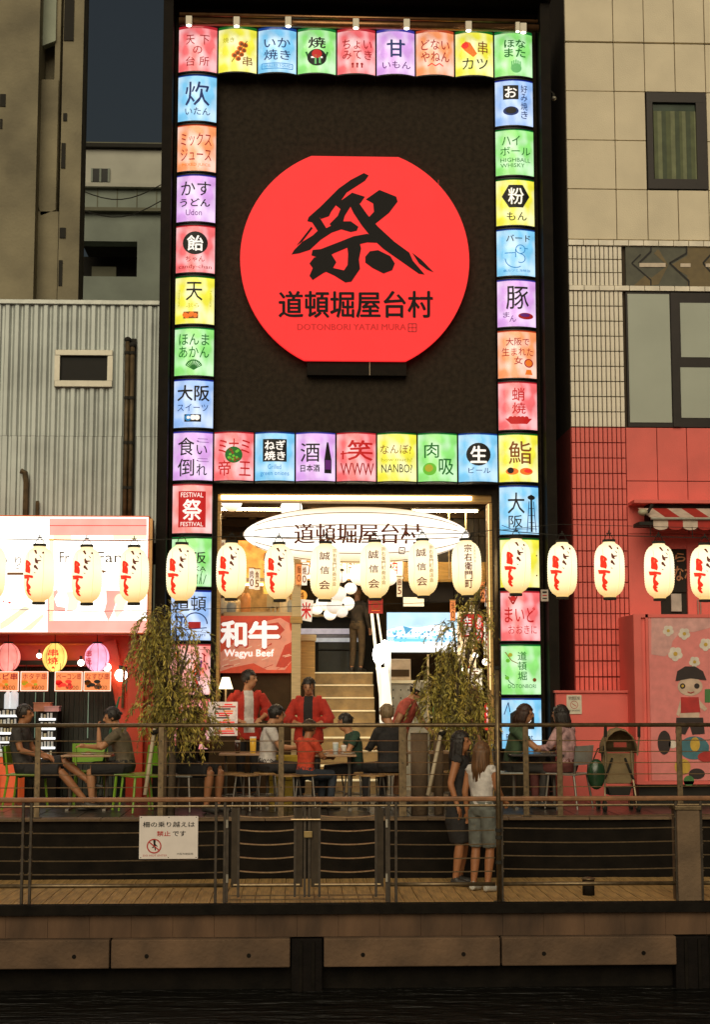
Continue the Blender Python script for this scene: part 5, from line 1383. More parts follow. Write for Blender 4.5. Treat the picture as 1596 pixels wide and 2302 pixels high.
# back counter machines and perforated panel, right of stairs
mc_ = thing('service_counter', 'grey perforated counter with kitchen machines below the screen', 'counter', (at(920, 1700, F + 1.6)[0], F + 1.6, 0))
YQ = F + 1.7
box('perforated_panel', mat('grey_panel', (.34, .31, .24), .5, .2, var=.2), mc_, at(872, 1600, YQ)[0], at(966, 1600, YQ)[0], YQ, YQ + .5, .012, az(1536, YQ))
box('worktop', M_cream, mc_, at(868, 1536, YQ)[0], at(968, 1536, YQ)[0], YQ - .04, YQ + .5, az(1535, YQ), az(1528, YQ))
mbh = MB()
for i in range(5):
    for j in range(4):
        x, z = at(884 + i * 17, 1550 + j * 18, YQ); mbh.tube((x, YQ - .003, z), (x, YQ + .002, z), .012, n=8)
mbh.build('hole', M_dark, mc_, kind='stuff')
box('machine', mat('machine_beige', (.5, .38, .26), .4, .3), mc_, at(876, 1500, YQ)[0], at(925, 1500, YQ)[0], YQ + .1, YQ + .4, az(1528, YQ), az(1480, YQ), bev=.01)
box('machine_window', M_brown, mc_, at(880, 1500, YQ)[0], at(921, 1500, YQ)[0], YQ + .09, YQ + .099, az(1520, YQ), az(1504, YQ))
box('frame', M_paleW, mc_, at(960, 1500, YQ)[0], at(964, 1500, YQ)[0], YQ - .02, YQ, az(1640, YQ), az(1470, YQ))
# right hand kiosk: shelves with bottles, posters, lit boards
ks = thing('bottle_kiosk', 'brightly lit kiosk of bottles and posters behind the right tree', 'kiosk', (at(1050, 1700, F + 1.2)[0], F + 1.2, 0))
YW = F + 1.3
k0, k1 = at(1034, 1500, YW)[0], oR - .06
box('back_board', mat('kiosk_glow_board', (.9, .75, .5), emit=.85, ecol=(1, .78, .42), var=0, evar=.6, escale=10), ks, k0, k1, YW + .3, YW + .34, .5, az(1372, YW))
box('lower_front', M_brown, ks, at(970, 1700, YW)[0], k1, YW - .1, YW + .3, .012, az(1640, YW))
for py in (1470, 1520, 1570, 1610, 1638): box('shelf', M_cream, ks, at(970 if py > 1600 else 1034, py, YW)[0], k1, YW, YW + .29, az(py, YW) - .02, az(py, YW))
random.seed(21)
nb = 0
for py in (1470, 1520, 1570, 1610, 1638):
    x = at(974 if py > 1600 else 1036, py, YW)[0]
    while x < k1 - .06:
        h_ = random.uniform(.12, .24); w_ = random.uniform(.022, .042)
        m_ = [mat('btl_amber', (.5, .2, .03), .15, emit=.2), mat('btl_green', (.08, .25, .06), .15, emit=.1), mat('btl_white', (.8, .75, .65), .3, emit=.5), mat('btl_red', (.5, .04, .02), .3, emit=.2), mat('btl_dark', (.03, .02, .015), .15)][random.randrange(5)]
        MB().lathe([(w_, 0), (w_, h_ * .6), (w_ * .35, h_ * .78), (w_ * .35, h_)], (x + w_, YW + .1, az(py, YW) + .001), 8).build('bottle', m_, ks, smooth=True); x += w_ * 2 + random.uniform(.012, .05); nb += 1
for k, (px0, py0, px1, py1, mn, tx, ik) in enumerate(((1036, 1380, 1066, 1432, 'D', '生酒', 'W'), (1068, 1380, 1086, 1445, 'r', '祭り', 'W'), (1052, 1502, 1084, 1556, 'W', '天丼', 'N'), (1088, 1396, 1104, 1470, 'W', '串', 'R'), (1090, 1580, 1106, 1640, 'r', '酒', 'W'))):
    xa, za = at(px0, py1, YW - .03); xb, zb = at(px1, py0, YW - .03)
    t_ = thing('poster', ['dark red poster lettered 生酒 at the top left of the bottle kiosk', 'narrow red poster next to the dark red one in the kiosk', 'white menu card hanging low in the bottle kiosk', 'tall white strip poster at the kiosk right edge', 'narrow red pennant low at the kiosk right edge'][k], 'poster', ((xa + xb) / 2, YW - .03, za), 'posters of the bottle kiosk')
    pb = box('sheet', INK[mn] if mn != 'W' else mat('lit_white_sheet', (.9, .84, .7), emit=.9, ecol=(1, .88, .68), var=0), t_, xa, xb, YW - .03, YW - .022, za, zb)
    box('batten', M_dark, t_, xa - .01, xb + .01, YW - .035, YW - .015, zb + .001, zb + .012)
    Print().vt(tx, .22, .08, .78, .92, ik, .03).build(flat(xa, xb, za, zb, YW - .03, .003), pb)
for (px, py, r_, lb_) in ((1093, 1487, .06, 'round white bulb at the right edge of the bottle kiosk'), (1042, 1505, .035, 'small white bulb at the left of the bottle kiosk'), (1068, 1472, .045, 'white bulb under the red posters in the kiosk')):
    globe(px, py, r_, YW - .05, lb_, 8)

mb_ = thing('added_glow_board', 'glowing cream board added behind the paper lanterns to brighten the middle of the hall', 'sign', (at(790, 1290, F + 2.9)[0], F + 2.9, az(1300, F + 2.9)))  # made-up lit board, added to brighten the hall
q0, q1 = at(682, 1300, F + 2.9), at(905, 1246, F + 2.9)
pb = box('lit_face', mat('added_board_glow', (1, .9, .7), .5, emit=1.5, ecol=(1, .86, .58), var=0, evar=.25, escale=3), mb_, q0[0], q1[0], F + 2.9, F + 2.92, q0[1], q1[1])
box('frame', M_gold, mb_, q0[0] - .03, q1[0] + .03, F + 2.925, F + 2.96, q0[1] - .03, q1[1] + .03)
pm_ = Print()
for i, tx in enumerate(('焼鳥', '串焼', '天丼', '寿司', '牛丼', '餃子', '酒')): pm_.vt(tx, .03 + i * .14, .12, .11 + i * .14, .88, 'RNrN'[i % 4], .02)
pm_.build(flat(q0[0], q1[0], q0[1], q1[1], F + 2.9, .003), pb)
random.seed(31)
for k in range(11):
    px = (500, 515, 566, 578, 672, 684, 898, 1086, 1096, 1062, 1018)[k]; py = (1236, 1240, 1300, 1302, 1290, 1292, 1318, 1330, 1340, 1350, 1372)[k]
    YY = F + .85 if px < 700 else F + 1.25
    x, z = at(px, py, YY)
    t_ = thing('menu_strip', 'narrow hanging paper menu strip, ' + ('far left of the hall, outer', 'far left of the hall, inner', 'left of the second paper lantern, outer', 'left of the second paper lantern, inner', 'on the timber post, outer', 'on the timber post, inner', 'beside the dark upper panels', 'high at the right jamb, inner', 'high at the right jamb, outer', 'above the kiosk posters', 'left above the kiosk posters')[k], 'menu strip', (x, YY, z - .14), 'paper menu strips')
    pb = box('strip', mat('strip_paper_%d' % (k % 3), [(.85, .75, .5), (.8, .3, .1), (.85, .8, .7)][k % 3], .7, emit=.55, ecol=[(1, .8, .5), (1, .3, .08), (1, .9, .75)][k % 3], var=.1), t_, x - .04, x + .04, YY, YY + .004, z - .15, z + .15)
    box('batten', M_gold, t_, x - .05, x + .05, YY - .006, YY + .012, z + .151, z + .165)
    Print().vt(('焼', '串', '肉', '魚', '麺')[k % 5] + '500'[k % 3], .15, .08, .85, .9, 'N', .03).build(flat(x - .04, x + .04, z - .15, z + .15, YY, .002), pb)
box('kitchen_fill_light', mat('kitchen_fill_glow', (1, .85, .5), emit=9, ecol=(1, .74, .36), var=0), bo, kx0 + .1, kx1 - .1, YK + .3, YK + .34, az(1313, YK), az(1309, YK))  # extra tube added to brighten the kitchen booth

# added ceiling battens that brighten the hall
for k, (px, Y, lab) in enumerate(((560, F + 1.8, 'left'), (800, F + 2.2, 'middle'), (1000, F + 1.9, 'right'))):
    x = at(px, 1130, Y)[0]
    t_ = thing('added_batten', f'added tube light brightening the hall from its ceiling, {lab} one of three', 'lamp', (x, Y, zO + .02), 'added tubes brightening the hall')
    box('tube', mat('added_batten_glow', (1, .9, .7), emit=85, ecol=(1, .74, .38), var=0), t_, x - .5, x + .5, Y - .03, Y + .03, zO - .03, zO - .004)
    box('housing', M_cream, t_, x - .52, x + .52, Y - .05, Y + .05, zO - .003, zO + .03)

# ------------------------------------------------------------------ upper railing on the promenade edge
YU = 18.12
ur = thing('upper_railing', 'cable railing with flat steel posts along the promenade edge', 'railing', (0.8, YU, 0.03))
zt = az(1629, YU)
MB().tube((-7, YU, zt), (9, YU, zt), .024, n=10).build('top_rail', M_steel, ur, smooth=True)
for py in (1664, 1689, 1714, 1740, 1768):
    z = az(py, YU)
    MB().path([(-7 + 16 * i / 12, YU + .015, z + random.uniform(-.004, .004)) for i in range(13)], .0055, 5).build('cable', M_cable, ur)
for px in (-190, 85, 362, 632, 905, 1182, 1258, 1527, 1800):
    x = at(px, 1700, YU)[0]
    w = .033 if px != 905 else .045
    MB().box(x - w, x + w, YU - .012, YU + .012, .031, zt - .02).build('post', M_steel, ur, bev=.003)
    MB().box(x - w * 1.6, x + w * 1.6, YU - .05, YU + .05, .0305, .042).build('foot_plate', M_steeld, ur)
    for py in (1664, 1714, 1768): MB().tube((x, YU - .013, az(py, YU)), (x, YU - .02, az(py, YU)), .009, n=6).build('bolt', M_steeld, ur)

# ------------------------------------------------------------------ front railing with the double gate
YF = 16.02
fr = thing('front_railing', 'near cable railing with a brown handrail on the boardwalk edge', 'railing', (0.6, YF, DECK))
M_hand = mat('brown_handrail', (.26, .12, .05), .5, .2, var=.3, scale=12)
zh, zh2, zbt = az(1795, YF), az(1810, YF), az(1987, YF)
MB().box(-6, 8.5, YF - .035, YF + .035, zh - .024, zh + .024).build('handrail', M_hand, fr, bev=.012)
MB().tube((-6, YF, zh2), (8.5, YF, zh2), .013, n=8).build('sub_rail', M_steel, fr)
cab = [1837, 1866, 1897, 1928, 1958]
secs = [(-160, 505), (874, 1112), (1126, 1520), (1576, 1760)]
for a, b in secs:
    xa, xb = at(a, 1900, YF)[0], at(b, 1900, YF)[0]
    MB().tube((xa, YF, zbt), (xb, YF, zbt), .021, n=10).build('bottom_rail', M_steel, fr, smooth=True)
    for py in cab:
        z = az(py - (5 if a > 1100 else 0), YF)
        MB().path([(xa + (xb - xa) * i / 14, YF, z - .012 * math.sin(math.pi * i / 14) * (xb - xa) / 2) for i in range(15)], .0065, 5).build('cable', M_cable, fr)
for px in (51, 69, 485, 505, -160, 874, 890, 1128, 1520, 1576):
    x = at(px, 1900, YF)[0]
    MB().box(x - .014, x + .014, YF - .022, YF + .022, DECK, zh - .025).build('post', M_steeld, fr, bev=.003)
    for py in cab: MB().tube((x - .02, YF - .012, az(py, YF)), (x + .02, YF - .012, az(py, YF)), .008, n=6).build('cable_clamp', M_steel, fr)
gt = thing('double_gate', 'closed double gate of dark flat bars and curved rods in the front railing', 'gate', (at(690, 2000, YF)[0], YF, DECK))
for (a, b) in ((520, 536), (663, 680), (699, 718), (845, 862)):
    xa, xb = at(a, 1900, YF)[0], at(b, 1900, YF)[0]
    MB().box(xa, xb, YF - .006, YF + .006, zbt - .02, zh2 - .02).build('flat_bar', mat('dark_flat_steel', (.05, .036, .022), .5, .6, var=.3), gt)
for px in (511, 536, 663, 685, 695, 718, 845, 869):
    x = at(px, 1900, YF)[0]
    MB().box(x - .012, x + .012, YF - .02, YF + .02, DECK + (0.01 if px in (511, 869) else .06), zh2 - .014).build('gate_post', M_steeld, gt)
for (a, b) in ((536, 663), (718, 845)):
    xa, xb = at(a, 1900, YF)[0], at(b, 1900, YF)[0]
    for py in (1832, 1863, 1893, 1924, 1955):
        z = az(py, YF)
        MB().path([(xa + (xb - xa) * i / 10, YF, z - .018 * math.sin(math.pi * i / 10)) for i in range(11)], .008, 6).build('rod', M_cable, gt)
    MB().tube((xa - .05, YF, zbt), (xb + .05, YF, zbt), .018, n=8).build('bottom_rail', M_steel, gt)
xa, xb = at(515, 2015, YF)[0], at(865, 2015, YF)[0]
for py in (2010, 2019): MB().tube((xa, YF - .01, az(py, YF)), (xb, YF - .01, az(py, YF)), .007, n=6).build('sill_rod', M_steel, gt)
MB().tube((at(654, 1840, YF)[0], YF - .04, az(1840, YF)), (at(720, 1840, YF)[0], YF - .04, az(1840, YF)), .011, n=8).build('latch_bar', M_cable, gt)
box('lock_box', mat('brass_lock', (.35, .25, .1), .4, .6), gt, at(683, 1872, YF)[0], at(702, 1872, YF)[0], YF - .05, YF - .021, az(1880, YF), az(1866, YF), bev=.004)
for px in (511, 869):
    for py in (1849, 1971):
        x = at(px, py, YF)[0]
        MB().tube((x, YF - .034, az(py + 9, YF)), (x, YF - .034, az(py - 9, YF)), .013, n=8).build('hinge', mat('worn_hinge', (.6, .55, .45), .4, .5), gt)
# brown concrete pillar at the right
pi_ = thing('concrete_pillar', 'square concrete pillar with a metal top plate in the front railing', 'pillar', (at(1548, 2000, 15.98)[0], 15.98, DECK))
xa, xb = at(1522, 1900, 15.98)[0], at(1574, 1900, 15.98)[0]
box('shaft', M_conc, pi_, xa, xb, 15.96, 16.2, DECK, az(1822, 15.98), bev=.01)
box('top_plate', M_steel, pi_, xa - .02, xb + .02, 15.95, 16.21, az(1821.8, 15.98), az(1812, 15.98), bev=.006)
# tall pole
tp = thing('lantern_pole', 'tall slim steel pole carrying the lantern wire at the right of the opening', 'pole', (at(1118, 2020, 15.99)[0], 15.99, DECK))
xp = at(1118, 1600, 15.99)[0]
MB().tube((xp, 15.985, DECK), (xp, 15.985, az(1500, 15.99)), .026, .024, 12).build('lower_tube', M_steel, tp, smooth=True)
MB().tube((xp, 15.985, az(1500, 15.99)), (xp, 15.985, az(1168, 15.99)), .019, .017, 12).build('upper_tube', M_steel, tp, smooth=True)
for py in (1866, 1882, 1938, 1500): MB().tube((xp, 15.985, az(py + 4, 15.99)), (xp, 15.985, az(py - 4, 15.99)), .034, n=12).build('clamp', M_dark, tp)
MB().tube((xp, 15.985, DECK), (xp, 15.985, DECK + .012), .06, n=14).build('foot', M_steeld, tp)
# white warning sign
ws = thing('warning_sign', 'white sign 柵の乗り越えは禁止です with a no climbing symbol on the front railing', 'sign', (at(379, 1930, YF - .03)[0], YF - .03, az(1930, YF - .03)))
xa, xb, za, zb = at(313, 1880, YF - .04)[0], at(445, 1880, YF - .04)[0], az(1929, YF - .04, 380), az(1833, YF - .04, 380)
pb = box('plate', mat('sign_white', (.80, .72, .66), .55, var=.05), ws, xa, xb, YF - .045, YF - .038, za, zb)
for (u, v) in ((.03, .03), (.5, .03), (.97, .03), (.03, .97), (.5, .97), (.97, .97)):
    MB().tube((xa + (xb - xa) * u, YF - .0455, zb + (za - zb) * v), (xa + (xb - xa) * u, YF - .02, zb + (za - zb) * v), .006, n=6).build('cable_tie', M_dark, ws)
wp = Print().t('柵の乗り越えは', .06, .13, .94, .26, 'k', .03).t('禁止', .3, .35, .53, .47, 'd', .03).t('です', .57, .35, .79, .47, 'k', .03)
wp.t('柵の乗り越えは', .064, .13, .944, .26, 'k', .0, 1.5)
wp.ring(.255, .7, .125, .02, 'd', 3, asp=1.37).line([(.175, .61), (.335, .79)], .02, 'd', 3.5, 1.37)
wp.disc(.26, .58, .022, 'k', 2, 1.37).line([(.26, .6), (.265, .7)], .035, 'k', 2, 1.37).line([(.265, .7), (.225, .74)], .018, 'k', 2, 1.37).line([(.265, .7), (.28, .8)], .018, 'k', 2, 1.37).line([(.26, .64), (.31, .71)], .014, 'k', 2, 1.37)
wp.t('DO NOT ENTER', .07, .9, .48, .94, 'd', .02).t('大阪市建設局', .64, .86, .92, .91, 'k', .02)
wp.build(flat(xa, xb, za, zb, YF - .045, .0015), pb)
x = at(1327, 2000, 16.4)[0]
bl = thing('deck_light', 'short black bollard light on the boardwalk behind the right railing', 'bollard', (x, 16.5, DECK))
MB().tube((x, 16.5, DECK), (x, 16.5, DECK + .16), .065, n=16).build('body', M_blackm, bl, smooth=True)
MB().ell((x, 16.5, DECK + .17), .075, .075, .02).build('lid', M_steel, bl, smooth=True)
x = at(455, 1690, 16.0)[0]

# ------------------------------------------------------------------ string of paper lanterns
YLN = 16.0
LB = mat('lantern_paper_glow', (.8, .72, .5), .6, emit=1.0, ecol=(1, .86, .55), var=0)
lt = LB.node_tree
tc_ = lt.nodes.new('ShaderNodeTexCoord'); sx_ = lt.nodes.new('ShaderNodeSeparateXYZ'); cr_ = lt.nodes.new('ShaderNodeValToRGB')
lt.links.new(tc_.outputs['Generated'], sx_.inputs[0]); lt.links.new(sx_.outputs['Z'], cr_.inputs[0])
el = cr_.color_ramp.elements
el[0].position = 0.0; el[0].color = (.85, .52, .16, 1); el[1].position = 1.0; el[1].color = (.95, .72, .36, 1)
for p_, c_ in ((.25, (.98, .78, .42, 1)), (.6, (1, .92, .68, 1)), (.85, (1, .90, .62, 1))):
    e_ = el.new(p_); e_.color = c_
lt.links.new(cr_.outputs[0], lt.nodes['Principled BSDF'].inputs['Emission Color'])  # lamp glow painted as a vertical emission ramp
LRED = mat('lantern_red_ink', (.55, .02, .008), .6, emit=.75, ecol=(.85, .03, .01), var=0)
LBRN = mat('lantern_brown_ink', (.10, .015, .006), .6, emit=.2, ecol=(.35, .04, .015), var=0)
LOCH = mat('lantern_ochre_ink', (.25, .14, .03), .6, emit=.4, ecol=(.42, .25, .06), var=0)
LCRS = mat('lantern_crease', (.6, .45, .2), .6, emit=.8, ecol=(.80, .58, .26), var=0)
rL, hL = .158, .292


def lprof(t):
    return rL * (1 - abs(t) ** 4.2) ** .5 * (1 - .04 * t * t) if abs(t) < .985 else .05


def make_lantern(kind):
    t = thing('paper_lantern', 'x', 'lantern', (0, 0, 0), 'string of white paper lanterns')
    prof = []
    n = 44
    for j in range(n + 1):
        q = -1 + 2 * j / n
        prof.append((max(.062, lprof(q) + (.0024 if j % 2 else -.0016)), hL * q))
    b = MB().lathe(prof, (0, 0, 0), 28).build('paper_shade', LB, t, smooth=True)
    for s in (-1, 1): MB().tube((0, 0, s * hL), (0, 0, s * (hL + .026)), .069, n=18).build('rim', M_dark, t)
    MB().path([(-.05, 0, hL + .02), (-.03, 0, hL + .07), (0, 0, hL + .09), (.03, 0, hL + .07), (.05, 0, hL + .02)], .004, 5).build('handle', M_dark, t)
    MB().box(-.025, .025, -.008, .008, hL + .088, hL + .098).box(-.005, .005, -.008, .008, hL + .098, hL + .125).build('clip', M_dark, t)
    p = Print()
    Z = lambda pts: [((x - 90) / 375, (y - 185) / 700) for x, y in pts]
    for ul, uh in ((.74, .66), (.20, .30)):
        p.line([(ul, .12), (ul + .015, .5), (ul - .02, .8), (uh, .97)], .012, 'lc', .5, .54)
    if kind == 'a':
        for pg in ([(135, 365), (150, 358), (185, 378), (208, 405), (212, 430), (192, 438), (203, 460), (208, 500), (198, 540), (165, 525), (138, 520), (128, 505), (132, 460), (130, 400)],
                   [(105, 548), (180, 552), (240, 565), (250, 585), (235, 600), (195, 590), (180, 604), (115, 602)],
                   [(160, 600), (198, 600), (178, 645), (180, 665), (198, 682), (217, 710), (205, 735), (187, 742), (207, 765), (190, 775), (217, 812), (200, 822), (170, 800), (148, 755), (156, 720), (148, 690), (148, 645)]):
            p.poly(Z(pg), 'lr')
        for pg in ([(235, 235), (265, 228), (288, 280), (270, 287)], [(343, 258), (362, 252), (372, 275), (350, 284)], [(310, 298), (330, 310), (345, 330), (335, 337), (326, 318)],
                   [(262, 345), (275, 332), (292, 365), (340, 366), (342, 376), (300, 386), (312, 408), (290, 412), (268, 398), (262, 370)], [(252, 432), (275, 425), (310, 480), (295, 492), (275, 472), (252, 462)], [(252, 515), (265, 527), (280, 526), (275, 536), (257, 533)]):
            p.poly(Z(pg), 'lb')
    elif kind == 'b':
        p.t('誠', .27, .15, .62, .30, 'lb', .02).t('信', .29, .42, .61, .56, 'lb', .02).t('会', .27, .68, .64, .84, 'lb', .02).vt('宗右衛門町商店会', .72, .08, .86, .78, 'lo', .02)
    else:
        p.vt('宗右衛門町', .42, .06, .68, .90, 'lb', .03).vt('大阪市中央', .76, .1, .82, .42, 'lo', .0)
    def fn(u, v, lay):
        q = (1 - 2 * v) * .97
        rr = lprof(q) + .004 + .003 * lay
        s_ = max(-.995, min(.995, (2 * u - 1) * .97 * rL / max(rr, .02)))
        s_ = max(-.97, min(.97, s_))
        return Vector((rr * s_, -rr * math.sqrt(1 - s_ * s_), hL * q))
    p.build(fn, b, cuts=8, rows=16, inks={'lr': LRED, 'lb': LBRN, 'lo': LOCH, 'lc': LCRS})
    return t


spec = [(-22, 1287, 'a', 'cut off by the left picture edge'), (88, 1290, 'a', 'before the light box\'s white half'), (195, 1292, 'a', 'in front of the Fr Fan lettering'), (301, 1292, 'a', 'over the light box\'s right edge'),
        (408, 1287, 'a', 'in front of the green and blue sign boxes'), (520, 1282, 'a', 'at the left side of the opening'), (628, 1285, 'a', 'under the left end of the long white lantern'), (731, 1284, 'b', 'nearest the globe lantern cluster, leftmost of three'),
        (843, 1281, 'b', 'above the stairs, middle of three'), (951, 1277, 'b', 'above the screen, rightmost of three'), (1049, 1276, 'c', ''), (1160, 1272, 'a', 'in front of the yellow sign box'),
        (1264, 1280, 'a', 'over the dark gap right of the sign column'), (1370, 1280, 'a', 'over the narrow red tiles'), (1482, 1283, 'a', 'left of the tan lettered doorway'), (1585, 1286, 'a', 'cut off at the right picture edge')]
protos = {}
for px, py, kd, lab in spec:
    if kd not in protos: o = protos[kd] = make_lantern(kd)
    else: o = dup(protos[kd])
    x, z = at(px, py, YLN)
    lb_ = {'a': 'paper lantern with red brush writing ' + lab, 'b': 'paper lantern lettered 誠信会 ' + lab, 'c': 'paper lantern with one black vertical column of characters, by the pole'}[kd]
    place(o, (x, YLN, z), random.uniform(-.09, .09), lb_, random.uniform(.985, 1.01))
    o.rotation_euler = (random.uniform(-.02, .02), random.uniform(-.025, .025), o.rotation_euler[2])
lw = thing('lantern_wire', 'thin wires from which the paper lanterns hang across the front', 'wire', (0, YLN, 3))
def span(pts, Y, r, nm):
    MB().path([(at(a, b, Y)[0], Y, at(a, b, Y)[1]) for a, b in pts], r, 5).build(nm, M_dark, lw)
span([(-120, 1204), (0, 1211), (88, 1213), (195, 1215), (301, 1215), (408, 1210), (520, 1205), (628, 1208), (731, 1207), (843, 1204), (951, 1200), (1049, 1199), (1118, 1190)], YLN, .005, 'upper_wire')
span([(1118, 1190), (1160, 1195), (1264, 1203), (1370, 1203), (1482, 1206), (1596, 1209), (1720, 1205)], YLN, .005, 'upper_wire')
span([(-120, 1365), (200, 1374), (560, 1366), (900, 1356), (1118, 1350)], YLN + .02, .0035, 'lower_wire')
span([(1118, 1192), (1250, 1178), (1420, 1182), (1720, 1190)], YLN + .03, .003, 'feed_wire')
for (a, b) in ((1462, 1180), (1556, 1184), (1370, 1180)):
    q = at(a, b, YLN); MB().tube((q[0], YLN, q[1]), (q[0], YLN, q[1] - .12), .004, n=4).build('drop_wire', M_dark, lw)

# ------------------------------------------------------------------ trees
M_leaf = [mat('olive_leaf', (.44, .37, .07), .55, var=.4, scale=20), mat('yellow_leaf', (.62, .48, .10), .55, var=.4, scale=20), mat('dark_leaf', (.24, .21, .05), .6, var=.4, scale=20)]
M_bark = mat('tree_bark', (.11, .08, .05), .85, var=.4, scale=14, bump=.5)
M_stake = mat('pale_bamboo_stake', (.62, .52, .36), .55, var=.15)


def tree(px, Y, top, lab, lobes, seed, stakes, posts, n=52):
    random.seed(seed)
    x = at(px, 1700, Y)[0]
    t = thing('street_tree', lab, 'tree', (x, Y, 0.01))
    zc = 1.15
    tr = MB().path([(x, Y, 0.0), (x + .015, Y, .6), (x - .02, Y + .02, 1.15), (x + .02, Y, 1.6)], [.055, .045, .04, .03], 9)
    tr.build('trunk', M_bark, t, smooth=True)
    limbs, leaves = MB(), MB()
    for (lx, ly, lr, cnt) in lobes:
        c = Vector((at(lx, ly, Y)[0], Y, at(lx, ly, Y)[1]))
        limbs.path([(x, Y, 1.0), ((x + c.x) / 2 + random.uniform(-.05, .05), Y + random.uniform(-.1, .1), (1.2 + c.z) / 2 + .1), tuple(c)], [.026, .016, .007], 6)
        for k in range(int(cnt * .46)):
            # a drooping spray with narrow leaves along it
            d = Vector((random.gauss(0, 1), random.gauss(0, 1), random.gauss(0, .8)))
            d.normalize()
            p = c + Vector((d.x * lr * random.random() ** .5, d.y * lr * .8 * random.random() ** .5, d.z * lr * 1.1 * random.random() ** .5))
            v = Vector((random.uniform(-1, 1), random.uniform(-1, 1), random.uniform(-.5, .9))).normalized()
            L = random.uniform(.22, .48)
            pts = [p]
            m = random.choices((0, 1, 2), (5, 3, 3))[0]
            for s_ in range(7):
                v = (v + Vector((0, 0, -.40))).normalized(); p = p + v * L / 7; pts.append(p)
                for q in range(3):
                    lv = (v * .9 + Vector((random.uniform(-.8, .8), random.uniform(-.8, .8), random.uniform(-1.0, .1)))).normalized()
                    sd = lv.cross(Vector((random.uniform(-1, 1), random.uniform(-1, 1), random.uniform(-1, 1)))).normalized()
                    l_, w_ = random.uniform(.045, .095), random.uniform(.005, .010)
                    b0 = p + lv * .004
                    leaves.add([b0, b0 + lv * l_ * .5 + sd * w_, b0 + lv * l_, b0 + lv * l_ * .5 - sd * w_], [(0, 1, 2, 3)], m)
            limbs.path(pts[::3] + [pts[-1]], .003, 3)
    limbs.build('branches', M_bark, t)
    leaves.build('crown', M_leaf, t)
    for k, (a, b, c_, d) in enumerate(stakes):
        q0, q1 = at(a, b, Y - .2), at(c_, d, Y - .35)
        s = thing('tree_stake', 'pale slanted wooden stake propping the ' + lab.split(' tree')[0].split()[-1] + ' tree', 'stake', (q1[0], Y - .35, q1[1]))
        MB().path([(q0[0], Y - .2, q0[1]), (q1[0], Y - .35, q1[1])], [.022, .026], 10).build('stake', M_stake, s, smooth=True)
        MB().tube((q0[0] - .02, Y - .24, q0[1] - .05), (q0[0] + .03, Y - .19, q0[1] - .03), .03, n=8).build('rope_binding', M_dark, s)
    for (a, b, w, lb2) in posts:
        xx = at(a, 1700, Y)[0]
        s = thing('timber_stake_post', lb2, 'post', (xx, Y, 0.01))
        MB().tube((xx, Y - .05, .01), (xx, Y - .05, az(b, Y)), w, n=10).build('post_shaft', M_conc, s, smooth=True)
        MB().tube((xx, Y - .05, az(b, Y)), (xx, Y - .05, az(b, Y) + .01), w * 1.04, n=10).build('post_top', M_bark, s)


tree(385, 18.75, 1340, 'bushy left tree with drooping narrow leaves in front of the sign boxes',
     [(352, 1380, .17, 60), (378, 1365, .13, 26), (350, 1440, .24, 120), (362, 1500, .25, 130), (385, 1550, .25, 120), (365, 1590, .22, 90), (410, 1610, .24, 100), (425, 1480, .22, 52), (445, 1540, .20, 60), (455, 1610, .18, 50), (330, 1430, .13, 30), (430, 1420, .16, 20), (395, 1410, .15, 30)], 5,
     [(347, 1637, 326, 1786)], [(372, 1640, .028, 'thin upright timber post beside the left tree')])
tree(1030, 18.75, 1310, 'bushy right tree with drooping narrow leaves before the bottle kiosk',
     [(1085, 1330, .11, 22), (1070, 1370, .15, 36), (1020, 1400, .14, 24), (1045, 1430, .17, 44), (1015, 1470, .17, 60), (985, 1515, .18, 70), (1030, 1520, .22, 90), (1000, 1560, .22, 100), (1050, 1570, .22, 90), (1000, 1612, .16, 60), (1035, 1620, .20, 80), (1075, 1600, .15, 40), (975, 1560, .12, 30), (1090, 1420, .10, 14), (1085, 1510, .10, 16)], 8,
     [(993, 1640, 962, 1787)], [(942, 1648, .105, 'thick round timber post right of the bucket hat man'), (985, 1640, .06, 'slimmer timber post under the right tree')])

# ------------------------------------------------------------------ people
M_skin = mat('skin_warm', (.50, .24, .12), .5, var=.08, scale=12)
M_skin2 = mat('skin_tan', (.40, .17, .075), .5, var=.08, scale=12)
M_shoe = mat('dark_shoe', (.04, .035, .03), .5)
M_shoew = mat('white_shoe', (.55, .55, .5), .5)


def cloth(nm, c, **k): return mat('cloth_' + nm, c, .85, var=k.get('var', .22), scale=k.get('scale', 14), bump=1.0, bscale=k.get('bscale', 11))


def V(*a): return Vector(a)


def stand(**o):
    J = dict(pel=V(0, 0, .95), wst=V(0, 0, 1.08), chs=V(0, 0, 1.26), nek=V(0, .01, 1.46), hed=V(0, -.02, 1.60), sL=V(.175, 0, 1.40), sR=V(-.175, 0, 1.40),
             eL=V(.24, .03, 1.13), eR=V(-.24, .03, 1.13), wL=V(.25, -.06, .89), wR=V(-.25, -.06, .89), hL=V(.085, 0, .93), hR=V(-.085, 0, .93),
             kL=V(.10, -.02, .50), kR=V(-.10, -.02, .50), aL=V(.10, .04, .09), aR=V(-.10, .04, .09), tL=V(.12, -.13, .03), tR=V(-.12, -.13, .03))
    J.update(o); return J


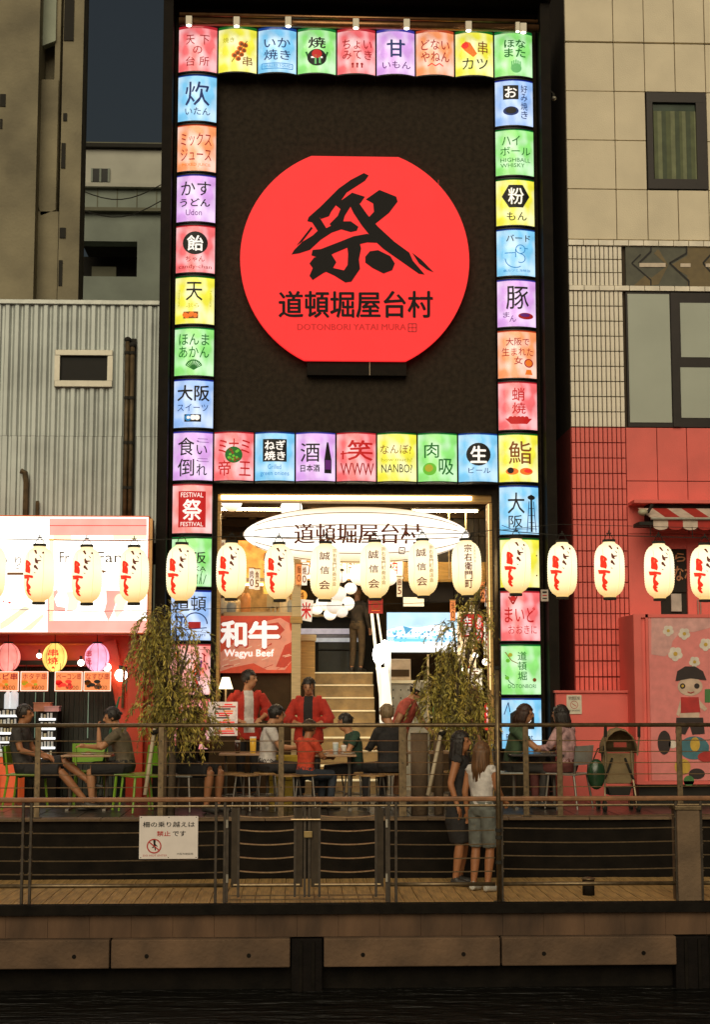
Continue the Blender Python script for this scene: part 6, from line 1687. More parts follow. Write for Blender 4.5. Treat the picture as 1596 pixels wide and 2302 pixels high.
def sit(**o):
    J = dict(pel=V(0, 0, .55), wst=V(0, -.01, .68), chs=V(0, -.03, .87), nek=V(0, -.05, 1.06), hed=V(0, -.09, 1.20), sL=V(.175, -.03, 1.0), sR=V(-.175, -.03, 1.0),
             eL=V(.23, -.15, .78), eR=V(-.23, -.15, .78), wL=V(.12, -.37, .77), wR=V(-.12, -.37, .77), hL=V(.09, -.02, .53), hR=V(-.09, -.02, .53),
             kL=V(.12, -.43, .52), kR=V(-.12, -.43, .52), aL=V(.12, -.40, .10), aR=V(-.12, -.38, .10), tL=V(.13, -.56, .03), tR=V(-.13, -.54, .03))
    J.update(o); return J


def loft(mb, rings, S, n=16, mi=1):
    """rings: (centre, rx, ry) stacked along the spine, rx along the side axis S"""
    vs = []
    for i, (c, rx, ry) in enumerate(rings):
        t = rings[min(i + 1, len(rings) - 1)][0] - rings[max(i - 1, 0)][0]
        t = t.normalized(); s = (S - t * S.dot(t)).normalized(); f = t.cross(s).normalized()
        vs += [c + s * rx * math.cos(2 * math.pi * k / n) + f * ry * math.sin(2 * math.pi * k / n) for k in range(n)]
    fs = []
    for i in range(len(rings) - 1):
        for k in range(n):
            a, b = i * n + k, i * n + (k + 1) % n
            fs.append((a, b, b + n, a + n))
    fs += [tuple(reversed(range(n))), tuple(range((len(rings) - 1) * n, len(rings) * n))]
    mb.add(vs, fs, mi)


def lerp(a, b, t): return a + (b - a) * t


def seg(mb, pts, rs, mi, n=12, sub=4):
    P, Q = [], []
    for i in range(len(pts) - 1):
        for k in range(sub):
            P.append(lerp(pts[i], pts[i + 1], k / sub)); Q.append(rs[i] + (rs[i + 1] - rs[i]) * k / sub)
    P.append(pts[-1]); Q.append(rs[-1])
    mb.path(P, Q, n, mi)


def hand(mb, w, e, mi=0, curl=.5, side=1):
    d = (w - e).normalized()
    up = V(0, 0, 1) if abs(d.z) < .8 else V(0, -1, 0)
    s = d.cross(up).normalized(); nrm = s.cross(d).normalized()
    pc = w + d * .045
    mb.path([w - d * .01, w + d * .02, w + d * .05, w + d * .085], [.024, .031, .036, .032], 10, mi, .62)
    for k, L in enumerate((.068, .078, .072, .055)):
        b = w + d * .08 + s * (k - 1.5) * .0185
        p1 = b + d * L * .45 - nrm * L * .12 * curl
        p2 = p1 + (d * .8 - nrm * .9 * curl).normalized() * L * .33
        p3 = p2 + (d * .4 - nrm * 1.4 * curl).normalized() * L * .27
        mb.path([b - d * .02, b, p1, p2, p3], [.0095, .0098, .0092, .0085, .0072], 6, mi)
    b = w + d * .03 - s * side * .03
    mb.path([b, b - s * side * .022 + d * .028, b - s * side * .028 + d * .058 - nrm * .01], [.011, .0105, .0085], 6, mi)


BODIES = []


def person(label, loc, rz, J, top, bot, skin=None, sleeve='short', legs='long', inner=None, coat=False, shoes=None, hair=((.02, .016, .013), 'short'), hyaw=0, hpitch=0, build=1.0, sc=1.0, girth=1.0, group=None, skirt=False, hat=None):
    skin = skin or M_skin; shoes = shoes or M_shoe
    root = thing('person', label, 'person', (0, 0, 0), group)
    mb = MB()
    S = (J['sL'] - J['sR']).normalized(); g = girth
    spine = [(lerp(J['pel'], J['wst'], -.62), .12 * g, .10 * g), (J['pel'], .165 * g, .125 * g), (J['wst'], .14 * g, .11 * g), (lerp(J['wst'], J['chs'], .5), .15 * g, .115 * g), (J['chs'], .168 * g, .122 * g),
             (lerp(J['chs'], J['nek'], .45), .172 * g, .112 * g), (lerp(J['chs'], J['nek'], .74), .135, .085), (lerp(J['chs'], J['nek'], .95), .07, .062)]
    fine = []
    for i in range(len(spine) - 1):
        for k in range(3):
            t = k / 3; a, b = spine[i], spine[i + 1]
            fine.append((lerp(a[0], b[0], t), a[1] + (b[1] - a[1]) * t, a[2] + (b[2] - a[2]) * t))
    fine.append(spine[-1])
    low = [f for f in fine if (f[0] - fine[0][0]).dot(J['wst'] - J['pel']) < (J['wst'] - fine[0][0]).dot(J['wst'] - J['pel']) * .62]
    loft(mb, low + [fine[len(low)]], S, mi=2)
    loft(mb, fine[len(low) - 1:], S, mi=1)
    seg(mb, [J['nek'] - (J['hed'] - J['nek']) * .35, lerp(J['nek'], J['hed'], .75)], [.062, .055], 0)
    for q in 'LR':
        s, e, w, h, k, a, t = (J[x + q] for x in 'sewhkat')
        out = (s - lerp(J['sL'], J['sR'], .5)).normalized()
        seg(mb, [s - out * .07 + V(0, 0, .0), s + out * .005], [.066, .064], 1)
        sl = {'short': (.60, 9), 'long': (1, .92), 'none': (.05, 9), 'wide': (1, .62)}[sleeve]
        if sleeve in ('short', 'none'):
            seg(mb, [s, lerp(s, e, sl[0])], [.066, .060 if sleeve == 'short' else .05], 1)
            seg(mb, [lerp(s, e, .1), e], [.048, .039], 0); seg(mb, [e, w], [.040, .026], 0)
        elif sleeve == 'long':
            seg(mb, [s, e], [.064, .049], 1); seg(mb, [e, lerp(e, w, .93)], [.049, .036], 1); seg(mb, [lerp(e, w, .8), w], [.028, .026], 0)
        else:
            seg(mb, [s, e], [.060, .082], 1); seg(mb, [e, lerp(e, w, .45)], [.080, .092], 1); seg(mb, [lerp(e, w, .2), w], [.036, .026], 0)
        hand(mb, w, e, 0, .7, 1 if q == 'L' else -1)
        cut = {'long': 1, 'shorts': .98, 'mini': .4}[legs] if not skirt else .35
        if legs == 'long':
            seg(mb, [h, k], [.092, .068], 2); seg(mb, [k, lerp(k, a, .9)], [.067, .050], 2); seg(mb, [lerp(k, a, .8), a], [.036, .034], 0)
        else:
            seg(mb, [h, lerp(h, k, cut)], [.098, .088], 2); seg(mb, [lerp(h, k, max(0, cut - .25)), k], [.068, .052], 0); seg(mb, [k, lerp(k, a, .35), a], [.052, .057, .034], 0)
        if skirt: pass
        d = (t - a); d.z = 0; d = d.normalized() if d.length > .01 else V(0, -1, 0)
        foot = [a - d * .05 - V(0, 0, .045), a + d * .02 - V(0, 0, .04), a + d * .10 - V(0, 0, .052), a + d * .18 - V(0, 0, .062)]
        mb.path(foot, [.036, .042, .042, .028], 10, 3, 1.0)
        seg(mb, [a + V(0, 0, .02), a - V(0, 0, .035)], [.037, .040], 3)
    if skirt:
        loft(mb, [(J['wst'], .14, .11), (J['pel'], .18, .15), (lerp(J['hL'], J['kL'], .5) * .5 + lerp(J['hR'], J['kR'], .5) * .5, .2, .19), ((J['kL'] + J['kR']) / 2 + V(0, 0, -.02), .17, .14)], S, mi=2)
    if coat:
        # open coat hem hanging below the waist
        loft(mb, [(J['wst'], .165 * g, .13 * g), (J['pel'], .19 * g, .145 * g), (J['pel'] - V(0, 0, .14), .20 * g, .15 * g)], S, mi=1)
    # head
    hc = J['hed']
    up = (J['hed'] - J['nek']).normalized()
    HM = Matrix.Translation(hc) @ Matrix.Rotation(hyaw, 4, 'Z') @ Matrix.Rotation(hpitch, 4, 'X')
    hm = MB()
    hm.ell((0, .008, .018), .076, .094, .100, 16, 12, 0)
    hm.ell((0, -.022, -.045), .056, .066, .070, 14, 10, 0)
    hm.path([V(0, -.086, .028), V(0, -.100, .002), V(0, -.108, -.014), V(0, -.088, -.026)], [.009, .013, .017, .010], 8, 0)
    for sd in (-1, 1):
        hm.ell((sd * .077, .008, -.005), .012, .020, .030, 8, 6, 0)
        hm.ell((sd * .034, -.078, .030), .020, .012, .008, 8, 5, 0)
    mb.v += []
    k0 = len(mb.v)
    mb.add([HM @ v for v in hm.v], hm.f, 0)
    body = mb.build('body', [skin, top, bot, shoes, inner or top], root)
    # hair
    random.seed(hash(label) % 1000 if False else len(label))
    hr_ = MB(); kind = hair[1]
    if kind != 'none':
        e = MB().ell((0, .014, .030), .089, .105, .106, 22, 15)
        keep = []
        for f in e.f:
            c = sum((e.v[i] for i in f), Vector()) / len(f)
            face_zone = c.y < -.035 and c.z < .062 and abs(c.x) < .075
            low_zone = c.z < (-.035 if kind != 'bald' else .02) and True
            if not face_zone and not low_zone and not (c.y < 0 and c.z < -.005): keep.append(f)
        vv = [v + v.normalized() * random.uniform(-.002, .007) for v in e.v]
        hr_.add(vv, keep)
        for k in range(46):
            a = random.uniform(0, 2 * math.pi); el_ = random.uniform(.15, 1.4)
            p = V(.088 * math.cos(a) * math.cos(el_), .014 + .103 * math.sin(a) * math.cos(el_), .030 + .104 * math.sin(el_))
            if p.y < -.04 and p.z < .07: continue
            q = p + V(random.uniform(-.02, .02), random.uniform(-.03, .02), -.035); q = q + (q - V(0, .014, .03)).normalized() * .008
            hr_.path([p, lerp(p, q, .5) + (p).normalized() * .006, q], [.009, .010, .003], 5)
        if kind in ('long', 'mid'):
            L = .34 if kind == 'long' else .16
            for k in range(26):
                a = R(-20 + 220 * k / 25)
                p = V(.084 * math.cos(a), .012 + .098 * math.sin(a), .0)
                q = p + V(.010 * math.cos(a) + random.uniform(-.01, .01), .02 + .01 * math.sin(a), -L * random.uniform(.85, 1.05))
                hr_.path([p + V(0, 0, .05), p, lerp(p, q, .5) + V(random.uniform(-.01, .01), .01, 0), q], [.016, .020, .020, .007], 6)
        if kind == 'bun': hr_.ell((0, .11, .07), .045, .045, .045, 12, 8)
        h = MB(); h.v = [HM @ v for v in hr_.v]; h.f = hr_.f; h.m = hr_.m
        h.build('hair', mat('hair_%02d%02d%02d' % tuple(int(c * 100) for c in hair[0]), hair[0], .45, var=.4, scale=40, stretch=(1, 1, .2), bump=.3), root, smooth=True)
    fe = MB()
    for sd in (-1, 1):
        fe.ell((sd * .031, -.080, .014), .0125, .006, .006, 8, 6)
        fe.path([V(sd * .016, -.091, .036), V(sd * .032, -.091, .041), V(sd * .048, -.082, .036)], [.003, .004, .002], 5)
    h = MB(); h.v = [HM @ v for v in fe.v]; h.f = fe.f; h.m = fe.m
    h.build('eyes', M_shoe, root, kind='stuff')
    fe = MB().path([V(-.022, -.080, -.050), V(0, -.087, -.052), V(.022, -.080, -.050)], [.003, .0055, .003], 6)
    h = MB(); h.v = [HM @ v for v in fe.v]; h.f = fe.f; h.m = fe.m
    h.build('mouth', mat('lip', (.35, .10, .08), .5), root)
    if hat:
        prof = [(.125, -.002), (.128, .0), (.098, .03), (.094, .05), (.088, .11), (.06, .124), (.01, .128)]
        e = MB().lathe([(.135, .012)] + prof[2:], (0, .01, .02), 24)
        h = MB(); h.v = [HM @ v for v in e.v]; h.f = e.f; h.m = e.m
        h.build('bucket_hat', hat, root, smooth=True)
    BODIES.append((body, [v.copy() for v in mb.v], list(mb.f), list(mb.m), inner is not None, J, S))
    place(root, loc, rz, None, sc)
    return root


def finish_bodies():
    for body, *_ in BODIES:
        m = body.modifiers.new('skin_merge', 'REMESH'); m.mode = 'VOXEL'; m.voxel_size = .0115; m.adaptivity = 0
        s = body.modifiers.new('soften', 'SMOOTH'); s.factor = .5; s.iterations = 3
    bpy.context.view_layer.update()
    dg = bpy.context.evaluated_depsgraph_get()
    for body, vs, fs, ms, inner, J, S in BODIES:
        me = bpy.data.meshes.new_from_object(body.evaluated_get(dg))
        bvh = BVHTree.FromPolygons(vs, fs)
        old = body.data
        body.modifiers.clear()
        me.materials.clear()
        for m in old.materials: me.materials.append(m)
        fwd = Vector((0, 0, 1)).cross(S) * -1
        idx = []
        for p in me.polygons:
            m = ms[bvh.find_nearest(p.center)[2]]
            if inner and m == 1:
                r = p.center - J['chs']
                if p.normal.y < -.05 and abs(r.dot(S)) < .062 + .03 * max(0, -r.z) and p.center.z > J['pel'].z - .05 and p.center.y < J['chs'].y + .02 and abs(r.dot(S)) < .11:
                    m = 4
            idx.append(m)
        me.polygons.foreach_set('material_index', idx)
        me.polygons.foreach_set('use_smooth', [True] * len(idx))
        body.data = me
        me.name = 'body'


C_red = cloth('festival_red', (.50, .035, .02), scale=10)
C_white = cloth('white', (.62, .58, .54)); C_black = cloth('black', (.022, .02, .02)); C_dgreen = cloth('dark_green', (.03, .07, .045))
C_char = cloth('charcoal', (.05, .045, .04)); C_brown = cloth('grey_brown', (.14, .11, .07)); C_jean = cloth('dark_denim', (.035, .045, .06)); C_tan = cloth('sand', (.55, .38, .2))
C_orange = cloth('orange_red', (.62, .07, .03)); C_greyden = cloth('grey_denim', (.15, .16, .14)); C_pink = cloth('pink_floral', (.50, .30, .30), var=.75, scale=7)
C_patt = cloth('red_white_pattern', (.50, .10, .07), var=.55, scale=6); C_dark2 = cloth('dark_coat', (.06, .045, .03), var=.6, scale=5)


def px_loc(px, Y, z=0.0, py=1650): return (at(px, py, Y)[0], Y, z)


person('seated man in a black shirt leaning back with legs stretched, at the far left', px_loc(66, 19.6), R(82), sit(pel=V(0, .05, .52), wst=V(0, .1, .66), chs=V(0, .13, .86), nek=V(0, .1, 1.06), hed=V(0, .06, 1.20), sL=V(.175, .12, 1.0), sR=V(-.175, .12, 1.0), eL=V(.22, .02, .75), eR=V(-.22, .04, .76), wL=V(.08, -.22, .68), wR=V(-.1, -.2, .68),
       hL=V(.09, 0, .50), hR=V(-.09, 0, .50), kL=V(.09, -.42, .62), kR=V(-.1, -.44, .50), aL=V(.05, -.78, .36), aR=V(-.08, -.78, .12), tL=V(.05, -.93, .38), tR=V(-.08, -.95, .1)), C_char, C_black, skin=M_skin2, legs='shorts', hair=((.03, .022, .016), 'short'))
person('seated person in an olive brown shirt facing left with elbows on the table', px_loc(283, 19.6), R(-85), sit(hed=V(0, -.18, 1.16), nek=V(0, -.12, 1.03), chs=V(0, -.06, .86), sL=V(.175, -.1, .97), sR=V(-.175, -.1, .97), eL=V(.2, -.32, .78), eR=V(-.2, -.3, .78), wL=V(.05, -.34, 1.0), wR=V(-.1, -.5, .80)), C_brown, C_black, legs='shorts', girth=1.08, hair=((.02, .015, .012), 'short'), hpitch=.2)
person('seated person in black with raised arm under the left tree', px_loc(418, 19.3), R(62), sit(hed=V(.02, -.14, 1.17), eR=V(-.2, -.3, .86), wR=V(-.12, -.36, 1.05), eL=V(.22, -.2, .80), wL=V(.1, -.36, .9)), C_black, C_black, skin=M_skin2, legs='shorts', girth=1.12, hair=((.03, .02, .015), 'mid'))
person('standing staff man in a red festival coat over a white tee, hands at his waist', px_loc(556, F - .25), R(12), stand(eL=V(.30, .04, 1.17), eR=V(-.31, .05, 1.15), wL=V(.15, -.13, 1.08), wR=V(-.12, -.15, 1.05), hed=V(.02, -.03, 1.60)), C_red, C_black, sleeve='wide', inner=C_white, coat=True, hyaw=R(52), hair=((.018, .013, .01), 'short'), sc=1.03)
person('staff man in a red festival coat over a black tee, looking at his hands', px_loc(694, F - .5), R(-6), stand(eL=V(.30, -.02, 1.12), eR=V(-.30, -.02, 1.12), wL=V(.06, -.26, 1.05), wR=V(-.06, -.26, 1.06), hed=V(0, -.05, 1.58)), C_red, C_black, sleeve='wide', inner=C_black, coat=True, hpitch=.25, hair=((.018, .013, .01), 'short'), sc=.98, girth=1.08)
person('seated man in a white tee with black hair facing right', px_loc(600, 19.75), R(98), sit(hed=V(0, -.13, 1.19)), C_white, C_black, hair=((.02, .014, .01), 'short'))
person('seated child in an orange red shirt seen from behind', px_loc(686, 19.35), R(128), sit(), C_orange, C_jean, skin=M_skin2, hair=((.06, .03, .015), 'short'), sc=.86)
person('seated boy in a dark green tee facing left across the table', px_loc(800, 19.9), R(-82), sit(hed=V(0, -.16, 1.17), nek=V(0, -.1, 1.04), wL=V(.1, -.45, .76), wR=V(-.1, -.45, .76)), C_dgreen, C_black, hair=((.02, .015, .012), 'short'), hpitch=.15, sc=.93)
person('man in a cream bucket hat and red patterned shirt bending over a table', px_loc(897, 20.1), R(78), stand(pel=V(0, .02, .92), wst=V(0, -.03, 1.06), chs=V(0, -.10, 1.22), nek=V(0, -.17, 1.37), hed=V(0, -.25, 1.45), sL=V(.185, -.13, 1.32), sR=V(-.185, -.13, 1.32), eL=V(.25, -.26, 1.08), eR=V(-.28, -.02, 1.08), wL=V(.16, -.42, .92), wR=V(-.20, .10, .90)),
       C_patt, C_tan, legs='shorts', shoes=M_shoe, hpitch=.5, hair=((.03, .02, .015), 'short'), hat=mat('straw_bucket_hat', (.50, .44, .33), .8, var=.2, scale=60, bump=.5), girth=1.1, sc=1.02)
person('seated person with grey blond hair and a black backpack, back to us', px_loc(880, 19.5), R(-150), sit(hed=V(0, -.12, 1.2)), C_black, C_black, skin=M_skin, hair=((.25, .17, .09), 'short'), girth=1.2, sleeve='long')
person('standing woman in a black dress with dark hair on the boardwalk', (at(1036, 1900, 17.35)[0], 17.35, DECK), R(70), stand(eL=V(.21, -.06, 1.14), wL=V(.18, -.22, 1.0), eR=V(-.22, .06, 1.14), wR=V(-.22, -.02, .9)), C_black, C_black, skin=M_skin2, sleeve='none', legs='shorts', skirt=True, hair=((.02, .014, .01), 'long'), sc=.99)
person('standing woman with long brown hair, white top and grey denim shorts on the boardwalk', (at(1084, 1900, 16.85)[0], 16.85, DECK), R(138), stand(eL=V(.22, .03, 1.14), wL=V(.24, -.04, .9), eR=V(-.21, -.04, 1.16), wR=V(-.16, -.22, 1.04)), C_white, C_greyden, skin=M_skin2, sleeve='none', legs='shorts', shoes=M_shoew, hair=((.14, .065, .025), 'long'), sc=.93)
person('seated person in a green and grey shirt leaning on the right table', px_loc(1150, 19.75), R(82), sit(hed=V(0, -.18, 1.2), nek=V(0, -.12, 1.06), chs=V(0, -.07, .88), eL=V(.2, -.32, .76), eR=V(-.2, -.32, .76), wL=V(.02, -.5, .78), wR=V(-.06, -.52, .78)), cloth('green_grey', (.07, .12, .06), var=.6, scale=4), C_char, hair=((.05, .022, .012), 'mid'), hpitch=.15)
person('seated woman in a pink floral blouse with black hair, back to us', px_loc(1275, 19.5), R(-128), sit(hed=V(0, -.1, 1.19)), C_pink, cloth('wine_skirt', (.13, .035, .03)), sleeve='long', hair=((.012, .01, .01), 'mid'), girth=1.05)
person('person in a dark patterned coat holding a card, standing on the landing', (at(803, 1500, F + 3.4)[0], F + 3.4, zl), R(150), stand(eL=V(.24, -.06, 1.16), wL=V(.14, -.26, 1.12)), C_dark2, cloth('brown_trousers', (.12, .08, .04)), sleeve='long', hair=((.3, .14, .05), 'short'), sc=.80)
person('cook in a cream jacket reaching across the upper kitchen counter', (at(512, 1380, YK + .55)[0], YK + .55, 1.40), R(20), stand(wL=V(.42, -.25, 1.22), eL=V(.30, -.08, 1.24)), cloth('cream_jacket', (.6, .5, .36)), C_black, skin=M_skin2, hair=((.02, .014, .01), 'short'))
person('person with light brown hair beside the counter behind the right tree', px_loc(1064, 20.6), R(95), stand(), cloth('dim_tan', (.2, .12, .06)), C_char, hair=((.22, .11, .045), 'mid'), sc=.9)
finish_bodies()

# ------------------------------------------------------------------ tables, chairs, things on them
M_ttop = mat('table_top_laminate', (.42, .25, .13), .35, var=.2, scale=5, coat=.3)
M_leg = mat('dull_steel_leg', (.22, .2, .17), .4, .7)


def table(px, Y, w, d, lab, top=M_ttop, z=.70):
    x = at(px, 1700, Y)[0]
    t = thing('cafe_table', lab, 'table', (x, Y, .01), 'tables on the promenade')
    box('table_top', top, t, x - w / 2, x + w / 2, Y - d / 2, Y + d / 2, z - .025, z, bev=.005)
    for sx in (-1, 1):
        MB().tube((x + sx * (w / 2 - .08), Y, .03), (x + sx * (w / 2 - .08), Y, z - .026), .022, n=8).build('leg', M_leg, t)
        MB().box(x + sx * (w / 2 - .08) - .02, x + sx * (w / 2 - .08) + .02, Y - d / 2 + .05, Y + d / 2 - .05, .01, .035).build('foot', M_leg, t)
    return x, Y, z


T1 = table(200, 19.65, .62, .6, 'small table between the two diners at the left')
T2 = table(555, 20.0, .7, .6, 'table with a beer glass in front of the staff man in the white tee')
T3 = table(745, 19.6, .62, .6, 'table between the orange shirted child and the boy in green')
T4 = table(1200, 19.65, .68, .6, 'dark table between the diners by the blue sign box', mat('dark_table', (.05, .04, .035), .4))
T5 = table(960, 20.4, .9, .6, 'table the bucket hat man is bending over')


def stool(lab):
    t = thing('metal_stool', lab, 'stool', (0, 0, 0), 'metal stools of the terrace')
    MB().tube((0, 0, .435), (0, 0, .455), .17, n=20).build('seat', mat('stool_seat_timber', (.45, .26, .1), .4, var=.2, coat=.3), t)
    for a in range(45, 405, 90):
        c, s = math.cos(R(a)), math.sin(R(a))
        MB().tube((c * .13, s * .13, .435), (c * .19, s * .19, .01), .011, n=6).build('leg', M_leg, t)
    MB().path([(.165 * math.cos(R(a)), .165 * math.sin(R(a)), .17) for a in range(0, 361, 30)], .007, 5).build('foot_ring', M_leg, t)
    return t


def chair(lab, col_m, name='chair', group='green plastic chairs', frame=None):
    t = thing(name, lab, 'chair', (0, 0, 0), group)
    fm = frame or col_m
    MB().box(-.21, .21, -.21, .21, .43, .455).build('seat', col_m, t, bev=.01)
    pts = []
    b = MB()
    n = 10
    vs, fs = [], []
    for i in range(n + 1):
        a = R(-40 + 80 * i / n); x = .23 * math.sin(a) / math.sin(R(40)); y = .21 + .05 * math.cos(a) - .04
        vs += [(x, y, .56), (x, y + .03, .80), (x, y + .018, .56), (x, y + .048, .80)]
    for i in range(n):
        q = 4 * i
        fs += [(q, q + 4, q + 5, q + 1), (q + 2, q + 3, q + 7, q + 6), (q + 1, q + 5, q + 7, q + 3), (q, q + 2, q + 6, q + 4)]
    b.add(vs, fs); b.build('backrest', col_m, t, smooth=False)
    for sx in (-1, 1):
        MB().tube((sx * .18, .19, .43), (sx * .2, .225, .8), .016, n=6).build('back_post', fm, t)
        MB().tube((sx * .18, -.18, .43), (sx * .21, -.22, .01), .017, .013, 6).build('leg', fm, t)
        MB().tube((sx * .18, .18, .43), (sx * .21, .24, .01), .017, .013, 6).build('leg', fm, t)
    return t


M_lime = mat('lime_plastic', (.22, .42, .03), .4, var=.1, coat=.2)
c0 = chair('lime green plastic chair under the leaning man at the left', M_lime)
place(c0, px_loc(62, 19.62, .01), R(82))
for px, Y, rz, lab in ((205, 20.15, 10, 'lime green chair pushed in behind the small left table'), (322, 19.2, -60, 'empty lime green chair beside the slanted stake of the left tree'), (296, 19.65, -85, 'lime green chair under the olive shirted diner')):
    place(dup(c0), px_loc(px, Y, .01), R(rz), lab)
M_stripe = mat('pale_grey_slat_seat', (.4, .42, .38), .5)
c1 = chair('grey metal chair under the person in black by the left tree', M_stripe, 'metal_chair', 'metal chairs of the terrace', M_leg)
place(c1, px_loc(415, 19.3, .01), R(62))
for px, Y, rz, lab in ((1150, 19.75, 82, 'metal chair under the person in green and grey'), (1275, 19.5, -128, 'metal chair under the woman in pink')):
    place(dup(c1), px_loc(px, Y, .01), R(rz), lab)
s0 = stool('timber topped stool under the seated child in orange')
place(s0, px_loc(686, 19.35, .01))
for px, Y, lab in ((800, 19.9, 'stool under the boy in the dark green tee'), (880, 19.5, 'stool under the grey blond haired backpack wearer'), (600, 19.75, 'stool under the man in the white tee'), (1215, 20.3, 'stool behind the dark right table'), (650, 19.2, 'empty stool left of the seated child in orange'), (520, 19.7, 'empty stool under the left end of the beer table'), (555, 19.35, 'empty stool in front of the beer table'), (745, 20.3, 'stool behind the child and boy\'s table'), (838, 19.2, 'empty stool left of the backpack wearer'), (1010, 20.0, 'stool beside the thick post near the right tree')):
    place(dup(s0), px_loc(px, Y, .01), random.uniform(0, 1.5), lab)


def glass(x, Y, z, lab, m, h=.14, r=.035, nm='beer_glass', cat='glass'):
    t = thing(nm, lab, cat, (x, Y, z))
    MB().lathe([(r * .85, 0), (r, h)], (x, Y, z), 12).build('vessel', m, t, smooth=True)
    MB().lathe([(r * 1.02, 0), (r * 1.02, .02)], (x, Y, z + h + .0005), 12).build('top', mat('foam_white', (.8, .75, .65), .6, emit=.15), t)
    return t


M_beer = mat('beer_gold', (.6, .32, .03), .15, emit=.25, ecol=(.9, .5, .05))
glass(T2[0] + .08, T2[1] - .1, T2[2], 'tall glass of golden beer with foam on the staff side table', M_beer, .19, .042)
glass(T2[0] - .12, T2[1] - .05, T2[2], 'dark drink glass left of the beer', mat('cola', (.05, .02, .01), .15), .14)
glass(T3[0] + .05, T3[1] - .1, T3[2], 'clear glass of water on the child and boy\'s table', mat('clear_drink', (.5, .55, .5), .1, emit=.1), .13)
glass(T3[0] + .16, T3[1] + .05, T3[2], 'small pale cup right of the water glass', mat('pale_cup', (.7, .65, .55), .3), .09)
glass(T4[0] - .05, T4[1] - .1, T4[2], 'small blue lit drink cup on the dark right table', mat('blue_cup', (.1, .3, .6), .2, emit=.3, ecol=(.1, .5, .9)), .08)
for (T, dx, lab) in ((T3, -.12, 'white plate of food before the child in orange'), (T3, .2, 'white plate of food before the boy in green'), (T1, .0, 'shallow plate on the small left table'), (T4, .15, 'pale tray with food on the dark right table')):
    t = thing('plate', lab, 'plate', (T[0] + dx, T[1] - .05, T[2]), 'plates on the terrace tables')
    MB().lathe([(.05, 0), (.10, .015), (.095, .017), (.045, .006)], (T[0] + dx, T[1] - .05, T[2]), 18).build('dish', mat('china', (.7, .66, .58), .3), t, smooth=True)
    MB().ell((T[0] + dx, T[1] - .05, T[2] + .02), .05, .05, .018, 10, 6).build('food', mat('fried_food', (.4, .2, .05), .7), t)
# yellow beer crates behind the front table
for k in range(2):
    x = at(640, 1680, 20.5)[0]; zc_ = .012 + .32 * k
    bc = thing('beer_crate', 'yellow plastic bottle crate, ' + ('lower' if k == 0 else 'upper') + ' of a stack of two between the staff men', 'crate', (x, 20.5, zc_), 'stack of yellow crates')
    M_y = mat('crate_yellow', (.62, .42, .03), .5, var=.12)
    for a in ((x - .2, x + .2, 20.3, 20.32), (x - .2, x + .2, 20.68, 20.7), (x - .2, x - .18, 20.321, 20.679), (x + .18, x + .2, 20.321, 20.679)):
        box('side_wall', M_y, bc, *a, zc_, zc_ + .31, bev=.004)
    box('base', M_y, bc, x - .179, x + .179, 20.321, 20.679, zc_, zc_ + .02)
x = at(500, 1650, 20.6)[0]
pc_ = thing('standing_menu_case', 'glass sided menu case with pale prints at the left foot of the opening', 'display', (x, 20.6, .01))
box('case_body', M_brown, pc_, x - .18, x + .18, 20.6, 20.9, .01, .9)
pb = box('menu_face', mat('menu_pale', (.6, .5, .42), .4, emit=.35, ecol=(1, .75, .6), var=.5, scale=14), pc_, x - .2, x + .2, 20.57, 20.599, .9, 1.35)
mp_ = Print()
for i in range(14): mp_.rect(random.uniform(.06, .6), .06 + i * .065, random.uniform(.65, .94), .10 + i * .065, 'rDKO'[i % 4])
mp_.build(flat(x - .2, x + .2, .9, 1.35, 20.57, .002), pb)
lp_ = thing('floor_lamp', 'small warm lamp with a white shade beside the staff man in the white tee', 'lamp', (x + .02, 21.0, .01))
MB().tube((x + .02, 21.0, .02), (x + .02, 21.0, 1.55), .012).build('pole', M_paleW, lp_)
MB().lathe([(.10, 1.52), (.05, 1.68)], (x + .02, 21.0, 0), 16).build('shade', mat('lamp_shade_glow', (1, .85, .6), emit=2.2, ecol=(1, .82, .5), var=0), lp_, smooth=True)
# green umbrella pole between the left diners
q0, q1 = at(259, 1600, 19.9), at(237, 1690, 19.9)
gp = thing('folded_umbrella', 'thin green folded umbrella leaning behind the small left table', 'umbrella', (q1[0], 19.9, q1[1]))
MB().path([(q0[0] + .05, 19.9, q0[1] + .2), (q0[0], 19.9, q0[1]), (q1[0], 19.9, q1[1]), (q1[0] - .12, 19.9, .02)], [.01, .018, .016, .006]).build('rolled_canopy', mat('umbrella_green', (.02, .16, .09), .5), gp)

# stroller
x = at(1388, 1720, 19.3)[0]; Y = 19.3
sr = thing('stroller', 'beige folding stroller with black straps standing before the red wall', 'stroller', (x, Y, .01))
M_frs = mat('stroller_frame', (.5, .4, .25), .35, .6); M_can = mat('stroller_canvas', (.23, .165, .08), .85, var=.25, bump=.3)
cn = MB()
vs = []
for i in range(9):
    a = R(180 * i / 8)
    for (yy, k) in ((Y - .22, 1.0), (Y + .0, 1.08), (Y + .18, .9)):
        vs.append((x + .22 * k * math.cos(a), yy, .72 + .30 * k * math.sin(a)))
fs = [(3 * i + j, 3 * i + j + 1, 3 * i + j + 4, 3 * i + j + 3) for i in range(8) for j in range(2)]
fs.append(tuple(3 * i + 2 for i in range(9)))
cn.add(vs, fs); o = cn.build('canopy', M_can, sr, smooth=True)
so = o.modifiers.new('thick', 'SOLIDIFY'); so.thickness = .012
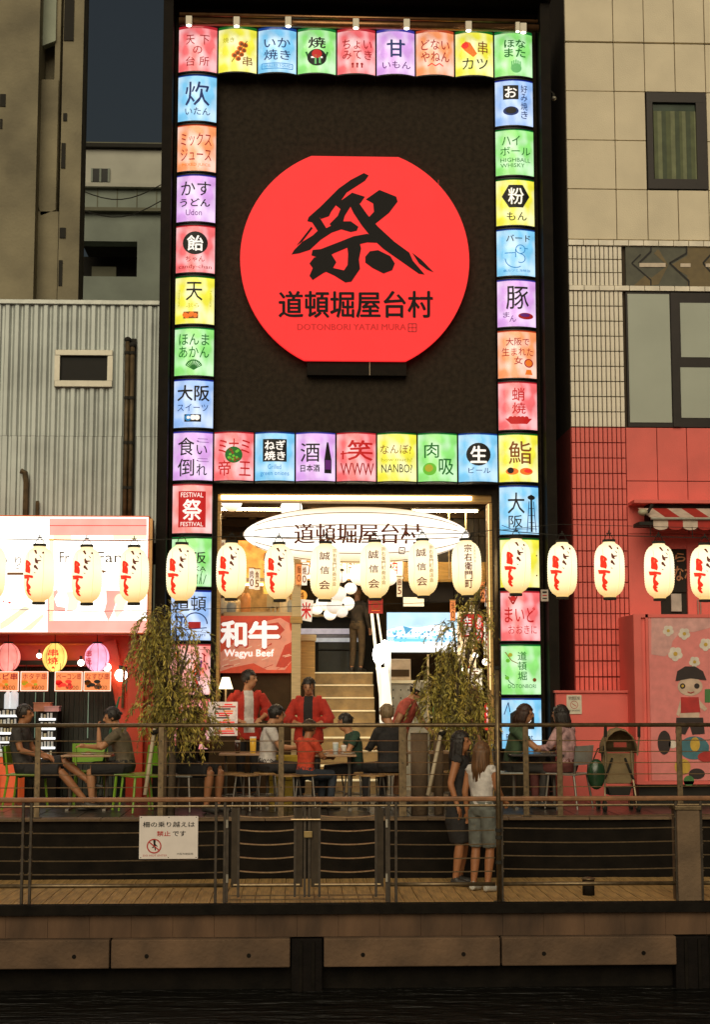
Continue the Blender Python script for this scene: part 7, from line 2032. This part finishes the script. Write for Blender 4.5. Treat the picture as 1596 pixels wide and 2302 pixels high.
MB().prism([(x - .21, .72), (x + .21, .72), (x + .19, .42), (x + .15, .34), (x - .15, .34), (x - .19, .42)], Y - .06, Y + .0).build('seat_back', M_can, sr, bev=.01)
box('window_flap', mat('stroller_red', (.35, .05, .03), .7), sr, x - .09, x + .07, Y - .235, Y - .225, .80, .86)
for sx in (-1, 1):
    MB().path([(x + sx * .16, Y - .1, .75), (x + sx * .18, Y - .08, .40), (x + sx * .20, Y - .18, .08)], .012, 8).build('frame_tube', M_frs, sr)
    MB().path([(x + sx * .2, Y - .25, .7), (x + sx * .22, Y - .3, .95), (x + sx * .21, Y - .32, 1.08)], .012, 8).build('frame_tube', M_frs, sr)
    MB().path([(x + sx * .21, Y - .32, .93), (x + sx * .21, Y - .33, 1.10)], .02, 8).build('handle_grip', M_dark, sr)
    MB().path([(x + sx * .08, Y - .08, .66), (x + sx * .14, Y - .09, .5), (x + sx * .19, Y - .08, .38)], .014, 6).build('strap', M_dark, sr)
    for yy in (Y - .2, Y + .22):
        w_ = MB().tube((x + sx * .21 - .018, yy, .075), (x + sx * .21 + .018, yy, .075), .072, n=18).build('wheel', M_dark, sr, smooth=False)
        MB().tube((x + sx * .21 - .021, yy, .075), (x + sx * .21 + .021, yy, .075), .03, n=12).build('hub', M_frs, w_)
MB().tube((x - .19, Y - .1, .3), (x + .19, Y - .1, .3), .014, n=8).build('cross_bar', M_dark, sr)
MB().prism([(x - .15, .3), (x + .15, .3), (x + .12, .2), (x - .12, .2)], Y - .12, Y + .15).build('basket', M_dark, sr)
gb_ = thing('green_bag', 'dark glossy green bag hanging on the left side of the stroller', 'bag', (x - .32, Y - .25, .35))
MB().ell((x - .32, Y - .25, .47), .115, .07, .19, 16, 12).build('bag_body', mat('green_vinyl', (.02, .06, .025), .25, var=.3, coat=.5), gb_, smooth=True)
MB().path([(x - .36, Y - .25, .63), (x - .30, Y - .26, .78), (x - .22, Y - .26, .82), (x - .25, Y - .25, .63)], .008, 6).build('bag_strap', M_dark, gb_)

for nm_ in GL:
    if nm_ in MATS: MATS[nm_].node_tree.nodes['Principled BSDF'].inputs['Specular IOR Level'].default_value = .12
